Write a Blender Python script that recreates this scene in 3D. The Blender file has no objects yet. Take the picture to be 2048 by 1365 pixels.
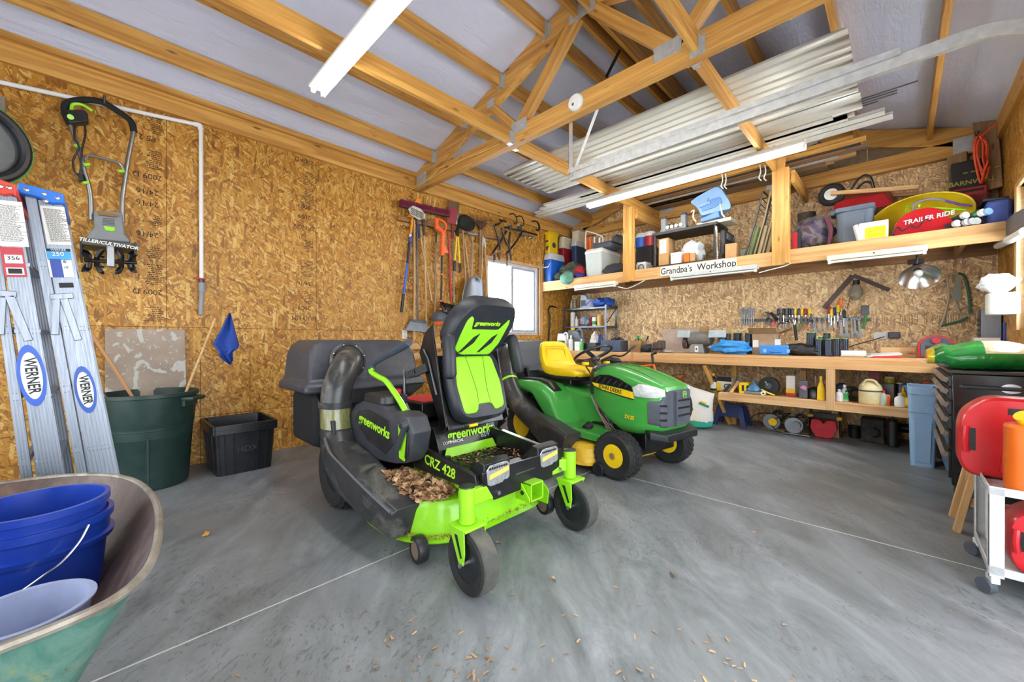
import bpy, bmesh, math, random
from mathutils import Vector, Matrix, Euler, noise
random.seed(7)
PI = math.pi
SC = bpy.context.scene
COL = SC.collection

# ------------------------------------------------------------------ camera
CAM_H = 1.107
YAW = math.radians(44.32)
PITCH = math.radians(0.1)
FPX = 795.0
cam_d = bpy.data.cameras.new('camera')
cam_d.sensor_width = 36.0
cam_d.lens = 36.0 * FPX / 2048.0
cam_d.clip_start = 0.05
cam = bpy.data.objects.new('camera', cam_d)
COL.objects.link(cam)
cam.location = (0, 0, CAM_H)
cam.rotation_euler = (math.radians(90) - PITCH, 0, YAW)
SC.camera = cam

# ------------------------------------------------------------------ world + daylight + exposure
W = bpy.data.worlds.new('daylight')
SC.world = W
W.use_nodes = True
wb = W.node_tree.nodes['Background']
wb.inputs[0].default_value = (0.86, 0.93, 1.0, 1)
wb.inputs[1].default_value = 2.6
SC.view_settings.view_transform = 'Standard'
SC.view_settings.look = 'None'
SC.view_settings.gamma = 1.0
SC.view_settings.use_curve_mapping = False
SC.view_settings.exposure = 0.16

def area(name, loc, rot, sx, sy, power, col):
    d = bpy.data.lights.new(name, 'AREA')
    d.shape = 'RECTANGLE'; d.size = sx; d.size_y = sy
    d.energy = power; d.color = col
    o = bpy.data.objects.new(name, d); COL.objects.link(o)
    o.location = loc; o.rotation_euler = rot
    return o
# soft fill lamps outside an assumed open garage door and an added front opening
area('fill_garage_door', (1.15, 0.75, 1.15), (0, math.radians(90), 0), 2.1, 3.2, 82, (0.90, 0.95, 1.0))
area('fill_front_opening', (-2.2, -2.0, 1.45), (math.radians(90), 0, 0), 4.4, 2.4, 68, (0.93, 0.96, 1.0))
area('daylight_window_left', (-4.75, 4.68, 1.78), (0, math.radians(-90), 0), 1.05, 1.1, 45, (0.88, 0.94, 1.0))
area('daylight_window_right', (0.95, 4.68, 1.78), (0, math.radians(90), 0), 1.05, 1.1, 105, (0.90, 0.95, 1.0))

# ------------------------------------------------------------------ pixel helper (2048 x 1365 frame)
_f = Vector((-math.sin(YAW) * math.cos(PITCH), math.cos(YAW) * math.cos(PITCH), -math.sin(PITCH)))
_r = Vector((math.cos(YAW), math.sin(YAW), 0))
_u = _r.cross(_f)
def P(u, v, x=None, y=None, z=None):
    """a point of the room seen at u, v, on the plane x=, y= or z="""
    d = _f + _r * ((u - 1024) / FPX) - _u * ((v - 682.5) / FPX)
    if x is not None: t = x / d.x
    elif y is not None: t = y / d.y
    else: t = (z - CAM_H) / d.z
    return Vector((0, 0, CAM_H)) + d * t

# ------------------------------------------------------------------ materials
def lin(h):
    if not isinstance(h, str): return tuple(h)[:3] + (1,)
    h = h.lstrip('#'); o = []
    for i in (0, 2, 4):
        c = int(h[i:i + 2], 16) / 255
        o.append(c / 12.92 if c <= 0.04045 else ((c + 0.055) / 1.055) ** 2.4)
    return (o[0], o[1], o[2], 1)

class NT:
    def __init__(s, name):
        s.m = bpy.data.materials.new(name); s.m.use_nodes = True
        s.t = s.m.node_tree; s.b = s.t.nodes['Principled BSDF']
    def __call__(s, typ, inp=None, **at):
        n = s.t.nodes.new('ShaderNode' + typ)
        for k, v in at.items(): setattr(n, k, v)
        for k, v in (inp or {}).items(): s.set(n.inputs[k], v)
        return n
    def set(s, sock, v):
        if isinstance(v, bpy.types.NodeSocket): s.t.links.new(v, sock)
        elif isinstance(v, bpy.types.Node): s.t.links.new(v.outputs[0], sock)
        else: sock.default_value = v
    def ramp(s, fac, stops, interp='LINEAR'):
        r = s('ValToRGB', {0: fac}); e = r.color_ramp.elements
        r.color_ramp.interpolation = interp
        while len(e) < len(stops): e.new(0.5)
        for el, (p, c) in zip(e, stops): el.position = p; el.color = lin(c)
        return r.outputs[0]
    def mix(s, fac, a, b, mode='MIX'):
        n = s('MixRGB', {0: fac, 1: a, 2: b}); n.blend_type = mode
        return n.outputs[0]
    def math(s, op, a, b=0.0, c=None):
        n = s('Math'); n.operation = op; s.set(n.inputs[0], a); s.set(n.inputs[1], b)
        if c is not None: s.set(n.inputs[2], c)
        return n.outputs[0]
    def coord(s): return s('TexCoord').outputs['Object']
    def mapping(s, v, scale=(1, 1, 1), rot=(0, 0, 0), loc=(0, 0, 0)):
        return s('Mapping', {'Vector': v, 'Scale': scale, 'Rotation': rot, 'Location': loc}).outputs[0]
    def noise(s, v, scale, detail=4, rough=0.5, dist=0.0):
        return s('TexNoise', {'Vector': v, 'Scale': scale, 'Detail': detail, 'Roughness': rough, 'Distortion': dist}).outputs[0]
    def bump(s, h, strength=0.3, dist=0.01):
        b = s('Bump', {'Height': h, 'Strength': strength, 'Distance': dist})
        s.set(s.b.inputs['Normal'], b)
    def out(s, col=None, rough=None, metal=None, **kw):
        if col is not None: s.set(s.b.inputs['Base Color'], col)
        if rough is not None: s.set(s.b.inputs['Roughness'], rough)
        if metal is not None: s.set(s.b.inputs['Metallic'], metal)
        for k, v in kw.items(): s.set(s.b.inputs[k.replace('_', ' ')], v)
        return s.m

_mc = {}
def pm(name, col, rough=0.5, metal=0.0, var=0.12, bump=0.0, scale=14, trans=0.0, coat=0.0, dirt=None):
    """plain material with a little procedural variation (wear, dust)"""
    key = name
    if key in _mc: return _mc[key]
    n = NT(name); c = n.coord(); base = lin(col)
    nz = n.noise(c, scale, 5, 0.6)
    dk = tuple(x * (1 - var) for x in base[:3]) + (1,)
    lt = tuple(min(1, x * (1 + var) + 0.004) for x in base[:3]) + (1,)
    colr = n.mix(n.ramp(nz, [(0.3, (0, 0, 0)), (0.7, (1, 1, 1))]), dk, lt)
    if dirt:
        d = n.ramp(n.noise(c, scale * 0.35, 8, 0.7, 0.6), [(0.52, (0, 0, 0)), (0.68, (1, 1, 1))])
        colr = n.mix(n.math('MULTIPLY', d, dirt[1]), colr, lin(dirt[0]))
    n.out(colr, n.math('ADD', n.math('MULTIPLY', nz, 0.15), max(0.02, rough - 0.07)), metal)
    if trans: n.out(Transmission_Weight=trans, IOR=1.3)
    if coat: n.out(Coat_Weight=coat, Coat_Roughness=0.12)
    if bump: n.bump(n.noise(c, scale * 8, 3, 0.6), bump, 0.002)
    _mc[key] = n.m
    return n.m

def wood_mat(name, axis, c1, c2, knots=True):
    n = NT(name); c = n.coord()
    st = [26, 26, 26]; st[axis] = 1.1
    m = n.mapping(c, tuple(st))
    oi = n('ObjectInfo').outputs['Random']
    m = n('VectorMath', {0: m, 1: n('CombineXYZ', {0: n.math('MULTIPLY', oi, 37.0), 1: n.math('MULTIPLY', oi, 53.0), 2: n.math('MULTIPLY', oi, 71.0)})}, operation='ADD').outputs[0]
    g = n.noise(m, 1.0, 5, 0.62, 0.9)
    g2 = n.noise(n.mapping(m, (0.22, 0.22, 0.22)), 1.0, 3, 0.5, 0.3)
    col = n.mix(n.ramp(g, [(0.36, (0, 0, 0)), (0.62, (1, 1, 1))]), lin(c1), lin(c2))
    dark = tuple(x * 0.72 for x in lin(c1)[:3]) + (1,)
    col = n.mix(n.math('MULTIPLY', n.ramp(g2, [(0.45, (0, 0, 0)), (0.75, (1, 1, 1))]), 0.5), col, dark)
    if knots:
        ks = [9, 9, 9]; ks[axis] = 2.6
        v = n('TexVoronoi', {'Vector': n.mapping(c, tuple(ks)), 'Scale': 1.0})
        k = n.ramp(v.outputs['Distance'], [(0.05, (1, 1, 1)), (0.13, (0, 0, 0))])
        col = n.mix(n.math('MULTIPLY', k, 0.8), col, lin('#4a2c12'))
    n.out(col, 0.55)
    n.bump(g, 0.12, 0.003)
    return n.m

def osb_mat(name, plane, tint=(1, 1, 1), hue=1.0, seedk=0.0):
    """oriented strand board: several layers of stretched voronoi flakes in the wall plane"""
    n = NT(name); s = n('SeparateXYZ', {0: n.coord()})
    a, b = (s.outputs[1], s.outputs[2]) if plane == 'YZ' else (s.outputs[0], s.outputs[2])
    uv = n('CombineXYZ', {0: a, 1: b, 2: seedk}).outputs[0]
    wob = n.noise(uv, 7.0, 2, 0.5)
    uv = n('VectorMath', {0: uv, 1: n('CombineXYZ', {0: n.math('MULTIPLY', wob, 0.02), 1: n.math('MULTIPLY', wob, 0.02), 2: 0.0})}, operation='ADD').outputs[0]
    pal = [(0.0, '#7a4c1c'), (0.10, '#9a6628'), (0.3, '#b37c36'), (0.5, '#c18b43'), (0.72, '#ce9c55'), (0.88, '#dbb06b'), (1.0, '#e4c084')]
    col = None; h = None
    for i, (ang, fx, fy, th) in enumerate([(0.9, 14, 52, 0.0), (1.95, 11, 44, 0.45), (1.3, 14, 60, 0.5), (2.5, 10, 38, 0.6), (0.45, 12, 50, 0.62), (1.6, 8, 34, 0.68)]):
        mp = n.mapping(n.mapping(uv, (1, 1, 1), (0, 0, ang)), (fx, fy, 1), (0, 0, 0), (i * 3.7, i * 1.9 + seedk, 0))
        v = n('TexVoronoi', {'Vector': mp, 'Scale': 1.0, 'Randomness': 1.0}, voronoi_dimensions='2D', distance='MINKOWSKI')
        v.inputs['Exponent'].default_value = 3.0
        sc = n('SeparateColor', {0: v.outputs['Color']})
        c = n.ramp(sc.outputs[0], pal)
        c = n.mix(n.ramp(v.outputs['Distance'], [(0.30, (0, 0, 0)), (0.55, (1, 1, 1))]), c, lin('#7a4a1a')) if i in (1, 3) else c
        hh = sc.outputs[2]
        if col is None: col, h = c, hh
        else:
            mk = n.math('GREATER_THAN', sc.outputs[1], th)
            mk = n.math('MULTIPLY', mk, n.math('LESS_THAN', v.outputs['Distance'], 0.47))
            col = n.mix(mk, col, c); h = n('Mix', {0: mk, 2: h, 3: n.math('ADD', hh, 0.15 * i)}).outputs[0]
    for k, ang in enumerate((1.35, 2.15, 0.6)):
        v = n('TexVoronoi', {'Vector': n.mapping(n.mapping(uv, (1, 1, 1), (0, 0, ang)), (9, 70, 1), (0, 0, 0), (k * 5.1, k * 2.3 + seedk, 0)), 'Scale': 1.0}, voronoi_dimensions='2D')
        sc = n('SeparateColor', {0: v.outputs['Color']})
        mk = n.math('MULTIPLY', n.math('GREATER_THAN', sc.outputs[0], 0.80), n.math('LESS_THAN', v.outputs['Distance'], 0.26))
        col = n.mix(n.math('MULTIPLY', mk, 0.7 if k != 1 else 0.45), col, lin('#64401b' if k != 1 else '#dcbc82'))
    fine = n.noise(n.mapping(uv, (60, 140, 1)), 1.0, 3, 0.6)
    col = n.mix(n.ramp(fine, [(0.30, (0.75, 0.75, 0.75)), (0.5, (0, 0, 0))]), col, lin('#8a5a22'))
    bl = n.noise(uv, 1.3, 3, 0.5)
    col = n.mix(n.math('MULTIPLY', bl, 0.25), col, lin('#a8783c'))
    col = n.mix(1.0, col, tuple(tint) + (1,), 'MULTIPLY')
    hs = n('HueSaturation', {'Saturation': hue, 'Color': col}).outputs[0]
    n.out(hs, 0.5)
    n.bump(h, 0.35, 0.003)
    return n.m

M_WX = wood_mat('timber_x', 0, '#b67f38', '#dba958')
M_WY = wood_mat('timber_y', 1, '#b67f38', '#dba958')
M_WZ = wood_mat('timber_z', 2, '#c08a40', '#e2b264')
M_WPX = wood_mat('pale_timber_x', 0, '#bd8f5c', '#dcb582')
M_WPY = wood_mat('pale_timber_y', 1, '#bd8f5c', '#dcb582')
M_WPZ = wood_mat('pale_timber_z', 2, '#bd8f5c', '#dcb582')
M_WDX = wood_mat('weathered_timber_x', 0, '#7d5733', '#a5794b')
M_WDZ = wood_mat('weathered_timber_z', 2, '#80603c', '#a58358')
M_OSBL = osb_mat('osb_left', 'YZ', (0.96, 0.97, 0.80), 1.04)
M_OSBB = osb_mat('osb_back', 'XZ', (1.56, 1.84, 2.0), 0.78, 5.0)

def metal_mat(name, col, rough=0.35, streak=None):
    n = NT(name); c = n.coord()
    nz = n.noise(n.mapping(c, streak or (8, 8, 8)), 3.0, 4, 0.6)
    b = lin(col); d = tuple(x * 0.8 for x in b[:3]) + (1,)
    n.out(n.mix(nz, b, d), n.math('ADD', n.math('MULTIPLY', nz, 0.25), rough - 0.1), 1.0)
    return n.m
M_GALV = pm('galvanised_steel', '#c3c6c6', 0.4, metal=0.55, var=0.15, scale=25)
M_CHROME = metal_mat('bright_metal', '#d8dadc', 0.2)
M_ALU = metal_mat('ladder_aluminium', '#9ba2ad', 0.42, (30, 30, 1.5))
M_TOOL = metal_mat('tool_steel', '#8d9094', 0.4)
M_STEEL = metal_mat('dark_steel', '#5c5e62', 0.4)

# ------------------------------------------------------------------ mesh builder
class MB:
    def __init__(s): s.bm = bmesh.new()
    def _add(s, vs, fs):
        v = [s.bm.verts.new(p) for p in vs]
        for f in fs:
            try: s.bm.faces.new([v[i] for i in f])
            except ValueError: pass
        return s
    def box(s, c, sz, rot=None, taper=1.0):
        c = Vector(c); hx, hy, hz = sz[0] / 2, sz[1] / 2, sz[2] / 2
        R = rot if rot is not None else Matrix.Identity(3)
        vs = []
        for z, t in ((-hz, taper), (hz, 1.0)):
            for x, y in ((-hx, -hy), (hx, -hy), (hx, hy), (-hx, hy)):
                vs.append(c + R @ Vector((x * t, y * t, z)))
        return s._add(vs, [(3, 2, 1, 0), (4, 5, 6, 7), (0, 1, 5, 4), (1, 2, 6, 5), (2, 3, 7, 6), (3, 0, 4, 7)])
    def bb(s, x0, x1, y0, y1, z0, z1):
        return s.box(((x0 + x1) / 2, (y0 + y1) / 2, (z0 + z1) / 2), (abs(x1 - x0), abs(y1 - y0), abs(z1 - z0)))
    def beam(s, p, q, w, h, up=(0, 0, 1)):
        p, q = Vector(p), Vector(q); d = q - p; L = d.length; d.normalize()
        up = Vector(up); sd = d.cross(up)
        if sd.length < 1e-4: up = Vector((1, 0, 0)); sd = d.cross(up)
        sd.normalize(); u2 = sd.cross(d)
        R = Matrix((d, sd, u2)).transposed()
        return s.box((p + q) / 2, (L, w, h), R)
    def loft(s, rings, cap=True, closed=True):
        n = len(rings[0]); vs = [p for r in rings for p in r]; fs = []
        for i in range(len(rings) - 1):
            for j in range(n if closed else n - 1):
                a, b = i * n + j, i * n + (j + 1) % n
                fs.append((a, b, b + n, a + n))
        if cap and closed:
            fs.append(tuple(range(n - 1, -1, -1)))
            k = (len(rings) - 1) * n; fs.append(tuple(range(k, k + n)))
        return s._add(vs, fs)
    def tube(s, pts, r, n=8, closed=False, flat=None, cap=True):
        pts = [Vector(p) for p in pts]; rings = []; N = len(pts)
        up = None
        for i, p in enumerate(pts):
            if closed: t = pts[(i + 1) % N] - pts[i - 1]
            else: t = pts[min(i + 1, N - 1)] - pts[max(i - 1, 0)]
            if t.length < 1e-9: t = Vector((0, 0, 1))
            t.normalize()
            if up is None:
                up = Vector((0, 0, 1)) if abs(t.z) < 0.9 else Vector((1, 0, 0))
            a = t.cross(up)
            if a.length < 1e-5: a = t.orthogonal()
            a.normalize(); b = a.cross(t); up = b
            rr = r[i] if isinstance(r, (list, tuple)) else r
            fx, fy = flat if flat else (1, 1)
            rings.append([p + a * (math.cos(2 * PI * k / n) * rr * fx) + b * (math.sin(2 * PI * k / n) * rr * fy) for k in range(n)])
        if closed: rings.append(rings[0]); return s.loft(rings, False)
        return s.loft(rings, cap)
    def cyl(s, p, q, r, r2=None, n=20):
        return s.tube([p, q], [r, r if r2 is None else r2], n)
    def lathe(s, prof, base, axis=(0, 0, 1), n=24, close=False, sx=1.0, sy=1.0, xref=None):
        """prof: list of (radius, height) along the axis"""
        ax = Vector(axis).normalized(); base = Vector(base)
        a = (Vector(xref) if xref else (Vector((1, 0, 0)) if abs(ax.x) < 0.9 else Vector((0, 1, 0))))
        a = (a - ax * a.dot(ax)).normalized(); b = ax.cross(a)
        rings = [[base + ax * h + a * (math.cos(2 * PI * k / n) * max(r, 1e-4) * sx) + b * (math.sin(2 * PI * k / n) * max(r, 1e-4) * sy) for k in range(n)] for r, h in prof]
        if close: rings.append(rings[0])
        return s.loft(rings, not close)
    def prism(s, poly, o, ux, uy, d):
        """flat outline poly in the plane (o, ux, uy), extruded by d along ux x uy (centred)"""
        o, ux, uy = Vector(o), Vector(ux).normalized(), Vector(uy).normalized(); nn = ux.cross(uy)
        a = [o + ux * p[0] + uy * p[1] - nn * d / 2 for p in poly]; b = [p + nn * d for p in a]
        n = len(poly); v = [s.bm.verts.new(p) for p in a + b]
        fs = [s.bm.faces.new(v[:n][::-1]), s.bm.faces.new(v[n:])]
        for i in range(n): s.bm.faces.new((v[i], v[(i + 1) % n], v[n + (i + 1) % n], v[n + i]))
        return s
    def sph(s, c, r, n=12, rot=None, zcut=None):
        if isinstance(r, (int, float)): r = (r, r, r)
        c = Vector(c); R = rot or Matrix.Identity(3); rings = []
        m = max(6, n // 2 + 2)
        for i in range(m + 1):
            t = -PI / 2 + PI * i / m
            rings.append([c + R @ Vector((math.cos(t) * math.cos(2 * PI * k / n) * r[0] + 1e-6, math.cos(t) * math.sin(2 * PI * k / n) * r[1], math.sin(t) * r[2])) for k in range(n)])
        return s.loft(rings, True)
    def torus(s, c, axis, R, r, n=28, m=10, flat=None):
        ax = Vector(axis).normalized(); a = ax.orthogonal().normalized(); b = ax.cross(a); c = Vector(c)
        rings = []
        for i in range(n):
            t = 2 * PI * i / n; e = a * math.cos(t) + b * math.sin(t)
            fr, fa = flat if flat else (1, 1)
            rings.append([c + e * (R + r * fr * math.cos(2 * PI * k / m)) + ax * (r * fa * math.sin(2 * PI * k / m)) for k in range(m)])
        rings.append(rings[0])
        return s.loft(rings, False)
    def arc(s, c, ux, uy, R, a0, a1, n=12):
        c, ux, uy = Vector(c), Vector(ux), Vector(uy)
        return [c + ux * (R * math.cos(a0 + (a1 - a0) * i / n)) + uy * (R * math.sin(a0 + (a1 - a0) * i / n)) for i in range(n + 1)]
    def rbox(s, c, sz, r, n=4, taper=1.0, rot=None):
        """box with rounded vertical edges, tapered to the bottom"""
        c = Vector(c); R = rot or Matrix.Identity(3); rings = []
        for z, t in ((-sz[2] / 2, taper), (sz[2] / 2, 1.0)):
            rings.append([c + R @ Vector((x, y, z)) for x, y in rrect(sz[0] * t, sz[1] * t, r * t, n)])
        return s.loft(rings)
    def xf(s, M):
        s.bm.transform(M); return s
    def lump(s, c, r, seed=0, amp=0.35, n=20, freq=1.6):
        """crumpled cloth or bag"""
        c = Vector(c); m = n // 2 + 1; rings = []
        off = Vector((seed * 3.1, seed * 1.7, seed * 2.3))
        for i in range(m + 1):
            t = -PI / 2 + PI * i / m; row = []
            for k in range(n):
                a = 2 * PI * k / n
                d = Vector((math.cos(t) * math.cos(a), math.cos(t) * math.sin(a), math.sin(t)))
                f = 1 + amp * (noise.noise(d * freq + off) + 0.6 * noise.noise(d * freq * 2.6 + off) + 0.3 * noise.noise(d * freq * 6 + off))
                row.append(c + Vector((d.x * r[0] * f + 1e-6 * k, d.y * r[1] * f, max(-0.98, d.z * f) * r[2])))
            rings.append(row)
        return s.loft(rings, True)

def rrect(w, h, r, n=4):
    o = []
    r = min(r, w / 2 - 1e-4, h / 2 - 1e-4)
    for cx, cy, a0 in ((w / 2 - r, h / 2 - r, 0), (-w / 2 + r, h / 2 - r, PI / 2), (-w / 2 + r, -h / 2 + r, PI), (w / 2 - r, -h / 2 + r, 1.5 * PI)):
        for i in range(n + 1):
            a = a0 + PI / 2 * i / n
            o.append((cx + r * math.cos(a), cy + r * math.sin(a)))
    return o

def spline(pts, n=6):
    """catmull-rom through the points"""
    pts = [Vector(p) for p in pts]; o = []
    P_ = [pts[0] * 2 - pts[1]] + pts + [pts[-1] * 2 - pts[-2]]
    for i in range(1, len(P_) - 2):
        a, b, c, d = P_[i - 1:i + 3]
        for k in range(n):
            t = k / n
            o.append(0.5 * ((2 * b) + (c - a) * t + (2 * a - 5 * b + 4 * c - d) * t * t + (3 * b - a - 3 * c + d) * t ** 3))
    o.append(pts[-1]); return o

def rotz(a): return Matrix.Rotation(a, 3, 'Z')
def rot3(x=0, y=0, z=0): return Euler((math.radians(x), math.radians(y), math.radians(z))).to_matrix()

INV = {}
def _link(name, mb, m, bevel, angle, smooth):
    me = bpy.data.meshes.new(name)
    bmesh.ops.recalc_face_normals(mb.bm, faces=mb.bm.faces)
    if smooth:
        for f in mb.bm.faces: f.smooth = True
    mb.bm.to_mesh(me); mb.bm.free()
    for x in (m if isinstance(m, (list, tuple)) else [m]): me.materials.append(x)
    if smooth: me.set_sharp_from_angle(angle=math.radians(angle))
    o = bpy.data.objects.new(name, me); COL.objects.link(o)
    if bevel:
        b = o.modifiers.new('bevel', 'BEVEL'); b.width = bevel; b.segments = 2
        b.limit_method = 'ANGLE'; b.angle_limit = math.radians(40)
    return o

def thing(name, label, cat, loc=(0, 0, 0), rz=0.0, group=None, local=False):
    """an Empty at the thing's base; its parts are written in room coordinates unless local=True"""
    o = bpy.data.objects.new(name, None); COL.objects.link(o)
    o.empty_display_size = 0.1
    o.location = loc; o.rotation_euler = (0, 0, rz)
    o['label'] = label; o['category'] = cat
    if group: o['group'] = group
    INV[o] = Matrix.Identity(4) if local else (Matrix.Translation(Vector(loc)) @ Matrix.Rotation(rz, 4, 'Z')).inverted()
    return o

def part(name, mb, m, par, bevel=0.0, angle=35, smooth=True, label=None):
    mb.bm.transform(INV[par])
    o = _link(name, mb, m, bevel, angle, smooth)
    o.parent = par; INV[o] = INV[par]
    if label: o['label'] = label
    return o

def bpart(name, p, q, w, h, m, par, up=(0, 0, 1), bevel=0.002):
    """a board from p to q whose grain (local x) runs along it"""
    p, q = Vector(p), Vector(q); d = q - p; L = d.length; d.normalize()
    sd = d.cross(Vector(up))
    if sd.length < 1e-4: sd = d.cross(Vector((0, 1, 0)))
    sd.normalize(); u2 = sd.cross(d)
    o = _link(name, MB().bb(0, L, -w / 2, w / 2, -h / 2, h / 2), m, bevel, 35, True)
    Mx = Matrix((d, sd, u2)).transposed().to_4x4(); Mx.translation = p
    if par is None: o.matrix_world = Mx
    else:
        o.parent = par; o.matrix_local = INV[par] @ Mx
    return o

def solo(name, mb, m, label, cat, group=None, bevel=0.0, angle=35, kind=None):
    vs = [v.co for v in mb.bm.verts]
    c = Vector((sum(v.x for v in vs) / len(vs), sum(v.y for v in vs) / len(vs), min(v.z for v in vs)))
    mb.bm.transform(Matrix.Translation(-c))
    o = _link(name, mb, m, bevel, angle, True); o.location = c
    o['label'] = label; o['category'] = cat
    if group: o['group'] = group
    if kind: o['kind'] = kind
    INV[o] = Matrix.Translation(-c)
    return o

def struct(name, mb, m, parent=None, bevel=0.0):
    o = _link(name, mb, m, bevel, 35, True)
    o['kind'] = 'structure'
    INV[o] = Matrix.Identity(4)
    if parent: o.parent = parent
    return o

def dup(root, loc, rz=None, label=None, group=None):
    r = root.copy(); COL.objects.link(r); r.location = loc
    if rz is not None: r.rotation_euler = (0, 0, rz)
    if label: r['label'] = label
    if group: r['group'] = group
    for ch in list(root.children):
        c = ch.copy(); COL.objects.link(c); c.parent = r
        for g in ch.children:
            d = g.copy(); COL.objects.link(d); d.parent = c
    return r

def text(s, size, o, ux, uy, m, par, name='lettering', ext=0.0006, shear=0.0, align='CENTER', bold=0.0, stretch=1.0, label=None, mb_only=False):
    cu = bpy.data.curves.new('t', 'FONT'); cu.body = s; cu.size = size; cu.extrude = ext
    cu.shear = shear; cu.align_x = align; cu.align_y = 'CENTER'; cu.offset = bold; cu.resolution_u = 3
    ob = bpy.data.objects.new('t', cu)
    me = bpy.data.meshes.new_from_object(ob)
    bpy.data.objects.remove(ob); bpy.data.curves.remove(cu)
    b = MB(); b.bm.from_mesh(me); bpy.data.meshes.remove(me)
    ux, uy = Vector(ux).normalized(), Vector(uy).normalized(); nn = ux.cross(uy)
    Mx = Matrix((ux * stretch, uy, nn)).transposed().to_4x4(); Mx.translation = Vector(o)
    b.bm.transform(Mx)
    if mb_only: return b
    return part(name, b, m, par, smooth=False, label=label)

# ------------------------------------------------------------------ the room
XL, XR, YB, YF = -4.5, 0.70, 6.25, -1.5
RX = -1.9
ZE = 3.24
def roof_z(x, z0=ZE): return z0 + (min(x, 2 * RX - x) - XL) / 3.0

# floor
n = NT('concrete'); c = n.coord()
big = n.noise(c, 0.55, 4, 0.55, 0.4)
sw = n.noise(n.mapping(n.mapping(c, (1, 1, 1), (0, 0, 0.75)), (1.0, 2.6, 1)), 1.7, 12, 0.72, 0.7)
fi = n.noise(c, 26, 5, 0.7)
col = n.ramp(sw, [(0.30, '#484d51'), (0.43, '#676d71'), (0.54, '#7c8287'), (0.68, '#979da3')])
col = n.mix(n.math('MULTIPLY', n.ramp(big, [(0.35, (0, 0, 0)), (0.65, (1, 1, 1))]), 0.45), col, lin('#86888a'))
spot = n.ramp(n.noise(n.mapping(c, (1, 2.2, 1), (0, 0, 0.6)), 5.5, 9, 0.78, 0.9), [(0.60, (0, 0, 0)), (0.72, (1, 1, 1))])
col = n.mix(n.math('MULTIPLY', spot, 0.55), col, lin('#5c5f63'))
fk = n.noise(n.mapping(n.mapping(c, (1, 1, 1), (0, 0, 0.9)), (6, 12, 1)), 2.2, 4, 0.6, 2.2)
zone = n.ramp(n.noise(c, 1.1, 3, 0.6), [(0.44, (0, 0, 0)), (0.56, (1, 1, 1))])
fkm = n.math('MULTIPLY', n.ramp(fk, [(0.58, (0, 0, 0)), (0.61, (1, 1, 1)), (0.66, (1, 1, 1)), (0.70, (0, 0, 0))]), zone)
col = n.mix(n.math('MULTIPLY', fkm, 0.6), col, lin('#4c5155'))
col = n.mix(n.math('MULTIPLY', n.ramp(fi, [(0.3, (1, 1, 1)), (0.5, (0, 0, 0))]), 0.22), col, lin('#6a6c6e'))
n.out(col, n.math('ADD', n.math('MULTIPLY', sw, 0.3), 0.28))
n.bump(n.math('ADD', n.math('MULTIPLY', sw, 0.7), n.math('MULTIPLY', fi, 0.12)), 0.12, 0.01)
M_CONC = n.m
fl = struct('floor', MB().bb(XL - 0.1, XR + 1.6, YF - 1.5, YB + 0.1, -0.12, 0.0), M_CONC)
jm = pm('joint_sealant', '#b9bbb8', 0.7)
jb = MB(); jb.bb(-1.874, -1.868, YF, YB, 0.0, 0.0012); jb.bb(XL, XR, 2.955, 2.961, 0.0, 0.0012)
j = struct('control_joint', jb, jm, fl)

# insulation film under the roof
n = NT('insulation_film'); c = n.coord()
wr = n.noise(n.mapping(c, (7, 1.2, 1), (0, 0, 0.35)), 2.2, 6, 0.6, 1.6)
wr2 = n.noise(c, 3.0, 4, 0.6, 2.5)
st = n.ramp(n.noise(c, 3.2, 9, 0.8, 0.6), [(0.68, (0, 0, 0)), (0.72, (1, 1, 1))])
col = n.mix(n.math('MULTIPLY', st, 0.6), lin('#dbe3fb'), lin('#9d9488'))
n.out(col, 0.42)
n.bump(n.math('ADD', wr, n.math('MULTIPLY', wr2, 0.5)), 0.45, 0.03)
M_FILM = n.m
PURL = [-4.02, -3.44, -2.86, -2.28, -1.96, -1.84, -1.52, -0.94, -0.36, 0.22]
mb = MB()
for side in (0, 1):
    xs = []
    N = 60
    for i in range(N + 1):
        x = XL - 0.05 + (RX - XL + 0.05) * i / N
        if side: x = 2 * RX - x
        xs.append(x)
    for k, dz in enumerate((0.0,)):
        rings = []
        for x in xs:
            dd = min(abs(x - p) for p in PURL)
            sag = -0.018 * min(1, dd / 0.28)
            rings.append([Vector((x, YF + (YB + 0.3 - YF) * j / 24, roof_z(x) + sag + 0.006 * noise.noise(Vector((x * 3, j * 0.6, side))))) for j in range(25)])
        mb.loft(rings, False, False)
struct('ceiling', mb, M_FILM)
struct('ceiling', MB().prism([(XL - 0.3, ZE + 0.05), (RX, roof_z(RX) + 0.15), (XR + 0.3, ZE + 0.05), (XR + 0.3, ZE + 0.12), (RX, roof_z(RX) + 0.22), (XL - 0.3, ZE + 0.12)], (0, (YF + YB) / 2, 0), (1, 0, 0), (0, 0, 1), YB - YF + 0.6), pm('roof_deck', '#9c9c98', 0.6))

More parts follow.
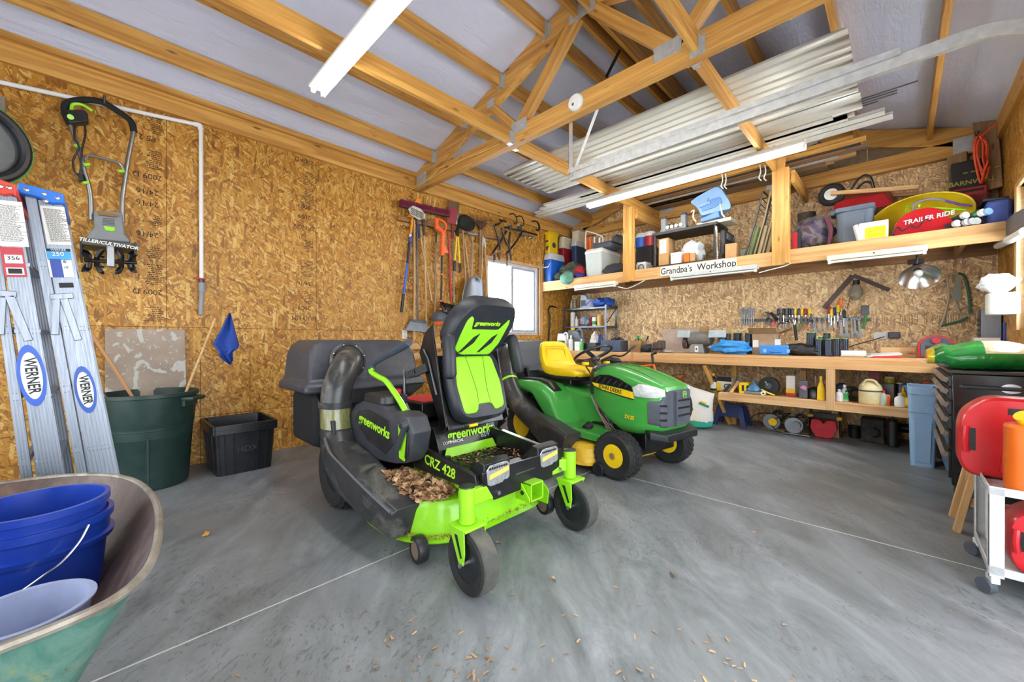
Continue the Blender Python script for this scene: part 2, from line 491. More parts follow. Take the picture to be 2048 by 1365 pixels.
# walls (boards with cut openings)
def wall_x(name, x, th, holes, y0, y1, z1, m):
    mb = MB(); ys = sorted({y0, y1, *[h[0] for h in holes], *[h[1] for h in holes]})
    for a, b in zip(ys[:-1], ys[1:]):
        zz = [(0, z1)]
        for h in holes:
            if h[0] <= a and h[1] >= b:
                zz = [(0, h[2]), (h[3], z1)]
        for p, q in zz:
            if q - p > 1e-3: mb.bb(min(x, x + th), max(x, x + th), a, b, p, q)
    return struct(name, mb, m)
WL = (4.06, 5.27, 1.20, 2.36)
wl = wall_x('wall_left', XL, -0.12, [WL], YF, YB + 0.12, ZE + 0.05, M_OSBL)
wr_ = wall_x('wall_right', XR, 0.12, [(4.06, 5.22, 1.20, 2.36), (-0.9, 2.55, 0.0, 2.3)], YF, YB + 0.12, ZE + 0.05, M_OSBL)  # garage doorway left open so the fill lamp outside reaches in
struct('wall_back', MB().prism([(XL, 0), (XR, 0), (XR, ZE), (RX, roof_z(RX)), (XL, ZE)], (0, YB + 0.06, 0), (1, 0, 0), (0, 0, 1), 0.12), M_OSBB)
fw = MB(); fw.bb(XL, -3.9, YF - 0.12, YF, 0, ZE); fw.bb(-0.4, XR, YF - 0.12, YF, 0, ZE); fw.bb(-3.9, -0.4, YF - 0.12, YF, 2.45, ZE)  # unseen front wall; its wide gap is added to let light in
fw.prism([(XL, ZE), (XR, ZE), (RX, roof_z(RX))], (0, YF - 0.06, 0), (1, 0, 0), (0, 0, 1), 0.12)
struct('wall_front', fw, M_OSBL)

# board seams and printed stamps on the left wall
ink = pm('stamp_ink', '#33200f', 0.8, var=0.3)
seam = pm('board_gap', '#5a3a18', 0.9)
sm = MB()
for y in (-0.85, 0.37, 1.589, 2.808, 4.027):
    sm.bb(XL, XL + 0.0012, y - 0.0018, y + 0.0018, 1.222, 3.05)
sm.bb(XL, XL + 0.0015, YF, YB, 1.2185, 1.2225)
for y in (0.60, 0.98, 1.35, 1.75, 2.2, 2.6):
    sm.bb(XL, XL + 0.0012, y - 0.002, y + 0.002, 0.0, 1.02)
sm.bb(XL, XL + 0.0012, YF, 4, 0.42, 0.424)
struct('board_seam', sm, seam, wl)
for si, yy in enumerate((0.20, 1.42, 2.64, -1.02)):
    st = MB(); rnd = random.Random(si)
    z = 3.0
    while z > 1.3:
        kind = rnd.random(); hgt = rnd.uniform(0.10, 0.2)
        if kind < 0.42:
            b = text(rnd.choice(['2009 D', '27 NOV', '2009', 'PS 2', 'HUD UM', '24/16']), 0.062, (XL + 0.001, yy + 0.05, z), (0, -1, 0), (0, 0, -1), None, None, mb_only=True, ext=0.0004)
            me = bpy.data.meshes.new('q'); b.bm.to_mesh(me); st.bm.from_mesh(me); b.bm.free(); bpy.data.meshes.remove(me)
            z -= 0.07
        else:
            w = rnd.uniform(0.07, 0.13)
            for k in range(int(hgt / 0.016)):
                y0 = yy + 0.14
                L = w * rnd.uniform(0.5, 1.0)
                seg = y0 - L
                while seg < y0:
                    q = rnd.uniform(0.006, 0.022)
                    st.bb(XL, XL + 0.0011, seg, min(seg + q, y0), z - k * 0.016 - 0.006, z - k * 0.016)
                    seg += q + 0.005
            z -= hgt
        z -= rnd.uniform(0.02, 0.09)
    for z in (2.55, 2.1, 1.62): st.bb(XL, XL + 0.0011, yy - 0.02, yy + 0.14, z, z + 0.003)
    struct('printed_stamp', st, ink, wl)

# printed marks along the back wall sheets
st = MB(); rnd = random.Random(21)
for xa, xb in ((-3.45, -1.15), (-0.42, 0.52)):
    x = xa
    while x < xb:
        w = rnd.uniform(0.05, 0.16); z0, z1 = 1.275, 1.395
        if rnd.random() < 0.5:
            for q in ((x, x + w, z0, z0 + .003), (x, x + w, z1 - .003, z1), (x, x + .003, z0, z1), (x + w - .003, x + w, z0, z1)): st.bb(q[0], q[1], YB - 0.001, YB, q[2], q[3])
        for k in range(int(w / 0.018)):
            if rnd.random() < 0.75:
                zz = z0 + 0.012
                while zz < z1 - 0.015:
                    h_ = rnd.uniform(0.006, 0.02); st.bb(x + .008 + k * .018, x + .014 + k * .018, YB - 0.001, YB, zz, min(zz + h_, z1 - .01)); zz += h_ + 0.006
        x += w + rnd.uniform(0.0, 0.06)
wbk = [o for o in COL.objects if o.name == 'wall_back'][0]
struct('printed_stamp', st, pm('stamp_faded', '#7d6240', 0.8, var=0.3), wbk)

# wall framing visible inside
def timber(name, p, q, w, h, m, label, cat, group=None, up=(0, 0, 1)):
    return solo(name, MB().beam(p, q, w, h, up), m, label, cat, group, bevel=0.003)
struct('trim_1', MB().bb(XL, XL + 0.038, YF, YB, 3.05, 3.20), M_WY)
struct('trim_2', MB().bb(XL, XL + 0.085, YF, YB, 3.20, 3.245), M_WY)
struct('trim_3', MB().bb(XR - 0.038, XR, YF, YB, 3.05, 3.245), M_WY)

ordn = ['lowest', 'second', 'third', 'fourth']
mbp = {}
for i, x in enumerate(PURL):
    left = x < RX
    if x in (-1.96, -1.84): lab = 'pale wooden ridge board on the %s side of the roof peak' % ('window' if left else 'right')
    else:
        k = [p for p in PURL if (p < RX) == left and p not in (-1.96, -1.84)]
        r = sorted(k, key=lambda p: abs(p - RX), reverse=True).index(x)
        lab = 'wooden roof purlin under the white film, %s up the %s slope' % (ordn[r], 'left' if left else 'right')
    deep = 0.24 if x in (-1.96, -1.84) else 0.145
    z = roof_z(x) - 0.012
    solo('roof_purlin', MB().bb(x - 0.019, x + 0.019, YF, YB - 0.01, z - deep, z), M_WY, lab, 'purlin', 'roof purlins', bevel=0.002)

def truss(y, lab, y2=0.076):
    t = thing('roof_truss', lab, 'roof truss', (RX, y, 3.02))
    zb = 3.02
    part('bottom_chord', MB().bb(XL + 0.04, XR - 0.04, y, y + y2, zb, zb + 0.16), M_WX, t, 0.002)
    for s in (-1, 1):
        x0 = XL + 0.05 if s < 0 else XR - 0.05
        d0 = 0.20
        pz = roof_z(x0) - 0.02; rz_ = roof_z(RX) - 0.02
        part('top_chord', MB().prism([(x0, pz), (RX, rz_), (RX, rz_ - d0), (x0, pz - d0)], (0, y + y2 / 2, 0), (1, 0, 0), (0, 0, 1), y2), M_WX, t, 0.002)
        f = lambda a: RX + (a - RX) * (1 if s < 0 else -1) if s < 0 else 2 * RX - a
        xb, xt = f(-2.66), f(-1.97)
        bpart('web', (xb, y + y2 / 2, 3.15), (xt, y + y2 / 2, 3.86), y2, 0.10, M_WX, t)
        bpart('web', (f(-2.66), y + y2 / 2, 3.15), (f(-3.05), y + y2 / 2, 3.54), y2, 0.09, M_WX, t)
        part('gusset_plate', plate(f(-2.62), y - 0.002, 3.165, 0.20, 0.11), M_GALV, t)
        part('gusset_plate', plate(f(-3.02), y - 0.002, 3.55, 0.10, 0.08), M_GALV, t)
        part('gusset_plate', plate(f(-4.30), y - 0.002, 3.12, 0.22, 0.16), M_GALV, t)
    part('gusset_plate', plate(RX, y - 0.003, 3.90, 0.26, 0.20), M_GALV, t)
    return t
def plate(x, y, z, w, h):
    b = MB().box((x, y, z), (w, 0.003, h))
    k = int(w / 0.028)
    for i in range(k):
        b.box((x - w / 2 + (i + 0.5) * w / k, y - 0.002, z), (w / k * 0.4, 0.002, h * 0.94))
    return b
truss(2.78, 'doubled pale roof truss crossing the garage with a smoke alarm on it')
truss(6.17, 'wooden end truss against the back wall above the shelf')

def hanger(p, side, lab):
    # folded strap that carries a board end: two side plates and a saddle
    x, y, z, h = p
    b = MB(); b.bb(x - 0.024, x + 0.024, y, y + side * 0.05, z - 0.004, z)
    for sx in (-1, 1): b.bb(x + sx * 0.0195 - 0.0015 + sx * 0.002, x + sx * 0.0195 + 0.0015 + sx * 0.002, y, y + side * 0.05, z, z + h)
    b.bb(x - 0.05, x - 0.02, y, y + side * 0.002, z - 0.003, z + h); b.bb(x + 0.02, x + 0.05, y, y + side * 0.002, z - 0.003, z + h)
    solo('joist_hanger', b, M_GALV, lab, 'joist hanger', 'joist hangers')
for i, x in enumerate(PURL):
    if x in (-1.84,): continue
    z = roof_z(x) - 0.012 - 0.145
    hanger((x, 2.778, z, 0.13), -1, 'metal hanger in front of the doubled truss holding purlin %s' % ['nearest the left wall', 'second from the left wall', 'third from the left wall', 'just left of the peak', 'at the peak', '', 'just right of the peak', 'third from the right wall', 'second from the right wall', 'nearest the right wall'][i])
# joists at chord level, two runs
for nm, x in (('left', -2.72), ('right', -0.975)):
    timber('ceiling_joist', (x, YF, 3.09), (x, 2.778, 3.09), 0.038, 0.14, M_WY, 'long wooden ceiling joist on the %s, camera side of the doubled truss' % nm, 'joist', 'ceiling joists')
    timber('ceiling_joist', (x - 0.045, 2.858, 3.09), (x - 0.045, 6.168, 3.09), 0.038, 0.14, M_WY, 'long wooden ceiling joist on the %s, running back over the shelf' % nm, 'joist', 'ceiling joists')
    hanger((x, 2.778, 3.02, 0.12), -1, 'metal hanger on the front of the doubled truss holding the %s ceiling joist' % nm)
    hanger((x - 0.045, 2.858, 3.02, 0.12), 1, 'metal hanger on the back of the doubled truss holding the %s ceiling joist' % nm)

# windows
def window(name, x, y0, y1, z0, z1, s):
    # s=+1: room lies towards +x
    fr = pm('vinyl_frame', '#d5d8de', 0.4)
    b = MB(); d0, d1 = (x - 0.09 * s), (x - 0.02 * s)
    t = 0.045
    b.bb(d0, d1, y0, y1, z0, z0 + t); b.bb(d0, d1, y0, y1, z1 - t, z1)
    b.bb(d0, d1, y0, y0 + t, z0 + t, z1 - t); b.bb(d0, d1, y1 - t, y1, z0 + t, z1 - t)
    w = struct(name, b, fr)
    ym = (y0 + y1) / 2
    m2 = MB(); e0, e1 = x - 0.075 * s, x - 0.045 * s
    m2.bb(e0, e1, ym - 0.025, ym + 0.025, z0 + t, z1 - t)
    m2.bb(e0, e1, y1 - t - 0.035, y1 - t, z0 + t, z1 - t); m2.bb(e0, e1, ym + 0.025, y1 - t - 0.035, z0 + t, z0 + t + 0.035); m2.bb(e0, e1, ym + 0.025, y1 - t - 0.035, z1 - t - 0.035, z1 - t)
    part('sash', m2, pm('vinyl_sash', '#aeb4c2', 0.4), w)
    g = NT('window_glass_' + name); g.out((1, 1, 1, 1), 0.02, 0.0, Transmission_Weight=1.0, IOR=1.02)
    part('pane', MB().bb(x - 0.062 * s, x - 0.058 * s, y0 + t, y1 - t, z0 + t, z1 - t), g.m, w)
    part('latch', MB().bb(x - 0.045 * s, x - 0.030 * s, ym - 0.012, ym + 0.012, z0 + 0.28, z0 + 0.40), pm('latch_white', '#e6e8ea', 0.4), w)
    # wooden casing
    c = MB()
    c.bb(x - 0.02 * s, x + 0.02 * s, y1, y1 + 0.085, z0 - 0.01, z1 + 0.04)
    c.bb(x - 0.02 * s, x + 0.02 * s, y0 - 0.04, y1, z1, z1 + 0.04)
    c.bb(x - 0.02 * s, x + 0.02 * s, y0 - 0.04, y0, z0 - 0.01, z1)
    part('casing', c, M_WPZ, w, 0.002)
    return w
window('window_1', XL, WL[0], WL[1], WL[2], WL[3], 1)
window('window_2', XR, 4.06, 5.22, 1.20, 2.36, -1)
# ground outside
struct('ground_outside', MB().bb(-14, 12, -12, 16, -0.3, -0.15), pm('gravel', '#b9b6ae', 0.9))

# ================================================================== shared colours
LIME = pm('lime_paint', '#8fd916', 0.35, var=0.06, coat=0.3, dirt=('#7a9a40', 0.25))
LIMEF = pm('lime_vinyl', '#93dc22', 0.5, var=0.04)
BLK = pm('black_plastic', '#1b1d21', 0.42, var=0.2)
BLKM = pm('black_powder_coat', '#101114', 0.35, var=0.25, dirt=('#4a4238', 0.25))
VINYL = pm('black_vinyl', '#23272f', 0.45, var=0.12, bump=0.15, scale=22)
CHAR = pm('charcoal_plastic', '#31343b', 0.45, var=0.12, dirt=('#5a5850', 0.18))
DUCT = pm('duct_plastic', '#303133', 0.33, var=0.25, dirt=('#8f8c80', 0.5), scale=11)
RUB = pm('tyre_rubber', '#1d1e20', 0.75, var=0.25, bump=0.3, scale=10, dirt=('#4a463e', 0.4))
DUSTR = pm('dusty_rubber', '#4b4c47', 0.85, var=0.25, bump=0.5, scale=12, dirt=('#7a7365', 0.5))
RED = pm('red_plastic', '#c3202c', 0.38, var=0.1, dirt=('#8a4a44', 0.15))
WHITE = pm('white_plastic', '#e8e9e6', 0.45, var=0.05)
CREAM = pm('cream_plastic', '#e6dfc6', 0.5, var=0.06)
YEL = pm('yellow_plastic', '#f0c80e', 0.4, var=0.06)
BLUE = pm('blue_plastic', '#1c53b8', 0.4, var=0.1)
NAVY = pm('navy_plastic', '#1f2d5a', 0.45, var=0.12)
ORANGE = pm('orange_plastic', '#ef6a14', 0.4, var=0.08)
GREY = pm('grey_plastic', '#8b8f93', 0.5, var=0.08)
LGREY = pm('light_grey_plastic', '#c4c8c8', 0.5, var=0.06)
DGREY = pm('dark_grey_plastic', '#4d525c', 0.5, var=0.1)
CARD = pm('cardboard', '#b08a5c', 0.8, var=0.08)
PAPER = pm('paper_white', '#eceae4', 0.8, var=0.04)
GREEN = pm('green_plastic', '#2f8f3c', 0.45, var=0.1)
BROWN = pm('brown_leather', '#6a3f22', 0.6, var=0.2)
LIMETXT = pm('lime_lettering', '#a6e61f', 0.5, var=0.03)
WTXT = pm('white_lettering', '#f1f2f0', 0.6, var=0.03)
BTXT = pm('black_lettering', '#121214', 0.6, var=0.03)

def wheel(name, c, ax, R, w, par, tyre, hubm, tread=0, hubr=0.55, dish=0.25, spokes=0, treadm=None):
    """tyre with rounded shoulders > hub with dished rim"""
    c = Vector(c); ax = Vector(ax).normalized()
    h = w / 2
    prof = [(R * hubr, -h * 0.80), (R * 0.70, -h * 0.98), (R * 0.88, -h), (R * 0.97, -h * 0.82), (R, -h * 0.5), (R, h * 0.5), (R * 0.97, h * 0.82), (R * 0.88, h), (R * 0.70, h * 0.98), (R * hubr, h * 0.80)]
    t = MB().lathe(prof, c, ax, 40, close=True)
    a = ax.orthogonal().normalized(); b = ax.cross(a)
    if tread:
        for i in range(tread):
            for k, off in enumerate((-0.62, -0.2, 0.2, 0.62)):
                th = 2 * PI * (i + 0.5 * (k % 2)) / tread
                e = a * math.cos(th) + b * math.sin(th); tg = -a * math.sin(th) + b * math.cos(th)
                Rm = Matrix((tg, ax, e)).transposed()
                rr = R * (1.0 if abs(off) < 0.5 else 0.965)
                t.box(c + e * rr + ax * off * h, (2 * PI * R / tread * 0.62, w * 0.21, R * 0.06), Rm @ rot3(0, 0, 18 if k % 2 else -18))
    o = part('tyre', t, tyre, par)
    hr = R * (hubr + 0.02)
    hb = MB()
    for s in (-1, 1):
        hb.lathe([(hr, s * h * 0.84), (hr * 0.93, s * h * 0.86), (hr * 0.88, s * h * (0.80 - dish)), (hr * 0.5, s * h * (0.72 - dish)), (hr * 0.42, s * h * 0.62), (hr * 0.30, s * h * 0.70), (0.001, s * h * 0.72)], c, ax, 28)
    part('hub', hb, hubm, par)
    return o

# ================================================================== lime green zero-turn mower
Z = thing('zero_turn_mower', 'lime green and black zero turn riding mower with its seat tipped forward', 'riding mower', (-2.0, 1.53, 0))
YC = 1.56
# deck
deck = MB()
def deckline(g, dx=0):
    pts = []
    for a in range(-90, 91, 10): pts.append((-1.93 + dx + (0.33 + g) * math.cos(math.radians(a)) * 1.02, 1.80 + (0.24 + g) * math.sin(math.radians(a)) if a > 0 else 0))
    o = []
    for a in range(0, 91, 10): o.append((-1.95 + (0.34 + g) * math.cos(math.radians(a)), 1.78 + (0.24 + g) * math.sin(math.radians(a))))
    for a in range(90, 181, 10): o.append((-2.05 + (0.30 + g) * math.cos(math.radians(a)), 1.78 + (0.24 + g) * math.sin(math.radians(a))))
    for a in range(180, 271, 10): o.append((-2.05 + (0.30 + g) * math.cos(math.radians(a)), 1.28 + (0.24 + g) * math.sin(math.radians(a))))
    for a in range(270, 361, 10): o.append((-1.95 + (0.34 + g) * math.cos(math.radians(a)), 1.30 + (0.26 + g) * math.sin(math.radians(a))))
    return o
prof = [(-0.02, 0.10), (0.03, 0.098), (0.035, 0.105), (0.0, 0.115), (-0.01, 0.25), (-0.03, 0.285), (-0.06, 0.295)]
deck.loft([[Vector((x, y, z)) for x, y in deckline(g)] for g, z in prof], True)
dk = part('mower_deck', deck, LIME, Z)
cl = MB(); rnd = random.Random(3)
for i in range(260):
    ang = rnd.uniform(-1.3, 1.3); x = -1.95 + 0.36 * math.cos(ang); y = (1.30 + 0.28 * math.sin(ang)) if ang < 0 else (1.30 + ang / 1.3 * 0.72)
    if ang > 0: x = -1.59 + rnd.uniform(-0.01, 0.012)
    cl.box((x + rnd.uniform(-.015, .01), y, 0.118 + rnd.uniform(0, 0.02)), (rnd.uniform(.004, .012), .004, .003), rot3(rnd.uniform(0, 90), rnd.uniform(0, 60), rnd.uniform(0, 180)))
part('dry_clippings', cl, pm('dry_grass', '#9a7238', 0.9, var=0.4), dk)['kind'] = 'stuff'
# rear wheels, rear body
for s, y in (('r', 1.13), ('l', 1.97)):
    wheel('wheel', (-2.68, y, 0.235), (0, 1, 0), 0.235, 0.19, Z, RUB, BLK, tread=26, hubr=0.5)
b = MB(); b.bb(-3.0, -2.1, 1.30, 1.80, 0.22, 0.52); b.bb(-2.9, -2.3, 1.24, 1.86, 0.40, 0.56)
part('rear_frame', b, BLKM, Z, 0.012)
b = MB()
for y in (1.33, 1.79): b.beam((-2.6, y, 0.33), (-1.45, y, 0.35), 0.05, 0.06)
b.prism([(0, 0), (0.42, 0.0), (0.34, 0.13), (0.0, 0.10)], (-2.52, 1.305, 0.40), (1, 0, 0), (0, 0, 1), 0.02)
b.prism([(0, 0), (0.42, 0.0), (0.34, 0.13), (0.0, 0.10)], (-2.52, 1.85, 0.40), (1, 0, 0), (0, 0, 1), 0.02)
b.bb(-2.62, -2.3, 1.36, 1.42, 0.5, 0.60)
part('main_frame', b, LIME, Z, 0.006)
# front beam with caster arms
b = MB(); b.beam((-1.46, 1.16, 0.365), (-1.46, 1.90, 0.365), 0.06, 0.075)
b.beam((-1.46, 1.20, 0.372), (-1.40, 1.13, 0.372), 0.05, 0.07); b.beam((-1.46, 1.86, 0.372), (-1.41, 1.93, 0.372), 0.05, 0.07)
part('front_beam', b, LIME, Z, 0.006)
for y, xo in ((1.13, -1.385), (1.93, -1.405)):
    b = MB().cyl((xo, y, 0.295), (xo, y, 0.452), 0.036, n=28); cpost = part('caster_post', b, LIME, Z)
    part('post_cap', MB().lathe([(0.0365, 0), (0.035, 0.006), (0.02, 0.009), (0, 0.009)], (xo, y, 0.452), n=24), BLK, cpost)
    b = MB(); b.box((xo + 0.005, y, 0.286), (0.12, 0.125, 0.012))
    for s in (-1, 1):
        q = y + s * 0.06
        outl = [(-0.05, 0.0), (0.055, 0.0), (0.060, -0.10), (0.052, -0.150), (0.042, -0.163), (0.028, -0.160), (0.016, -0.145), (-0.035, -0.04)]
        b.prism(outl[:4] + outl[4:], (xo, q, 0.292), (1, 0, 0), (0, 0, 1), 0.007)
    fk = part('caster_fork', b, LIME, Z, 0.003)
    sl = MB()
    for s in (-1, 1): sl.prism([(-0.008, -0.03), (0.012, -0.03), (0.044, -0.12), (0.034, -0.125)], (xo, y + s * 0.0645, 0.292), (1, 0, 0), (0, 0, 1), 0.001)
    part('slot', sl, BLKM, fk)
    part('axle_bolt', MB().cyl((xo + 0.04, y - 0.075, 0.142), (xo + 0.04, y + 0.075, 0.142), 0.011, n=6), M_CHROME, fk)
    wheel('caster_wheel', (xo + 0.04, y, 0.141), (0.06, 1, 0), 0.140, 0.092, Z, RUB, BLK, hubr=0.60, dish=0.45)
    part('tread_band', MB().lathe([(0.134, -0.040), (0.1405, -0.034), (0.142, -0.02), (0.142, 0.02), (0.1405, 0.034), (0.134, 0.040)], (xo + 0.04, y, 0.1425), (0.06, 1, 0), 40, close=True), DUSTR, Z)
# anti-scalp wheels
for (x, y) in ((-1.70, 1.085), (-1.57, 1.90)):
    wheel('gauge_wheel', (x, y, 0.075 if y < 1.5 else 0.10), (0.15, 1, 0), 0.066, 0.055, Z, BLK, pm('worn_hub', '#7c6a58', 0.7), hubr=0.7)
b = MB(); b.prism([(-0.05, 0), (0.05, 0.0), (0.06, 0.08), (0.02, 0.12), (-0.05, 0.1)], (-1.57, 1.865, 0.12), (1, 0, 0), (0, 0, 1), 0.01)
part('gauge_wheel_bracket', b, LIME, Z, 0.003)
# receiver
b = MB()
for (y0, y1, z0, z1) in ((1.545, 1.645, 0.262, 0.27), (1.545, 1.645, 0.348, 0.356), (1.545, 1.553, 0.262, 0.356), (1.637, 1.645, 0.262, 0.356)): b.bb(-1.47, -1.37, y0, y1, z0, z1)
b.prism([(0, 0), (0.10, 0.0), (0.10, 0.02), (0.04, 0.09), (0, 0.09)], (-1.47, 1.535, 0.264), (1, 0, 0), (0, 0, 1), 0.008)
part('hitch_receiver', b, LIME, Z, 0.002)
part('receiver_hole', MB().cyl((-1.42, 1.529, 0.305), (-1.42, 1.532, 0.305), 0.012, n=14), BLKM, Z)
# foot platform
b = MB(); b.bb(-2.02, -1.44, 1.28, 1.84, 0.375, 0.392); part('foot_plate', b, BLKM, Z, 0.003)
b = MB(); rnd = random.Random(5)
for i in range(8):
    for k in range(7):
        b.lathe([(0.018, 0), (0.018, 0.006), (0.013, 0.006), (0.013, 0.002)], (-1.96 + i * 0.065, 1.35 + k * 0.07, 0.392), n=10)
b.cyl((-1.90, 1.40, 0.39), (-1.90, 1.40, 0.425), 0.022, 0.024, 14)
part('tread_mat', b, BLK, Z)
b = MB()
for i in range(150):
    x, y = rnd.uniform(-1.95, -1.5), rnd.uniform(1.45, 1.84)
    b.prism([(0, 0), (0.012, 0.004), (0.018, 0.014), (0.006, 0.016)], (x, y, 0.398 + rnd.uniform(0, 0.012)), rot3(0, rnd.uniform(-40, 40), rnd.uniform(0, 360)) @ Vector((1, 0, 0)), rot3(rnd.uniform(-30, 30), 0, 90) @ Vector((1, 0, 0)), 0.001)
part('leaf_crumbs', b, pm('crumbled_leaf', '#a87a50', 0.9, var=0.5), Z)['kind'] = 'stuff'
for y, sgn in ((1.262, -1), (1.862, 1)):
    b = MB().prism([(-2.02, 0.372), (-1.50, 0.372), (-1.46, 0.40), (-1.47, 0.452), (-1.52, 0.458), (-2.0, 0.512), (-2.06, 0.50)], (0, y, 0), (1, 0, 0), (0, 0, 1), 0.028)
    r_ = part('side_rail', b, BLKM, Z, 0.004)
    if sgn > 0: part('rail_trim', MB().beam((-2.0, 1.862, 0.515), (-1.53, 1.862, 0.461), 0.028, 0.005), M_CHROME, r_)
text('CRZ 428', 0.075, (-1.76, 1.246, 0.432), (1, 0, -0.10), (0.1, 0, 1), LIMETXT, Z, 'model_lettering', bold=0.0012)
# bumper with light pods
b = MB(); b.prism([(1.262, 0.44), (1.34, 0.318), (1.80, 0.318), (1.80, 0.35), (1.885, 0.37), (1.885, 0.47), (1.262, 0.47)], (-1.435, 0, 0), (0, 1, 0), (0, 0, 1), 0.012)
b.bb(-1.55, -1.43, 1.27, 1.88, 0.40, 0.41)
bp = part('front_bumper', b, BLKM, Z, 0.004)
for y0, y1 in ((1.275, 1.455), (1.675, 1.855)):
    b = MB().loft([[Vector((-1.435, y0, 0.385)), Vector((-1.435, y1, 0.385)), Vector((-1.435, y1, 0.505)), Vector((-1.435, y0, 0.505))],
                   [Vector((-1.47, y0, 0.385)), Vector((-1.47, y1, 0.385)), Vector((-1.48, y1, 0.515)), Vector((-1.48, y0, 0.515))],
                   [Vector((-1.58, y0 + .01, 0.395)), Vector((-1.58, y1 - .01, 0.395)), Vector((-1.56, y1 - .01, 0.43)), Vector((-1.56, y0 + .01, 0.43))]])
    pod = part('light_pod', b, BLKM, Z, 0.004)
    ol = [(y0 + 0.012, 0.475), (y0 + 0.035, 0.496), (y1 - 0.03, 0.496), (y1 - 0.01, 0.480), (y1 - 0.01, 0.415), (y1 - 0.025, 0.402), (y1 - 0.05, 0.405), (y1 - 0.06, 0.395), (y0 + 0.04, 0.393), (y0 + 0.02, 0.405)]
    part('headlight_lens', MB().prism(ol, (-1.43, 0, 0), (0, 1, 0), (0, 0, 1), 0.006), pm('lens_clear', '#b4b8ba', 0.15, metal=0.55, var=0.25, coat=0.8, scale=60), pod, 0.002)
    e = NT('amber_strip') if 'amber' not in _mc else None
    if e: _mc['amber'] = e.out(lin('#f7c45a'), 0.4)
    part('amber_strip', MB().prism([(y0 + 0.03, 0.428), (y1 - 0.02, 0.448), (y1 - 0.02, 0.470), (y0 + 0.03, 0.450)], (-1.426, 0, 0), (0, 1, 0), (0, 0, 1), 0.004), _mc['amber'], pod)
    b = MB()
    for i in range(8): b.bb(-1.427, -1.4245, y0 + 0.028 + i * 0.016, y0 + 0.038 + i * 0.016, 0.474, 0.484)
    part('diode', b, BLKM, pod)
part('battery_flap', MB().box((-1.49, 1.565, 0.425), (0.13, 0.15, 0.004), rot3(0, 14, 0)), M_ALU, Z)
for y in (1.36, 1.86): part('bolt', MB().cyl((-1.43, y, 0.352), (-1.415, y, 0.352), 0.011, n=10), M_CHROME, Z)
# seat box
b = MB(); b.prism([(-1.99, 0.40), (-2.06, 0.565), (-2.60, 0.60), (-2.60, 0.42)], (0, 1.665, 0), (1, 0, 0), (0, 0, 1), 0.50)
sb = part('seat_box', b, BLKM, Z, 0.006)
b = MB().prism([(0, 0), (0.43, 0.0), (0.41, 0.06), (0.03, 0.06)], (-1.955, 1.42, 0.392), (0, 1, 0), (-0.35, 0, 1), 0.01)
part('kick_plate', b, LIME, Z, 0.003)
fn = Vector((0, 1, 0)); fu = Vector((-0.07, 0, 0.165)).normalized()
text('greenworks', 0.082, (-2.028, 1.69, 0.505), fn, fu, LIMETXT, sb, shear=0.25, bold=0.002)
text('COMMERCIAL', 0.026, (-2.010, 1.53, 0.468), fn, fu, WTXT, sb, shear=0.25)
text('60V', 0.05, (-2.014, 1.80, 0.470), fn, fu, pm('grey_lettering', '#9fb3b8', 0.5), sb, shear=0.3)
# battery bay seen behind the tipped seat
part('battery_bay', MB().bb(-2.55, -2.2, 1.42, 1.80, 0.60, 0.70), BLKM, Z, 0.01)
part('battery_label', MB().bb(-2.52, -2.22, 1.45, 1.77, 0.70, 0.705), RED, Z)
# tipped seat: hinge line at the front, angles in the x-z plane
tau = math.radians(70)
H0 = Vector((-1.92, 1.655, 0.59))
sd = Vector((math.cos(PI - tau), 0, math.sin(PI - tau)))     # seat front -> rear
bd = Vector((math.cos(PI - tau - math.radians(50)), 0, math.sin(PI - tau - math.radians(50))))
nS = Vector((0, 1, 0)).cross(sd); nS = nS if nS.x > 0 else -nS
nB = Vector((0, 1, 0)).cross(bd); nB = nB if nB.x > 0 else -nB
def slab(o, u, v, nn, outline, t0, t1, round_=0.02, grow=0.0):
    """padded slab: outline (y, along) in plane, thickness t0..t1 along nn, softened edge"""
    rings = []
    cx = sum(p[0] for p in outline) / len(outline); cy = sum(p[1] for p in outline) / len(outline)
    for k, (t, g) in enumerate(((t0, 0.93), (t0 + round_ * 0.4, 0.985), (t0 + round_, 1.0), (t1 - round_, 1.0), (t1 - round_ * 0.35, 0.975), (t1, 0.92))):
        rings.append([o + u * (cx + (p[0] - cx) * g) + v * (cy + (p[1] - cy) * g) + nn * t for p in outline])
    return MB().loft(rings)
def rpoly(pts, r=0.05, n=5):
    o = []
    for i, p in enumerate(pts):
        a = Vector(pts[i - 1]); b = Vector(p); c = Vector(pts[(i + 1) % len(pts)])
        d1 = (a - b); d2 = (c - b); rr = min(r, d1.length * 0.45, d2.length * 0.45)
        p1 = b + d1.normalized() * rr; p2 = b + d2.normalized() * rr
        for k in range(n + 1):
            t = k / n; o.append(tuple((p1 * (1 - t) ** 2 + b * 2 * t * (1 - t) + p2 * t * t)))
    return o
U = Vector((0, 1, 0))
seat_o = rpoly([(-0.20, 0.0), (0.20, 0.0), (0.225, 0.22), (0.21, 0.45), (-0.21, 0.45), (-0.225, 0.22)], 0.10)
cu = part('seat_cushion', slab(H0, U, sd, nS, seat_o, 0.0, 0.10, 0.04), VINYL, Z)
part('cushion_panel', slab(H0, U, sd, nS, rpoly([(-0.165, 0.045), (-0.07, 0.045), (-0.06, 0.095), (0.06, 0.095), (0.075, 0.045), (0.165, 0.06), (0.18, 0.22), (0.15, 0.405), (-0.15, 0.405), (-0.18, 0.22)], 0.03, 3), 0.085, 0.108, 0.008), LIMEF, cu)
b = MB()
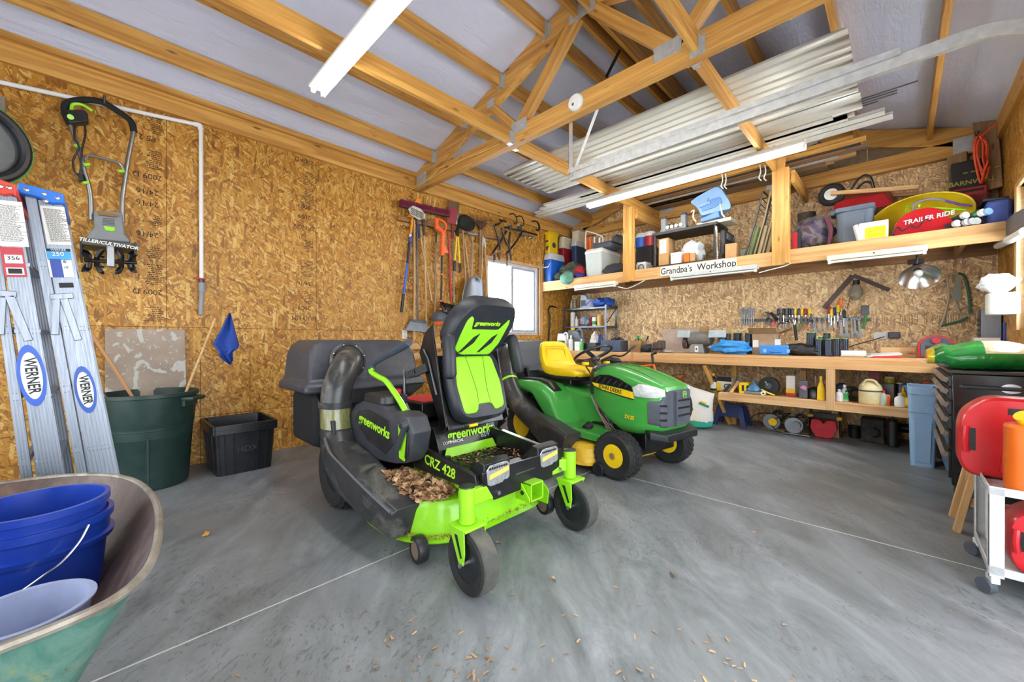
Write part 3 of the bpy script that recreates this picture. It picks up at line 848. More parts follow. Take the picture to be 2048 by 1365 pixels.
for s in (-1, 1): b.tube(spline([H0 + U * (s * 0.05) + sd * 0.10 + nS * 0.108, H0 + U * (s * 0.045) + sd * 0.2 + nS * 0.109, H0 + U * (s * 0.075) + sd * 0.42 + nS * 0.108]), 0.0022, 5)
part('stitching', b, pm('dark_green_thread', '#4f7f18', 0.7), cu)
B0 = H0 + sd * 0.475 + nS * 0.055
back_o = rpoly([(-0.17, 0.0), (0.15, -0.02), (0.235, 0.08), (0.265, 0.25), (0.21, 0.37), (-0.13, 0.375), (-0.235, 0.25), (-0.25, 0.08)], 0.08)
bk = part('seat_backrest', slab(B0, U, bd, nB, back_o, -0.03, 0.09, 0.045), VINYL, Z)
part('backrest_panel', slab(B0, U, bd, nB, rpoly([(-0.12, 0.01), (0.12, 0.005), (0.17, 0.09), (0.195, 0.235), (0.185, 0.275), (0.118, 0.19), (-0.118, 0.19), (-0.13, 0.285), (-0.16, 0.25), (-0.175, 0.14), (-0.18, 0.05)], 0.02, 3), 0.078, 0.098, 0.006), LIMEF, bk)
for s in (-1, 1):
    part('backrest_slash', MB().prism([(s * 0.04 - 0.075, 0.03), (s * 0.04 - 0.055, 0.032), (s * 0.04 + 0.02, 0.10), (s * 0.04 + 0.045, 0.165), (s * 0.04 + 0.005, 0.14), (s * 0.04 - 0.06, 0.05)], B0 + nB * 0.099 + U * (s * 0.035), U, bd, 0.003), VINYL, bk)
text('greenworks', 0.043, B0 + nB * 0.0935 + bd * 0.232 + U * 0.01, U, bd, LIMETXT, bk, shear=0.2, bold=0.0015)
for s in (-1, 1):
    c0 = B0 + U * (s * 0.30) + nB * 0.03 + bd * 0.10
    q0 = Vector((-1.88, 1.655 + s * 0.262, 1.145)); q1 = Vector((-1.84, 1.665 + s * 0.285, 0.885))
    arm = part('armrest', MB().tube([q0 + Vector((0.04, 0, 0)) * 0 + (q1 - q0) * t for t in (0.0, 0.03, 0.10, 0.5, 0.9, 0.97, 1.0)], [0.018, 0.032, 0.042, 0.045, 0.045, 0.036, 0.02], 16, flat=(0.72, 1.05)), VINYL, Z)
    part('armrest_bracket', MB().beam(q0 + Vector((-0.01, -s * 0.015, -0.03)), B0 + U * (s * 0.20) + bd * 0.02, 0.02, 0.03), BLKM, arm)
# seat pan, slotted side plates and spring
b = MB(); b.loft([[H0 + U * x + sd * y + nS * t for x, y in ((-0.23, -0.02), (0.23, -0.02), (0.23, 0.45), (-0.23, 0.45))] for t in (-0.03, -0.005)])
sp = part('seat_pan', b, BLKM, Z, 0.004)
for s in (-1, 1):
    pl = [(-0.02, -0.03), (0.50, -0.10), (0.60, 0.0), (0.62, 0.09), (0.30, 0.05), (0.0, 0.02)]
    b = MB().prism([(p[0], p[1]) for p in pl], H0 + U * (s * 0.255), sd, nS, 0.012)
    part('seat_side_plate', b, BLKM, Z, 0.003)
    part('seat_side_rod', MB().tube([H0 + U * (s * 0.272) + sd * 0.20 + nS * 0.01, H0 + U * (s * 0.272) + sd * 0.42 + nS * 0.0, H0 + U * (s * 0.272) + sd * 0.50 + nS * -0.03], 0.007, 8), M_STEEL, Z)
b = MB(); c0 = H0 + U * -0.30 + sd * 0.38 - nS * 0.11
for i in range(5): b.torus(c0 - nS * 0.014 * i - U * (0.006 * i), nS, 0.024 - 0.0015 * i, 0.0055, 20, 8)
b.beam(c0, c0 + nS * 0.10 + U * 0.02, 0.03, 0.05)
part('seat_spring', b, BLK, Z)
part('gas_strut', MB().tube([Vector((-2.02, 1.32, 0.50)), Vector((-2.25, 1.33, 0.72)), Vector((-2.26, 1.33, 0.92))], 0.009, 8), M_STEEL, Z)
b = MB().tube([H0 + U * -0.15 + nS * 0.05 - sd * 0.005, H0 + U * -0.15 + nS * 0.06 - sd * 0.02, H0 + U * -0.12 + nS * 0.06 - sd * 0.022], 0.005, 8)
lv = part('seat_lever', b, M_STEEL, Z)
part('lever_grip', MB().tube([H0 + U * -0.125 + nS * 0.06 - sd * 0.022, H0 + U * -0.06 + nS * 0.06 - sd * 0.020], [0.009, 0.010], 10), YEL, lv)
# right-hand console with lettering (and its twin on the far side)
cside = [(-2.55, 0.50), (-2.43, 0.40), (-2.14, 0.39), (-1.88, 0.415), (-1.75, 0.44), (-1.70, 0.50), (-1.66, 0.62), (-1.71, 0.70), (-1.80, 0.715), (-1.95, 0.705), (-2.02, 0.735), (-2.11, 0.765), (-2.29, 0.745), (-2.45, 0.70), (-2.56, 0.62)]
csx = 0.94
for y, s in ((1.185, -1), (1.93, 1)):
    rings = []; csx = 0.86 if s < 0 else 0.62; cq = -0.10 if s < 0 else -0.22
    cx, cz = -2.12, 0.56
    for k, g in ((-1, 0.90), (-0.92, 0.975), (-0.8, 1.0), (0.6, 1.0), (1.0, 0.97)):
        rings.append([Vector((cx + cq + (px - cx) * g * csx, y + s * -0.065 * k, cz + (pz - cz) * g * 0.97)) for px, pz in cside])
    co = part('console', MB().loft(rings), CHAR, Z, 0.006)
    part('console_panel', MB().prism([(-2.50, 0.60), (-2.32, 0.50), (-2.10, 0.455), (-2.01, 0.53), (-2.06, 0.655), (-2.30, 0.685), (-2.44, 0.665)], (0, y + s * 0.066, 0), (1, 0, 0), (0, 0, 1), 0.006), BLK, co, 0.002)
    if s < 0:
        text('greenworks', 0.080, (-2.24, y - 0.071, 0.60), (1, 0, -0.13), (0.13, 0, 1), LIMETXT, co, shear=0.1, bold=0.0018)
    b = MB().rbox((-2.26, y + 0.02, 0.755), (0.26, 0.17, 0.05), 0.04, taper=1.08)
    pod = part('control_pod', b, BLK, co, 0.008)
    part('key_knob', MB().lathe([(0.014, 0), (0.022, 0.012), (0.022, 0.026), (0.012, 0.034), (0, 0.034)], (-2.17, y + 0.05, 0.78), n=14), RED, pod)
part('console_slot', MB().prism([(-1.945, 0.47), (-1.895, 0.46), (-1.87, 0.60), (-1.90, 0.65), (-1.955, 0.65)], (0, 1.117, 0), (1, 0, 0), (0, 0, 1), 0.006), LIME, Z)
part('console_slot', MB().prism([(-1.885, 0.48), (-1.865, 0.475), (-1.855, 0.60), (-1.865, 0.62)], (0, 1.1165, 0), (1, 0, 0), (0, 0, 1), 0.007), BLKM, Z)
dm = MB().cyl((-1.94, 1.10, 0.52), (-1.87, 1.105, 0.65), 0.016, n=12); dm.cyl((-1.885, 1.09, 0.65), (-1.885, 1.13, 0.66), 0.022, n=14)
part('damper', dm, CHAR, Z)
for y, s in ((1.20, -1), (1.965, 1)):
    lev = part('control_lever', MB().tube(spline([(-2.02, y, 0.70), (-2.10, y, 0.765), (-2.22, y - 0.01, 0.855), (-2.30, y - 0.01, 0.875), (-2.42, y - 0.01, 0.905), (-2.42, y, 0.93)], 5), 0.017, 10), LIME, Z)
    part('lever_grip', MB().tube(spline([(-2.43, y, 0.915), (-2.41, y, 0.96), (-2.30, y, 1.00), (-2.12, y, 1.05), (-1.985, y, 1.095)], 5), 0.0215, 12), pm('foam_grip', '#3a4250', 0.7), lev)
# rear bagger
hx0, hx1 = -3.45, -2.90
hop = part('bagger_hood', MB().loft([[Vector((x, 1.41 + yy, z)) for x, yy in ((hx1 + dx, -w), (hx1 + dx, w), (hx0, w), (hx0, -w))] for z, w, dx in ((0.74, 0.475, 0.05), (0.80, 0.47, 0.04), (0.815, 0.435, 0.0), (1.0, 0.415, -0.03), (1.07, 0.385, -0.06), (1.11, 0.33, -0.12))]), pm('hood_plastic', '#3c3f47', 0.42, var=0.15, dirt=('#6a665c', 0.25)), Z, 0.02)
b = MB().lathe([(0.135, 0), (0.135, 0.012), (0.115, 0.02), (0.11, 0.012)], (-2.915, 1.25, 0.955), (1, 0, 0.12), n=32)
fg = part('duct_flange', b, DUCT, hop)
for i in range(8):
    a = 2 * PI * i / 8 + 0.3
    part('flange_bolt', MB().sph((-2.895, 1.25 + 0.122 * math.cos(a), 0.955 + 0.122 * math.sin(a)), 0.007, 8), M_CHROME, fg)
b = MB(); b.bb(-3.42, -2.92, 1.02, 1.80, 0.34, 0.735); part('bag', b, pm('bag_fabric', '#15161a', 0.8, var=0.2), Z, 0.05)
b = MB(); b.prism([(1.0, 0.75), (1.87, 0.75), (1.87, 0.72), (1.70, 0.62), (1.05, 0.66)], (-2.88, 0, 0), (0, 1, 0), (0, 0, 1), 0.012); b.beam((-2.9, 1.2, 0.70), (-2.62, 1.25, 0.45), 0.03, 0.03); b.beam((-2.9, 1.8, 0.62), (-2.6, 1.8, 0.45), 0.03, 0.03)
part('bagger_frame', b, BLKM, Z, 0.003)
part('bumper_bar', MB().bb(-2.88, -2.80, 1.08, 1.95, 0.50, 0.60), pm('slate_paint', '#3b414c', 0.5), Z, 0.004)
# intake duct
pts = spline([(-2.90, 1.25, 0.955), (-2.80, 1.20, 0.95), (-2.70, 1.12, 0.88), (-2.66, 1.07, 0.78), (-2.65, 1.055, 0.68)], 5)
d1 = part('duct_elbow', MB().tube(pts, [0.088 + 0.006 * min(1, i / 8) for i in range(len(pts))], 24), DUCT, Z)
n = NT('smoky_sleeve'); c = n.coord()
nz = n.noise(n.mapping(c, (12, 12, 3)), 2.0, 6, 0.7)
n.out(n.ramp(nz, [(0.3, '#4a4a26'), (0.55, '#77784a'), (0.8, '#9a9a6c')]), 0.25, 0.0, Coat_Weight=0.4)
part('clear_sleeve', MB().tube([(-2.65, 1.055, 0.695), (-2.64, 1.052, 0.60), (-2.62, 1.05, 0.52)], [0.094, 0.094, 0.095], 24), n.m, Z)
for zz, xx in ((0.69, -2.65), (0.525, -2.622)):
    part('duct_collar', MB().lathe([(0.095, -0.02), (0.102, -0.018), (0.102, 0.018), (0.095, 0.02)], (xx, 1.053, zz), (0.05, 0, 1), n=28, close=True), DUCT, Z)
bt = MB()
def dsec(c, w, h, dirv, r):
    dirv = Vector(dirv).normalized(); a = Vector((0, 1, 0)); a = (a - dirv * a.dot(dirv)).normalized(); bvec = dirv.cross(a)
    return [Vector(c) + a * p[0] + bvec * p[1] for p in rrect(w, h, r, 5)]
bt.loft([dsec((-2.62, 1.05, 0.53), 0.19, 0.19, (0.1, 0, -1), 0.09), dsec((-2.58, 1.045, 0.44), 0.20, 0.21, (0.4, 0, -1), 0.09), dsec((-2.48, 1.038, 0.375), 0.20, 0.22, (0.8, 0, -0.7), 0.06), dsec((-2.30, 1.035, 0.32), 0.205, 0.23, (1, 0, -0.4), 0.035), dsec((-2.0, 1.04, 0.25), 0.19, 0.20, (1, 0, -0.28), 0.03), dsec((-1.76, 1.045, 0.205), 0.16, 0.16, (1, 0, -0.2), 0.03)])
bo = part('duct_boot', bt, DUCT, Z, 0.004)
part('boot_rib', MB().tube(spline([(-2.55, 0.95, 0.50), (-2.42, 0.930, 0.445), (-2.26, 0.930, 0.405), (-2.0, 0.943, 0.335), (-1.77, 0.965, 0.272)], 5), 0.007, 6), pm('scuffed_edge', '#56595f', 0.5), bo)
part('duct_latch', MB().beam((-2.555, 1.0, 0.60), (-2.535, 1.0, 0.45), 0.02, 0.05), BLK, bo, 0.004)
# clippings discharge plate below the boot
lip = spline([P(733, 1026, z=0.13), P(737, 1042, z=0.10), P(760, 1056, z=0.10), P(795, 1064, z=0.10), P(840, 1068, z=0.10)], 6)
part('discharge_lip', MB().tube(lip, 0.010, 8), LIME, Z)
cq = Vector((-1.93, 1.16, 0.12))
part('discharge_skirt', MB().loft([[p + (cq - p) * 0.04 + Vector((0, 0, 0.004)) for p in lip], [p + (cq - p) * 0.6 + Vector((0, 0, 0.05)) for p in lip]], False, False), BLKM, Z)

# dry leaves lying on the deck
n = NT('dry_leaf'); c = n.coord()
n.out(n.ramp(n('TexVoronoi', {'Vector': c, 'Scale': 32.0}).outputs['Color'], [(0.1, '#6b4a30'), (0.4, '#97714d'), (0.7, '#b8946c'), (0.95, '#d2b48c')]), 0.85)
leafm = n.m
b = MB(); rnd = random.Random(9)
def leaf(b, p, s, rnd):
    R = rot3(rnd.uniform(-55, 55), rnd.uniform(-55, 55), rnd.uniform(0, 360)); n_ = 7
    ring = []
    for i in range(n_):
        a = 2 * PI * i / n_; rr = s * (1 if i % 2 == 0 else 0.66) * rnd.uniform(0.7, 1.15)
        ring.append(Vector(p) + R @ Vector((rr * math.cos(a), rr * math.sin(a), rnd.uniform(-0.25, 0.25) * s)))
    c = b.bm.verts.new(Vector(p) + R @ Vector((0, 0, s * 0.3))); vs = [b.bm.verts.new(q) for q in ring]
    for i in range(n_): b.bm.faces.new((c, vs[i], vs[(i + 1) % n_]))
for i in range(900):
    x = rnd.uniform(-2.14, -1.66); y = rnd.uniform(1.07, 1.25) + max(0, (x + 1.9)) * 0.25
    hgt = 0.05 * max(0, 1 - abs(x + 1.95) / 0.3)
    leaf(b, (x, y, 0.298 + rnd.uniform(0, 0.03 + hgt)), rnd.choice((0.008, 0.012, 0.018, 0.03)), rnd)
leaf(b, (-1.80, 1.12, 0.36), 0.06, rnd); leaf(b, (-2.05, 1.10, 0.37), 0.04, rnd)
solo('leaf_litter', b, leafm, 'heap of crumpled brown dry leaves on the lime green mower deck', 'leaves', kind='stuff')

# ================================================================== green and yellow lawn tractor
JG = pm('tractor_green', '#3f9a3f', 0.3, var=0.05, coat=0.35, dirt=('#6f8a5a', 0.2), scale=5)
JY = pm('tractor_yellow', '#f2cc12', 0.4, var=0.05)
JYD = pm('deck_yellow', '#d9ae2a', 0.5, var=0.1, dirt=('#6b5a30', 0.5))
T = thing('lawn_tractor', 'green lawn tractor with a yellow seat and yellow wheel hubs', 'lawn tractor', (-2.763, 3.444, 0), math.radians(-9.6), local=True)
for y in (-0.36, 0.36): wheel('rear_wheel', (0.05, y, 0.25), (0, 1, 0), 0.25, 0.22, T, RUB, JY, tread=24, hubr=0.52, dish=0.6)
for y in (-0.37, 0.37):
    wheel('front_wheel', (1.22, y, 0.187), (-0.06, 1, 0), 0.187, 0.155, T, RUB, JY, tread=26, hubr=0.48, dish=0.6)
    part('wheel_cap', MB().cyl((1.22 + 0.003, y - math.copysign(1, -y) * 0.035, 0.187), (1.22, y + math.copysign(1, y) * 0.074, 0.187), 0.026, n=14), pm('worn_brass', '#9a7a50', 0.5), T)
def hsec(x, w, z0, z1, r, yo=0.0): return [Vector((x, yo + p[0], (z0 + z1) / 2 + p[1])) for p in rrect(w, z1 - z0, r, 5)]
hd = part('hood', MB().loft([hsec(0.79, 0.36, 0.60, 0.80, 0.06), hsec(0.84, 0.46, 0.50, 0.86, 0.08), hsec(0.98, 0.48, 0.40, 0.885, 0.09), hsec(1.13, 0.48, 0.33, 0.865, 0.09), hsec(1.28, 0.47, 0.335, 0.825, 0.08), hsec(1.40, 0.45, 0.36, 0.785, 0.07), hsec(1.48, 0.41, 0.385, 0.755, 0.06), hsec(1.51, 0.34, 0.41, 0.74, 0.05)]), JG, T, 0.0, 50)
for yy in (-0.09, 0.09):
    part('hood_crease', MB().tube(spline([(0.86, yy, 0.868), (0.98, yy, 0.888), (1.13, yy * 1.05, 0.868), (1.28, yy * 1.1, 0.828), (1.42, yy * 1.2, 0.78)], 5), 0.006, 6), JG, hd)
for s in (-1, 1):
    yy = s * 0.239
    sv = part('side_vent', MB().prism([(0.825, 0.735), (0.85, 0.775), (0.93, 0.805), (1.03, 0.808), (1.13, 0.785), (1.25, 0.735), (1.27, 0.69), (1.20, 0.70)], (0, yy, 0), (1, 0, 0), (0, 0, 1), 0.012), BLKM, hd, 0.002)
    b = MB()
    for i in range(6): b.beam((0.885 + i * 0.062, yy + s * 0.006, 0.738 - i * 0.004), (0.93 + i * 0.06, yy + s * 0.006, 0.79 - i * 0.009), 0.01, 0.016, (0, 1, 0))
    part('louvre', b, CHAR, sv)
    st_ = part('side_stripe', MB().prism([(0.828, 0.728), (1.20, 0.695), (1.265, 0.683), (1.275, 0.632), (1.20, 0.640), (0.95, 0.675), (0.86, 0.70)], (0, yy, 0), (1, 0, 0), (0, 0, 1), 0.014), JY, hd, 0.001)
    part('stripe_edge', MB().tube([(0.84, yy + s * 0.004, 0.703), (0.95, yy + s * 0.004, 0.672), (1.20, yy + s * 0.004, 0.636), (1.275, yy + s * 0.004, 0.628)], 0.005, 6), BLKM, hd)
    if s < 0:
        text('JOHN DEERE', 0.048, (1.035, -0.2468, 0.687), (1, 0, -0.125), (0.1, 0, 1), BTXT, st_, bold=0.0008, stretch=0.92)
        text('D125', 0.042, (1.235, -0.2425, 0.475), (1, 0, -0.05), (0.05, 0, 1), JY, hd, 'model_lettering', bold=0.0012)
    lo = [(1.265, 0.249, 0.725), (1.33, 0.249, 0.757), (1.40, 0.240, 0.757), (1.465, 0.218, 0.742), (1.515, 0.178, 0.722), (1.522, 0.172, 0.672), (1.47, 0.215, 0.655), (1.38, 0.242, 0.650), (1.285, 0.249, 0.655)]
    li = [(x - 0.03, max(0.12, y - 0.05), z) for x, y, z in lo]
    cen = (1.40, 0.255, 0.705)
    lm_ = [tuple(a + (c_ - a) * 0.45 for a, c_ in zip(p, (1.41, 0.236, 0.705))) for p in lo]; lm_ = [(x + 0.004, y + 0.018, z) for x, y, z in lm_]
    part('headlight', MB().loft([[Vector((x, s * y, z)) for x, y, z in li], [Vector((x, s * y, z)) for x, y, z in lo], [Vector((x, s * y, z)) for x, y, z in lm_]]), pm('headlight_glass', '#d4d8d6', 0.1, var=0.2, coat=1.0, scale=30), T, 0.004)
b = MB().loft([hsec(1.40, 0.462, 0.425, 0.645, 0.04), hsec(1.50, 0.415, 0.425, 0.65, 0.04), hsec(1.525, 0.33, 0.43, 0.715, 0.03)])
gr = part('grille', b, DGREY, T, 0.004)
b = MB()
for z in (0.50, 0.56, 0.62): b.bb(1.515, 1.532, -0.02, 0.15, z, z + 0.014)
for z in (0.49, 0.545, 0.60): b.box((1.50, -0.175, z), (0.05, 0.07, 0.012), rot3(0, 0, 40))
part('grille_slot', b, pm('shadow_black', '#060607', 0.8), gr)
part('grille_rib', MB().bb(1.522, 1.54, -0.055, -0.035, 0.43, 0.70), DGREY, gr)
em = part('hood_badge', MB().prism(rrect(0.05, 0.055, 0.015), (1.53, 0.075, 0.672), (0, 1, 0), (0, 0, 1), 0.006), pm('badge_lime', '#9bd36a', 0.4), gr)
part('deer_emblem', MB().prism(rrect(0.038, 0.043, 0.012), (1.534, 0.075, 0.672), (0, 1, 0), (0, 0, 1), 0.002), pm('badge_green', '#2c6f38', 0.4), em)
b = MB(); b.tube([(1.536, 0.06, 0.678), (1.536, 0.068, 0.667), (1.536, 0.082, 0.667), (1.536, 0.090, 0.68)], 0.002, 5); b.tube([(1.536, 0.064, 0.688), (1.536, 0.068, 0.676), (1.536, 0.074, 0.672), (1.536, 0.08, 0.676), (1.536, 0.086, 0.688)], 0.0018, 5)
part('badge_figure', b, pm('badge_lime2', '#b9e38a', 0.4), em)
part('front_bumper', MB().loft([hsec(1.36, 0.42, 0.355, 0.395, 0.01), hsec(1.46, 0.58, 0.335, 0.40, 0.015), hsec(1.565, 0.42, 0.325, 0.385, 0.015)]), BLK, T, 0.006)
b = MB(); b.bb(0.45, 1.32, -0.14, 0.14, 0.20, 0.36); b.bb(1.14, 1.30, -0.30, 0.30, 0.16, 0.22); b.bb(-0.25, 0.5, -0.22, 0.22, 0.20, 0.42)
part('chassis', b, BLKM, T, 0.01)
b = MB(); rnd = random.Random(4)
b.cyl((0.98, -0.10, 0.40), (0.98, 0.10, 0.40), 0.09, n=18); b.bb(0.86, 1.05, -0.19, 0.19, 0.45, 0.60)
for i in range(9): b.tube(spline([(rnd.uniform(0.80, 0.95), -0.20, rnd.uniform(0.5, 0.62)), (rnd.uniform(0.88, 1.0), -0.225, rnd.uniform(0.42, 0.55)), (rnd.uniform(0.95, 1.1), -0.20, rnd.uniform(0.32, 0.45))], 4), 0.006, 6)
part('engine', b, M_STEEL, T)
for i in range(3): part('wiring', MB().tube(spline([(0.80 + .02 * i, -0.22, 0.60), (0.86 + .02 * i, -0.235, 0.52 - .02 * i), (0.93 + .015 * i, -0.23, 0.42), (0.98 + .02 * i, -0.21, 0.33)], 5), 0.004, 6), pm('loom_red', '#8a5a58', 0.5) if i else GREY, T)
# rear fender body: loft across x with wheel arches implied by tapered sides
fend = MB()
def fsec(x, w, z0, z1, r): return hsec(x, w, z0, z1, r)
fend.loft([fsec(-0.32, 0.60, 0.50, 0.64, 0.05), fsec(-0.20, 0.88, 0.56, 0.68, 0.05), fsec(0.05, 0.92, 0.60, 0.70, 0.045), fsec(0.22, 0.92, 0.56, 0.70, 0.06), fsec(0.34, 0.90, 0.42, 0.67, 0.07), fsec(0.46, 0.88, 0.30, 0.60, 0.07), fsec(0.54, 0.86, 0.29, 0.44, 0.05), fsec(0.60, 0.85, 0.285, 0.335, 0.02), fsec(1.08, 0.84, 0.285, 0.325, 0.015)])
fd = part('fender_body', fend, JG, T, 0.0, 50)
part('foot_lip', MB().bb(0.55, 1.10, -0.435, -0.415, 0.265, 0.325), JG, fd, 0.006)
part('tunnel', MB().loft([hsec(0.40, 0.34, 0.30, 0.66, 0.05), hsec(0.62, 0.30, 0.30, 0.62, 0.05), hsec(0.85, 0.26, 0.30, 0.60, 0.04)]), JG, T)
part('fender_cap', MB().loft([hsec(-0.05, 0.10, 0.685, 0.715, 0.012, -0.30), hsec(0.22, 0.11, 0.69, 0.72, 0.012, -0.30), hsec(0.34, 0.11, 0.62, 0.70, 0.02, -0.30), hsec(0.44, 0.11, 0.53, 0.63, 0.02, -0.30)]), BLK, fd, 0.004)
part('deck_lift_slot', MB().prism(rrect(0.05, 0.12, 0.02), (0.535, -0.12, 0.50), (0, 1, 0), (-0.42, 0, 1), 0.02), BLK, fd, 0.003)
b = MB()
for i in range(8): b.beam((0.62 + i * 0.028, -0.40, 0.328), (0.66 + i * 0.028, -0.28, 0.328), 0.010, 0.006)
part('foot_grip', b, BLK, fd)
part('pedal', MB().cyl((0.86, -0.36, 0.33), (0.86, -0.30, 0.36), 0.035, n=16), BLK, T)
part('seat_base', MB().loft([hsec(0.05, 0.34, 0.70, 0.755, 0.02), hsec(0.50, 0.38, 0.66, 0.73, 0.02)]), BLKM, T, 0.01)
# seat
sc_ = MB()
def srow(x, z, w, lift, dirn):
    out = []
    for k in range(13):
        t = -1 + k / 6
        side = abs(t) ** 3
        out.append(Vector((x + (lift * side if dirn == 'x' else 0), t * w, z + (lift * side if dirn == 'z' else 0))))
    return out
rows = [srow(0.60, 0.76, 0.19, 0.00, 'z'), srow(0.58, 0.80, 0.215, 0.005, 'z'), srow(0.50, 0.805, 0.22, 0.02, 'z'), srow(0.34, 0.80, 0.225, 0.035, 'z'), srow(0.20, 0.81, 0.23, 0.045, 'z'), srow(0.12, 0.85, 0.228, 0.06, 'x'), srow(0.075, 0.93, 0.22, 0.055, 'x'), srow(0.05, 1.02, 0.205, 0.045, 'x'), srow(0.03, 1.08, 0.175, 0.02, 'x'), srow(0.005, 1.10, 0.13, 0.01, 'x')]
back = [srow(0.58, 0.745, 0.18, 0, 'z'), srow(0.56, 0.745, 0.20, 0, 'z'), srow(0.48, 0.745, 0.21, 0.0, 'z'), srow(0.34, 0.74, 0.215, 0.0, 'z'), srow(0.16, 0.74, 0.215, 0.0, 'z'), srow(0.05, 0.79, 0.215, 0.04, 'x'), srow(0.01, 0.90, 0.205, 0.03, 'x'), srow(-0.01, 1.0, 0.19, 0.02, 'x'), srow(-0.02, 1.06, 0.16, 0.01, 'x'), srow(-0.02, 1.09, 0.12, 0.0, 'x')]
sc_.loft([a + b_[::-1] for a, b_ in zip(rows, back)], True)
ys = part('seat', sc_, JY, T, 0.0, 60)
ys.modifiers.new('soft', 'SUBSURF').levels = 1; ys.modifiers['soft'].render_levels = 2
b = MB(); b.tube([Vector((p[0] * 0 + 0.085 - p[1] * 0.16, p[0], 0.955 + p[1])) for p in rrect(0.27, 0.13, 0.03)], 0.006, 6, closed=True)
b.tube([(0.075, -0.13, 1.04), (0.07, 0, 1.042), (0.075, 0.13, 1.04)], 0.006, 6)
part('seat_piping', b, pm('seam_yellow', '#d8b00c', 0.5), ys)
part('seat_rim', MB().loft([hsec(0.0, 0.40, 0.735, 0.80, 0.02), hsec(0.30, 0.44, 0.715, 0.75, 0.02), hsec(0.58, 0.40, 0.72, 0.76, 0.02)]), BLK, ys)
# dash and steering wheel
part('dash', MB().loft([hsec(0.70, 0.26, 0.60, 0.80, 0.04), hsec(0.78, 0.40, 0.62, 0.865, 0.05), hsec(0.86, 0.44, 0.60, 0.895, 0.05)]), CHAR, T, 0.004)
sw = MB().torus((0.62, 0, 0.975), (-0.45, 0, 0.9), 0.185, 0.014, 36, 10)
swh = part('steering_wheel', sw, BLK, T)
ax = Vector((-0.45, 0, 0.9)).normalized(); a1 = Vector((0, 1, 0)); a2 = ax.cross(a1)
b = MB()
for ang in (-25, 90, 205):
    e = a1 * math.cos(math.radians(ang)) + a2 * math.sin(math.radians(ang)); b.beam(Vector((0.62, 0, 0.975)) - ax * 0.045, Vector((0.62, 0, 0.975)) + e * 0.178, 0.04, 0.012, ax)
b.lathe([(0.045, -0.03), (0.05, 0.0), (0.03, 0.012), (0, 0.012)], Vector((0.62, 0, 0.975)) - ax * 0.045, ax, 16)
b.cyl(Vector((0.62, 0, 0.975)) - ax * 0.05, (0.735, 0, 0.74), 0.022)
part('steering_column', b, CHAR, swh)
for yy in (-0.15, 0.15): part('control_knob', MB().rbox((0.66, yy, 0.885), (0.05, 0.06, 0.03), 0.012), JY, T, 0.005)
part('choke_lever', MB().cyl((0.66, -0.15, 0.87), (0.71, -0.13, 0.79), 0.007, n=8), BLK, T)
# mower deck
b = MB().loft([[Vector((x, y, z)) for x, y in rpoly([(0.38 - g, -0.50 - g), (1.0 + g, -0.54 - g), (1.10 + g, -0.30), (1.12 + g, 0.30), (1.0 + g, 0.48 + g), (0.38 - g, 0.48 + g)], 0.1)] for z, g in ((0.07, 0.01), (0.075, 0.02), (0.09, 0.0), (0.20, -0.01), (0.235, -0.05))])
part('mower_deck', b, JYD, T)
for (x, y) in ((1.10, -0.46), (1.12, 0.42)): wheel('gauge_wheel', (x, y, 0.06), (0, 1, 0), 0.055, 0.04, T, BLK, BLK)
# rear bagger and its duct
part('bagger_hood', MB().loft([[Vector((x, y, z)) for x, y in rpoly([(-0.98 - g, -0.47 - g), (-0.50 + g, -0.47 - g), (-0.50 + g, 0.47 + g), (-0.98 - g, 0.47 + g)], 0.06)] for z, g in ((0.74, 0.03), (0.80, 0.03), (0.81, 0.0), (1.04, -0.02), (1.09, -0.04), (1.105, -0.08))]), pm('bagger_plastic', '#44474d', 0.5, var=0.1), T, 0.0)
part('bagger_post', MB().beam((-0.42, -0.02, 0.78), (-0.32, -0.02, 0.45), 0.03, 0.06), BLKM, T)
part('bag', MB().bb(-0.96, -0.52, -0.43, 0.43, 0.30, 0.74), _mc['bag_fabric'], T, 0.04)
pts = spline([(-0.50, -0.20, 0.98), (-0.36, -0.30, 0.94), (-0.20, -0.45, 0.80), (-0.08, -0.515, 0.66), (0.05, -0.53, 0.52), (0.28, -0.53, 0.385), (0.50, -0.53, 0.30)], 5)
cd = part('bagger_duct', MB().tube(pts, 0.098, 24), DUCT, T)
part('duct_boot', MB().loft([dsec((0.42, -0.53, 0.325), 0.20, 0.21, (1, 0, -0.4), 0.09), dsec((0.60, -0.53, 0.27), 0.21, 0.24, (1, 0, -0.3), 0.05), dsec((0.86, -0.53, 0.21), 0.20, 0.22, (1, 0, -0.22), 0.03)]), DUCT, T, 0.004)
part('duct_band', MB().lathe([(0.101, -0.012), (0.105, -0.012), (0.105, 0.012), (0.101, 0.012)], (-0.085, -0.512, 0.665), (0.72, -0.12, -0.70), n=28, close=True), LIME, cd)

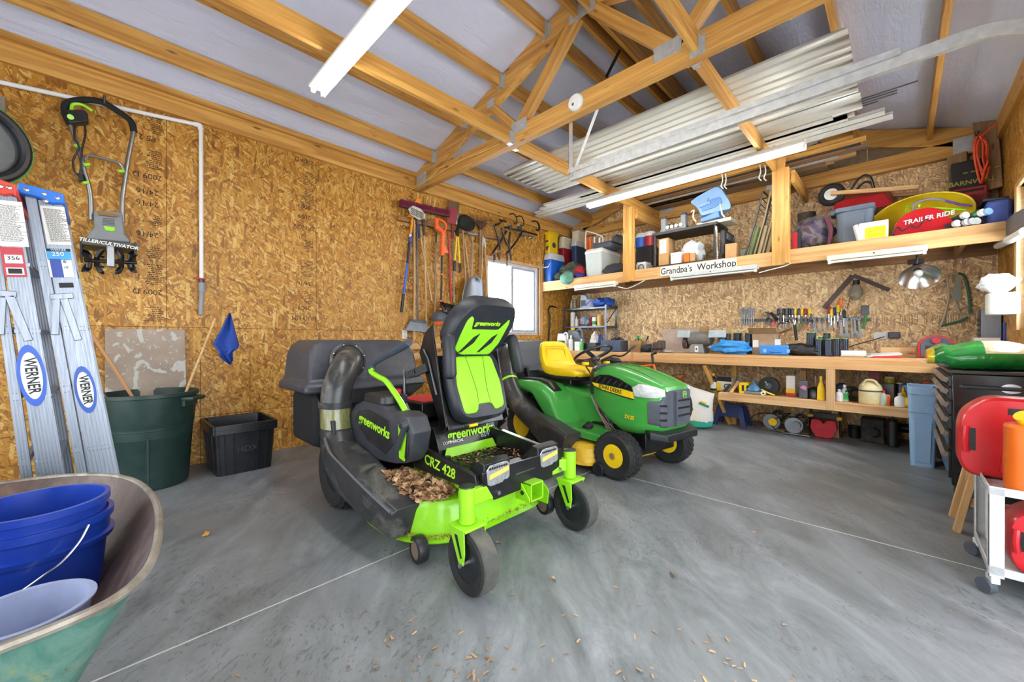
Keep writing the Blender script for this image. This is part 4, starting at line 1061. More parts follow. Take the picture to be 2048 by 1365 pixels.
# ================================================================== left wall: wheelbarrow, ladders, bin, tote, tiller, pipe
# wheelbarrow tray (green outside, rusty brown inside) on its tube frame
n = NT('tray_paint'); c = n.coord()
nz = n.noise(n.mapping(c, (1, 1, 1), (0.4, 0.3, 0.6)), 7, 10, 0.75, 0.8)
st2 = n.noise(n.mapping(n.mapping(c, (1, 1, 1), (0, 0.7, 0.3)), (4, 30, 30)), 1.0, 6, 0.7)
gcol = n.ramp(nz, [(0.30, '#3f6049'), (0.45, '#4c7a6d'), (0.56, '#64897a'), (0.66, '#8b8f58'), (0.74, '#74582f')])
gcol = n.mix(n.math('MULTIPLY', n.ramp(st2, [(0.62, (0, 0, 0)), (0.68, (1, 1, 1))]), 0.6), gcol, lin('#4f4a38'))
n.out(gcol, 0.55); TRAYG = n.m
n = NT('tray_rust'); c = n.coord()
nz = n.noise(c, 6, 10, 0.72, 1.2)
n.out(n.ramp(nz, [(0.3, '#33261f'), (0.5, '#4c3b32'), (0.7, '#6c594c')]), 0.5, 0.15); TRAYR = n.m
WBX, WBY = -1.75, -0.35
wb = thing('wheelbarrow', 'worn green wheelbarrow with a rusty brown tray holding buckets in the front left corner', 'wheelbarrow', (WBX, WBY, 0))
TRIM = spline([(-2.50, -0.60, 0), (-2.50, -0.25, 0), (-2.38, -0.04, 0), (-2.14, 0.075, 0), (-1.76, 0.115, 0), (-1.36, 0.09, 0), (-1.15, 0.035, 0), (-1.08, -0.08, 0), (-1.07, -0.35, 0), (-1.12, -0.62, 0), (-1.4, -0.74, 0), (-2.1, -0.75, 0), (-2.42, -0.72, 0), (-2.50, -0.60, 0)], 5)[:-1]
def tray(g, z):
    zz = z if z < 0.45 else None
    return [Vector((-1.72 + (p.x + 1.72) * (1 + g * 2.1), -0.33 + (p.y + 0.33) * (1 + g * 2.1), (z - 0.64) * (1 - 0.0) + 0.548 + 0.045 * (p.x + 2.5) / 1.4 if g > -0.12 else z - 0.06)) for p in TRIM]
b = MB().loft([tray(0.0, 0.640), tray(-0.02, 0.60), tray(-0.07, 0.50), tray(-0.13, 0.38), tray(-0.22, 0.29), tray(-0.32, 0.27)], True)
b.bm.faces.ensure_lookup_table()
top = [f for f in b.bm.faces if len(f.verts) > 4 and all(v.co.z > 0.54 for v in f.verts)]
bmesh.ops.delete(b.bm, geom=top, context='FACES_ONLY')
tr = part('tray', b, TRAYG, wb)
b = MB().loft([tray(-0.008, 0.640), tray(-0.03, 0.60), tray(-0.08, 0.505), tray(-0.14, 0.39), tray(-0.23, 0.302), tray(-0.33, 0.285)], True)
b.bm.faces.ensure_lookup_table()
top = [f for f in b.bm.faces if len(f.verts) > 4 and all(v.co.z > 0.54 for v in f.verts)]
bmesh.ops.delete(b.bm, geom=top, context='FACES_ONLY')
part('tray_inside', b, TRAYR, tr)
part('rim', MB().tube(tray(0.002, 0.640), 0.0095, 8, closed=True), pm('rim_wear', '#8a8478', 0.45, metal=0.3, var=0.35, dirt=('#5d4636', 0.8)), tr)
b = MB()
for s in (-1, 1): b.tube([(-2.45, -0.45 + s * 0.2, 0.45), (-2.1, -0.45 + s * 0.18, 0.19), (-1.45, -0.45 + s * 0.16, 0.19), (-1.1, -0.45 + s * 0.08, 0.19)], 0.017, 8)
for s in (-1, 1): b.tube([(-2.1, -0.45 + s * 0.18, 0.2), (-2.08, -0.45 + s * 0.18, 0.016), (-1.8, -0.45 + s * 0.17, 0.016), (-1.7, -0.45 + s * 0.16, 0.2)], 0.014, 8)
part('frame', b, pm('frame_green', '#4e6b52', 0.5, dirt=('#6a4a34', 0.6)), wb)
wheel('wheel', (-1.0, -0.55, 0.15), (0, 1, 0), 0.15, 0.09, wb, RUB, WHITE, tread=18)

def bucket(name, base, h, r0, r1, m, lab, rings=True, metal_handle=True, tilt=None, cat='bucket', inner=None):
    t = thing(name, lab, cat, base)
    bs = Vector(base)
    prof = [(r0, 0), (r0 + (r1 - r0) * 0.75, h * 0.75)]
    if rings: prof += [(r1 + 0.006, h * 0.755), (r1 + 0.010, h * 0.80), (r1 - 0.002, h * 0.81), (r1, h * 0.93), (r1 + 0.008, h * 0.94), (r1 + 0.008, h)]
    else: prof += [(r1, h * 0.97), (r1 + 0.007, h * 0.975), (r1 + 0.007, h)]
    prof += [(r1 - 0.004, h), (r1 - 0.006, h * 0.9), (r0 - 0.004, 0.006), (0, 0.006)]
    body = part('body', MB().lathe(prof, bs, n=48), m, t)
    return t, body
PB = pm('bucket_blue', '#0f3493', 0.32, var=0.12, coat=0.2, dirt=('#3a5aa8', 0.3), scale=8)
bk1, _b = bucket('bucket', (-1.87, -0.145, 0.232), 0.335, 0.128, 0.158, PB, 'outer blue plastic bucket with a wire bail, standing in the wheelbarrow')
part('bail', MB().tube(spline([P(178, 1050, x=-1.715), P(160, 1083, x=-1.70), P(126, 1123, x=-1.68), P(90, 1150, x=-1.67), P(40, 1185, x=-1.67), P(0, 1203, x=-1.67)], 6), 0.0028, 6), M_CHROME, bk1)
part('printed_mark', MB().bb(-1.722, -1.716, -0.27, -0.24, 0.40, 0.415), WTXT, bk1)
bk2, _b = bucket('bucket', (-1.87, -0.145, 0.272), 0.345, 0.124, 0.150, PB, 'inner blue plastic bucket nested in the outer one, its plain rim uppermost')
CLR = pm('clear_plastic', '#aebada', 0.3, var=0.1, trans=0.35)
bk3, _b = bucket('bucket', (-1.38, -0.125, 0.36), 0.155, 0.085, 0.105, CLR, 'small clear plastic tub beside the blue buckets at the wheelbarrow rim', rings=False)

# folding step ladders seen from the side
def ladder(X, cap, capm, fr, rr, lab, logo_v, spec):
    """fr / rr: (left top, right top, left bottom, right bottom) pixels of the front and rear rail on the plane x = X"""
    Q = lambda p: P(p[0], p[1], x=X)
    lo = lambda a, b: a + (b - a) * (a.z / (a.z - b.z))          # prolong a->b to the floor
    F = [Q(p) for p in fr]; R = [Q(p) for p in rr]
    fb = [lo(F[0], F[2]), lo(F[1], F[3])]; rb = [lo(R[0], R[2]), lo(R[1], R[3])]
    # keep rails parallel-ish: bottom width from the seen width
    base = (fb[0] + fb[1] + rb[0] + rb[1]) / 4
    t = thing('step_ladder', lab, 'ladder', (X - 0.22, base.y, 0))
    D = 0.44
    for k, x0 in enumerate((X, X - D)):
        for nm, (a, b_, c, d) in (('front_rail', (F[0], F[1], fb[1], fb[0])), ('rear_rail', (R[0], R[1], rb[1], rb[0]))):
            mb = MB(); off = 0.0 if nm == 'front_rail' else -0.012
            mb.prism([(p.y, p.z) for p in (a, b_, c, d)], (x0 - 0.003 + off, 0, 0), (0, 1, 0), (0, 0, 1), 0.004)
            for i in range(7 if nm == 'front_rail' else 3):
                s = (i + 0.5) / (7 if nm == 'front_rail' else 3)
                mb.beam(a + (b_ - a) * s + Vector((x0 - X + off, 0, 0)), d + (c - d) * s + Vector((x0 - X + off, 0, 0)), 0.007, 0.005)
            for p, q in ((a, d), (b_, c)):
                mb.beam(Vector((x0 - 0.014 + off, p.y, p.z)), Vector((x0 - 0.014 + off, q.y, q.z)), 0.024, 0.003, (0, 1, 0))
            part(nm, mb, M_ALU, t)
    for i in range(1, 6):
        s = i / 6.0
        mid = (F[0] + F[1]) / 2 * (1 - s) + (fb[0] + fb[1]) / 2 * s
        part('step', MB().box((X - D / 2, mid.y, mid.z), (D, 0.075, 0.02)), M_ALU, t, 0.002)
        mr = (R[0] + R[1]) / 2 * (1 - s) + (rb[0] + rb[1]) / 2 * s
        part('rear_brace', MB().box((X - D / 2 - 0.01, mr.y, mr.z), (D, 0.02, 0.03)), M_ALU, t, 0.002)
    pc = [Q(p) for p in cap]
    mb = MB().prism([(p.y, p.z) for p in pc], (X - D / 2 + 0.005, 0, 0), (0, 1, 0), (0, 0, 1), D + 0.05)
    cp = part('top_cap', mb, capm, t, 0.006)
    for u, v in spec['rivets']:
        q = Q((u, v)); part('rivet', MB().lathe([(0.009, 0.03), (0.008, 0.034), (0, 0.036)], q, (1, 0, 0), 12), M_CHROME, cp)
    # direction down the rail
    dn = ((F[2] + F[3]) / 2 - (F[0] + F[1]) / 2).normalized(); ac = Vector((0, dn.z, -dn.y)) * -1
    if ac.y < 0: ac = -ac
    def pat(name, u, v, w, h, m, dx=0.002):
        q = Q((u, v)) + Vector((dx, 0, 0))
        return part(name, MB().prism([(-w / 2, -h / 2), (w / 2, -h / 2), (w / 2, h / 2), (-w / 2, h / 2)], q, ac, -dn, 0.001), m, t), q
    for (nm, u, v, w, h, m) in spec['labels']: pat(nm, u, v, w, h, m, 0.0048 + 0.0012 * spec['labels'].index((nm, u, v, w, h, m)) / 3)
    for (s_, u, v, sz, m) in spec['texts']:
        text(s_, sz, Q((u, v)) + Vector((0.0082, 0, 0)), ac, -dn, m, t, ext=0.0004)
    # lines of small print
    mb = MB(); rnd = random.Random(int(X * 100)); (u0, v0, u1, v1, wd) = spec['print']
    a = Q((u0, v0)); b2 = Q((u1, v1)); N = 34
    for i in range(N):
        q = a + (b2 - a) * i / N + Vector((0.0082, 0, 0)); w = wd * rnd.uniform(0.6, 1.0)
        st_ = -wd / 2
        while st_ < -wd / 2 + w:
            k = rnd.uniform(0.004, 0.012); mb.prism([(st_, 0), (st_ + k, 0), (st_ + k, 0.0016), (st_, 0.0016)], q, ac, -dn, 0.0006); st_ += k + 0.002
    part('fine_print', mb, BTXT, t)
    # oval logo
    q = Q(logo_v); el = [(0.5 * spec['lw'] * math.cos(2 * PI * i / 28), 0.5 * spec['lh'] * math.sin(2 * PI * i / 28)) for i in range(28)]
    lg = part('logo_oval', MB().prism(el, q + Vector((0.0055, 0, 0)), ac, -dn, 0.001), pm('logo_blue', '#2456b8', 0.4), t)
    part('logo_field', MB().prism([(x * 0.74, y * 0.76) for x, y in el], q + Vector((0.0068, 0, 0)), ac, -dn, 0.001), WHITE, lg)
    text('WERNER', spec['lw'] * 0.62, q + Vector((0.0082, 0, 0)), dn, ac, BTXT, lg, bold=0.001, stretch=0.78, ext=0.0004)
    # spreader arms
    for i, (p0, p1, p2) in enumerate(spec['arms']):
        a0, a1, a2 = [Q(p) + Vector((0.011, 0, 0)) for p in (p0, p1, p2)]
        mb = MB().beam(a0, a1, 0.026, 0.006, (1, 0, 0))
        part('spreader_arm', mb, M_ALU, t, 0.002)
    return t
LB = pm('ladder_blue', '#1f6fd2', 0.4, var=0.08)
LR = pm('ladder_red', '#c93a2c', 0.4, var=0.08)
sky = pm('sticker_sky', '#3aa0dc', 0.4); deep = pm('sticker_blue', '#1e3f9c', 0.4); srd = pm('sticker_red', '#b02a35', 0.4)
s2 = dict(rivets=[(55, 383), (90, 391), (93, 405), (116, 399)], lw=0.07, lh=0.23,
    labels=[('warning_label', 112, 452, 0.075, 0.175, PAPER), ('size_label', 120, 527, 0.075, 0.13, WTXT), ('size_sky_band', 118, 510, 0.075, 0.05, sky), ('size_blue_band', 114, 537, 0.035, 0.085, deep), ('size_top_band', 117, 501, 0.075, 0.012, BTXT), ('barcode', 133, 571, 0.045, 0.022, BTXT)],
    texts=[('250', 116, 509, 0.026, WTXT), ("6'", 131, 524, 0.022, BTXT), ("10'", 133, 536, 0.015, BTXT), ('WERNER', 117, 501, 0.012, WTXT)],
    print=(108, 420, 124, 486, 0.066),
    arms=[((100, 594), (147, 590), None), ((122, 597), (110, 670), None), ((130, 596), (157, 680), None)])
s2['arms'] = [((101, 595), (147, 592), (147, 592)), ((113, 598), (110, 670), (0, 0)), ((128, 598), (157, 681), (0, 0))]
ladder(-2.80, [(38, 368), (128, 391), (130, 412), (120, 410), (105, 411), (92, 406), (82, 400), (70, 396), (40, 390), (36, 380)], LB,
    [(77, 400), (125, 408), (178, 945), (234, 945)], [(50, 392), (71, 396), (153, 945), (172, 945)],
    'folded aluminium step ladder with a blue top cap, the right one of two', (171, 780), s2)
s1 = dict(rivets=[(21, 379), (4, 376)], lw=0.080, lh=0.27,
    labels=[('warning_label', 20, 448, 0.085, 0.19, PAPER), ('load_label', 28, 525, 0.062, 0.125, srd), ('load_white', 28, 519, 0.048, 0.035, WTXT), ('barcode_field', 31, 543, 0.048, 0.03, WTXT), ('barcode', 31, 543, 0.038, 0.022, BTXT)],
    texts=[('356', 27, 517, 0.024, BTXT)],
    print=(14, 412, 30, 486, 0.07),
    arms=[((0, 587), (34, 590), (0, 0)), ((20, 592), (58, 682), (0, 0)), ((4, 595), (0, 670), (0, 0))])
ladder(-2.70, [(-60, 352), (-10, 358), (33, 373), (37, 398), (28, 392), (10, 394), (-12, 386), (-60, 376)], LR,
    [(-12, 385), (32, 395), (76, 950), (129, 950)], [(-38, 378), (-18, 384), (40, 950), (62, 950)],
    'folded aluminium step ladder with a red top cap, the left one of two', (64, 752), s1)

# trash can with boards and a flag
DG = pm('can_green', '#1d3530', 0.45, var=0.12, dirt=('#3c4f48', 0.35))
tc = thing('trash_can', 'dark green round trash can with side handles by the left wall', 'trash can', (-4.14, 0.24, 0))
b0 = Vector((-4.14, 0.24, 0))
part('body', MB().lathe([(0.225, 0), (0.235, 0.02), (0.262, 0.44), (0.266, 0.445), (0.266, 0.462), (0.270, 0.47), (0.288, 0.68), (0.302, 0.685), (0.302, 0.71), (0.290, 0.712), (0.284, 0.69), (0.228, 0.02), (0, 0.015)], b0, n=48), DG, tc)
for a in (math.radians(50), math.radians(230)):
    d_ = Vector((math.cos(a), math.sin(a), 0)); s_ = Vector((-d_.y, d_.x, 0)); c_ = b0 + d_ * 0.29 + Vector((0, 0, 0.66))
    mb = MB().tube([c_ - s_ * 0.07 - d_ * 0.01, c_ - s_ * 0.065 + d_ * 0.055, c_ + s_ * 0.065 + d_ * 0.055, c_ + s_ * 0.07 - d_ * 0.01], 0.015, 8)
    mb.box(c_ + Vector((0, 0, -0.03)) + d_ * 0.0, (0.02, 0.14, 0.05), rotz(a)); part('handle', mb, DG, tc)
for a in (-0.9, -0.1):
    d_ = Vector((math.cos(a), math.sin(a), 0)); s_ = Vector((-d_.y, d_.x, 0)); part('rib', MB().beam(b0 + d_ * 0.236 + Vector((0, 0, 0.05)), b0 + d_ * 0.262 + Vector((0, 0, 0.40)), 0.012, 0.006, d_), DG, tc)
def board(name, p, q, w, h, m, lab, cat='board', up=(0, 0, 1), group=None):
    o = bpart(name, p, q, w, h, m, None, up); o['label'] = lab; o['category'] = cat
    if group: o['group'] = group
    return o
M_BRN = wood_mat('brown_board', 0, '#8a5c36', '#b27f4e')
M_OLD = wood_mat('old_board', 0, '#6f5846', '#947a60')
M_PALE = wood_mat('pale_board', 0, '#b98d5a', '#d8b07a')
board('scrap_board', (-4.02, 0.36, 0.20), (-4.25, -0.16, 1.36), 0.02, 0.075, M_BRN, 'reddish brown board leaning in the green trash can, rightmost', up=(1, 0, 0))
board('scrap_board', (-4.10, 0.28, 0.20), (-4.22, -0.30, 1.22), 0.02, 0.07, M_OLD, 'weathered grey board leaning in the green trash can', up=(1, 0, 0))
board('scrap_board', (-4.02, 0.20, 0.20), (-4.12, -0.30, 1.02), 0.02, 0.05, M_OLD, 'narrow dark board leaning in the green trash can, nearest the ladders', up=(1, 0, 0))
fs = thing('flag', 'small blue cloth flag on a thin wooden staff standing in the trash can', 'flag', tuple(P(371, 782, x=-4.12)))
part('staff', MB().cyl(P(366, 800, x=-4.12), P(431, 637, x=-4.12), 0.010, n=10), M_PALE, fs)
b = MB(); a0 = P(460, 625, x=-4.10)
rows = []
for i, (l, r_) in enumerate((((457, 627), (461, 626)), ((447, 648), (468, 648)), ((436, 668), (474, 670)), ((425, 688), (480, 690)), ((438, 706), (478, 697)), ((440, 716), (466, 704)), ((461, 731), (466, 722)))):
    L_, R_ = P(*l, x=-4.10), P(*r_, x=-4.10)
    rows.append([L_ + (R_ - L_) * k / 8 + Vector((0.025 * math.sin(k * 1.2 + i * 0.5), 0, 0)) for k in range(9)])
b.loft(rows, False, False)
o = part('cloth', b, pm('flag_blue', '#23479c', 0.8, var=0.1), fs)
o.modifiers.new('thick', 'SOLIDIFY').thickness = 0.003
# paint-splashed panel leaning behind the can
n = NT('splashed_panel'); c = n.coord()
sp_ = n.noise(c, 6.5, 3, 0.5, 1.2); sp2 = n.noise(c, 30, 4, 0.6, 0.5)
col = n.mix(n.ramp(n.noise(c, 3, 4, 0.6), [(0.3, (0, 0, 0)), (0.7, (1, 1, 1))]), lin('#8f7f6f'), lin('#a8998a'))
col = n.mix(n.ramp(sp_, [(0.565, (0, 0, 0)), (0.58, (1, 1, 1))]), col, lin('#b9b9b2'))
col = n.mix(n.ramp(sp2, [(0.62, (0, 0, 0)), (0.64, (1, 1, 1))]), col, lin('#b4b3ac'))
n.out(col, 0.7)
b = MB(); b.loft([[Vector(p) for p in ((-4.355, 0.0, 0), (-4.355, 0.50, 0), (-4.37, 0.50, 0), (-4.37, 0.0, 0))], [Vector(p) for p in ((-4.47, 0.0, 1.2), (-4.47, 0.487, 1.2), (-4.485, 0.487, 1.2), (-4.485, 0.0, 1.2))]])
solo('wall_panel', b, n.m, 'grey brown board with white paint splashes leaning on the wall behind the trash can', 'board', bevel=0.003)

# nested black totes
TB = pm('tote_black', '#15171c', 0.32, var=0.15)
def tote(z0, dz, lab):
    t = thing('storage_tote', lab, 'tote', (-4.17, 0.825, z0), group='nested black totes')
    x0, x1, y0, y1 = -4.44, -3.89, 0.59, 1.06
    cx, cy = (x0 + x1) / 2, (y0 + y1) / 2
    def rr(w, h, r, z): return [Vector((cx + p[0], cy + p[1], z)) for p in rrect(w, h, r, 4)]
    W_, H_ = x1 - x0, y1 - y0; h = 0.38
    b = MB().loft([rr(W_ * 0.84, H_ * 0.84, 0.04, z0), rr(W_ * 0.93, H_ * 0.93, 0.04, z0 + h - 0.04), rr(W_, H_, 0.03, z0 + h - 0.038), rr(W_, H_, 0.03, z0 + h), rr(W_ * 0.92, H_ * 0.91, 0.03, z0 + h), rr(W_ * 0.90, H_ * 0.90, 0.03, z0 + h - 0.05), rr(W_ * 0.81, H_ * 0.81, 0.03, z0 + 0.012)])
    body = part('body', b, TB, t, 0.003)
    ribs = MB()
    for y in (y0 + 0.085, y0 + 0.15, y1 - 0.15, y1 - 0.085): ribs.beam((x1 - 0.041, cy + (y - cy) * 0.9, z0 + 0.01), (x1 - 0.012, y, z0 + h - 0.04), 0.010, 0.012, (1, 0, 0))
    for i in range(5):
        x = x0 + 0.09 + i * 0.09; ribs.beam((cx + (x - cx) * 0.88, y0 + 0.040, z0 + 0.01), (x, y0 + 0.012, z0 + h - 0.04), 0.012, 0.012, (0, 1, 0))
    part('rib', ribs, TB, body)
    return t, x1
tt, x1 = tote(0.0, 0, 'lower black storage tote on the floor by the left wall')
text('HDX', 0.07, (x1 - 0.0235, 0.835, 0.20), (0, 1, 0), (0.075, 0, 1), pm('embossed_black', '#2e323a', 0.5), tt, bold=0.001)
tote(0.035, 0, 'upper black storage tote nested inside the lower one')

# tiller hanging on the wall
Q = lambda u, v, x=-4.40: P(u, v, x=x)
ti = thing('tiller', 'grey electric tiller cultivator hanging upside on the left wall', 'tiller', tuple(Q(218, 548)))
ti['label'] = 'grey and lime electric tiller hanging by its handle on the left wall'
TM = metal_mat('tiller_tube', '#a8acb0', 0.35)
part('handle_tube', MB().tube(spline([Q(141, 250), Q(158, 300), Q(168, 340), Q(180, 385), Q(183, 440)], 5), 0.015, 12), TM, ti)
part('handle_tube', MB().tube(spline([Q(267, 262), Q(256, 320), Q(250, 360), Q(245, 400), Q(245, 445)], 5), 0.015, 12), TM, ti)
part('cross_brace', MB().tube(spline([Q(169, 320), Q(176, 312), Q(190, 313), Q(220, 321), Q(240, 327), Q(249, 342)], 5), 0.010, 10), TM, ti)
part('foam_grip', MB().tube(spline([Q(141, 250), Q(131, 228), Q(131, 210), Q(148, 202), Q(180, 200), Q(208, 206), Q(238, 224), Q(262, 243), Q(268, 264)], 5), 0.022, 12), pm('foam_black', '#17181a', 0.85), ti)
sb_ = part('switch_box', MB().prism([(p.y, p.z) for p in (Q(131, 224), Q(168, 224), Q(176, 232), Q(178, 250), Q(139, 252))], (-4.385, 0, 0), (0, 1, 0), (0, 0, 1), 0.07), BLK, ti, 0.01)
part('switch_button', MB().cyl(Q(141, 234, -4.35), Q(141, 234, -4.335), 0.018, n=16), LIME, sb_)
part('bail_lever', MB().tube(spline([Q(143, 222, -4.37), Q(146, 209, -4.37), Q(165, 210, -4.37), Q(185, 222, -4.37)], 5), 0.011, 8), LIME, ti)
part('cord', MB().tube(spline([Q(150, 252, -4.37), Q(149, 275, -4.36), Q(158, 296, -4.36), Q(147, 318, -4.37), Q(148, 340, -4.37), Q(160, 356, -4.38)], 6), 0.006, 6), BLK, ti)
part('cord', MB().tube(spline([Q(169, 250, -4.37), Q(171, 268, -4.36), Q(164, 300, -4.36), Q(162, 330, -4.37), Q(160, 352, -4.38)], 6), 0.006, 6), BLK, ti)
part('plug', MB().beam(Q(160, 348, -4.38), Q(163, 364, -4.38), 0.05, 0.03), BLK, ti, 0.006)
for u, v in ((155, 292), (174, 330), (243, 343), (172, 366)): part('cable_clip', MB().box(Q(u, v, -4.38), (0.03, 0.035, 0.02), rot3(20, 0, 0)), LIME, ti, 0.003)
def plane_prism(pts, x, d): return MB().prism([(Q(u, v, x).y, Q(u, v, x).z) for u, v in pts], (x - d / 2, 0, 0), (0, 1, 0), (0, 0, 1), d)
GT = pm('tiller_grey', '#7c8084', 0.4, var=0.08)
part('motor_housing', plane_prism([(187, 421), (245, 424), (248, 450), (250, 468), (262, 482), (258, 486), (172, 478), (178, 466), (188, 455)], -4.32, 0.13), GT, ti, 0.02)
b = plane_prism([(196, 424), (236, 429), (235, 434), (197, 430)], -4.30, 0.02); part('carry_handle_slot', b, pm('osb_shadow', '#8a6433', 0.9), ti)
b = MB()
for i in range(5): b.beam(Q(205, 437 + i * 3.0, -4.318), Q(229, 438.5 + i * 3.0, -4.318), 0.006, 0.005)
part('vent_slots', b, pm('vent_dark', '#4d5156', 0.6), ti)
part('name_plate', plane_prism([(207, 452), (230, 455), (230, 461), (226, 463), (211, 461)], -4.312, 0.012), LIME, ti, 0.002)
sh = part('tine_shield', plane_prism([(160, 475), (275, 488), (276, 499), (163, 490)], -4.26, 0.24), pm('shield_grey', '#56574f', 0.5), ti, 0.008)
q = Q(219, 488, -4.138)
text('TILLER/CULTIVATOR', 0.033, q, (0, 1, -0.062), (0, 0.062, 1), WTXT, sh, shear=0.15, stretch=1.0, bold=0.0006)
for s in (164, 268): part('shield_end', MB().prism([(0, 0), (0.2, 0), (0.17, -0.12), (0.05, -0.13)], Q(s, 493, -4.38), (1, 0, 0), (0, 0, 1), 0.012), BLKM, ti)
part('gear_case', MB().beam(Q(221, 492, -4.27), Q(222, 535, -4.27), 0.05, 0.045), TM, ti, 0.006)
part('tine_axle', MB().cyl(Q(168, 521, -4.27), Q(274, 526, -4.27), 0.014, n=12), BLKM, ti)
for k, u in enumerate((178, 194, 243, 260)):
    b = MB(); c0 = Q(u, 523, -4.27)
    for i in range(4):
        a = PI / 2 * i + k * 0.5; e = Vector((math.cos(a), 0, math.sin(a))); e2 = Vector((math.cos(a + 0.5), 0, math.sin(a + 0.5)))
        b.tube([c0, c0 + e * 0.05, c0 + e2 * 0.085 + Vector((0, 0.02 if k % 2 else -0.02, 0)), c0 + e2 * 0.10 + Vector((0, 0.035 if k % 2 else -0.035, 0))], [0.016, 0.015, 0.018, 0.006], 6, flat=(1, 0.35))
    part('tine', b, BLKM, ti)
for u, v in ((209, 201), ):
    b = MB().tube([(-4.5, Q(u, v).y, Q(u, v).z + 0.05), (-4.40, Q(u, v).y, Q(u, v).z + 0.015), (-4.36, Q(u, v).y, Q(u, v).z - 0.03), (-4.35, Q(u, v).y, Q(u, v).z + 0.02)], 0.008, 6)
    solo('wall_hook', b, BLKM, 'black hook on the left wall that the tiller handle hangs from', 'hook')

# water pipe
PV = pm('pvc_white', '#eceeee', 0.35, var=0.03)
pp = thing('water_pipe', 'white plastic water pipe running along and down the left wall', 'pipe', (-4.46, 0.6, 1.25))
part('pipe_run', MB().cyl((-4.46, YF, 2.78), (-4.46, 0.575, 3.02), 0.016, n=16), PV, pp)
part('pipe_drop', MB().cyl((-4.46, 0.60, 3.0), (-4.46, 0.602, 1.62), 0.016, n=16), PV, pp)
part('elbow', MB().tube(spline([(-4.46, 0.55, 3.015), (-4.46, 0.59, 3.02), (-4.46, 0.60, 2.98)], 4), 0.021, 16), PV, pp)
part('valve', MB().cyl((-4.46, 0.602, 1.66), (-4.46, 0.602, 1.60), 0.022, n=16), M_STEEL, pp)
part('valve_handle', MB().box((-4.44, 0.59, 1.655), (0.02, 0.09, 0.012)), RED, pp, 0.003)
part('coupling', MB().cyl((-4.45, 0.604, 1.62), (-4.45, 0.604, 1.54), 0.026, n=18), GREY, pp)
part('drain_tail', MB().cyl((-4.45, 0.604, 1.56), (-4.45, 0.595, 1.335), 0.018, n=16), GREY, pp)
# round tub hanging at the far left, small board and offcut panel
rt = thing('round_tub', 'green round tub with a black inside hanging at the far left edge', 'tub', (-4.3, -0.62, 2.1))
axv = Vector((1, 0.55, -0.1)).normalized()
part('shell', MB().lathe([(0.16, -0.16), (0.27, 0.0), (0.275, 0.03), (0.25, 0.03), (0.22, 0.0), (0.14, -0.13), (0, -0.13)], (-4.22, -0.60, 2.38), axv, 40), GREEN, rt)
part('black_rim', MB().torus(Vector((-4.22, -0.60, 2.38)) + axv * 0.03, axv, 0.235, 0.032, 40, 10), BLK, rt)
part('liner', MB().lathe([(0.235, 0.005), (0.15, -0.10), (0, -0.11)], (-4.22, -0.60, 2.38), axv, 32), pm('liner_grey', '#55595c', 0.35, var=0.2), rt)
solo('plywood_scrap', MB().bb(-4.49, -4.475, -0.66, -0.305, 2.02, 2.44), M_OSBL, 'small square flake board offcut on the wall behind the ladder tops', 'board')
solo('short_board', MB().bb(-4.49, -4.45, -0.72, -0.482, 2.56, 2.80), pm('grey_wood', '#8e8474', 0.8, var=0.1), 'short grey board fixed high at the left edge of the left wall', 'board')
solo('ceiling_hook', MB().tube([P(26, -4, y=0.35), P(17, 24, y=0.35), P(8, 38, y=0.35), P(-8, 32, y=0.35)], 0.018, 8), BLKM, 'bent black rod hook hanging from the rafters in the top left corner', 'hook')

# ------------------------------------------------------------------ tools hanging on the left wall
W_ = lambda u, v, x=-4.43: P(u, v, x=x)
def pole(lab, name, cat, a, b_, r, m, group='long handled tools on the left wall'):
    t = thing(name, lab, cat, tuple(b_ if b_.z < a.z else a), group=group); part('handle', MB().tube([a, (a + b_) / 2 + Vector((0.0, 0.004, 0)), b_], r, 10), m, t)
    return t
WOODP = wood_mat('handle_wood', 2, '#a88558', '#ccab7c')
WOODO = wood_mat('old_handle_wood', 2, '#85705a', '#a8947c')
b_ = MB(); p0, p1 = W_(797, 409), W_(896, 431)
rail = solo('tool_rail', MB().beam(W_(795, 437, -4.475), W_(1000, 478, -4.475), 0.05, 0.05), M_WDX, 'long board on the left wall carrying the hanging tools', 'rail'); 
t = thing('push_broom', 'maroon bristled push broom head lying level above the hanging tools', 'broom', tuple((p0 + p1) / 2))
part('broom_block', MB().beam(p0 + Vector((0.03, 0, -0.02)), p1 + Vector((0.03, 0, -0.02)), 0.055, 0.03), pm('maroon', '#5e1430', 0.5), t, 0.004)
b = MB(); rnd = random.Random(2)
for i in range(260):
    s = i / 259; q = p0 + (p1 - p0) * s + Vector((0.03 + rnd.uniform(-.02, .02), 0, 0)); b.beam(q, q + Vector((rnd.uniform(-.02, .03), rnd.uniform(-.004, .004), rnd.uniform(0.05, 0.058))), 0.006, 0.006)
part('bristles', b, pm('maroon_bristle', '#7a1c3c', 0.8), t)
t = pole('long pole with orange snow blade, blue and black grip', 'snow_brush', 'snow brush', W_(825, 440), W_(803, 624), 0.014, pm('pole_blue', '#2456c0', 0.4))
t['label'] = 'leftmost hanging tool, a blue and black pole with an orange scraper blade'
part('upper_sleeve', MB().cyl(W_(825.5, 432), W_(821.5, 468), 0.0165, n=12), ORANGE if False else pm('amber_plastic', '#e8901c', 0.4), t)
part('label_sleeve', MB().cyl(W_(821.3, 469), W_(820.3, 474), 0.0158, n=12), WHITE, t)
part('black_sleeve', MB().cyl(W_(819, 484), W_(815, 527), 0.0158, n=12), BLK, t)
part('end_grip', MB().cyl(W_(807, 588), W_(803, 625), 0.019, n=12), BLK, t)
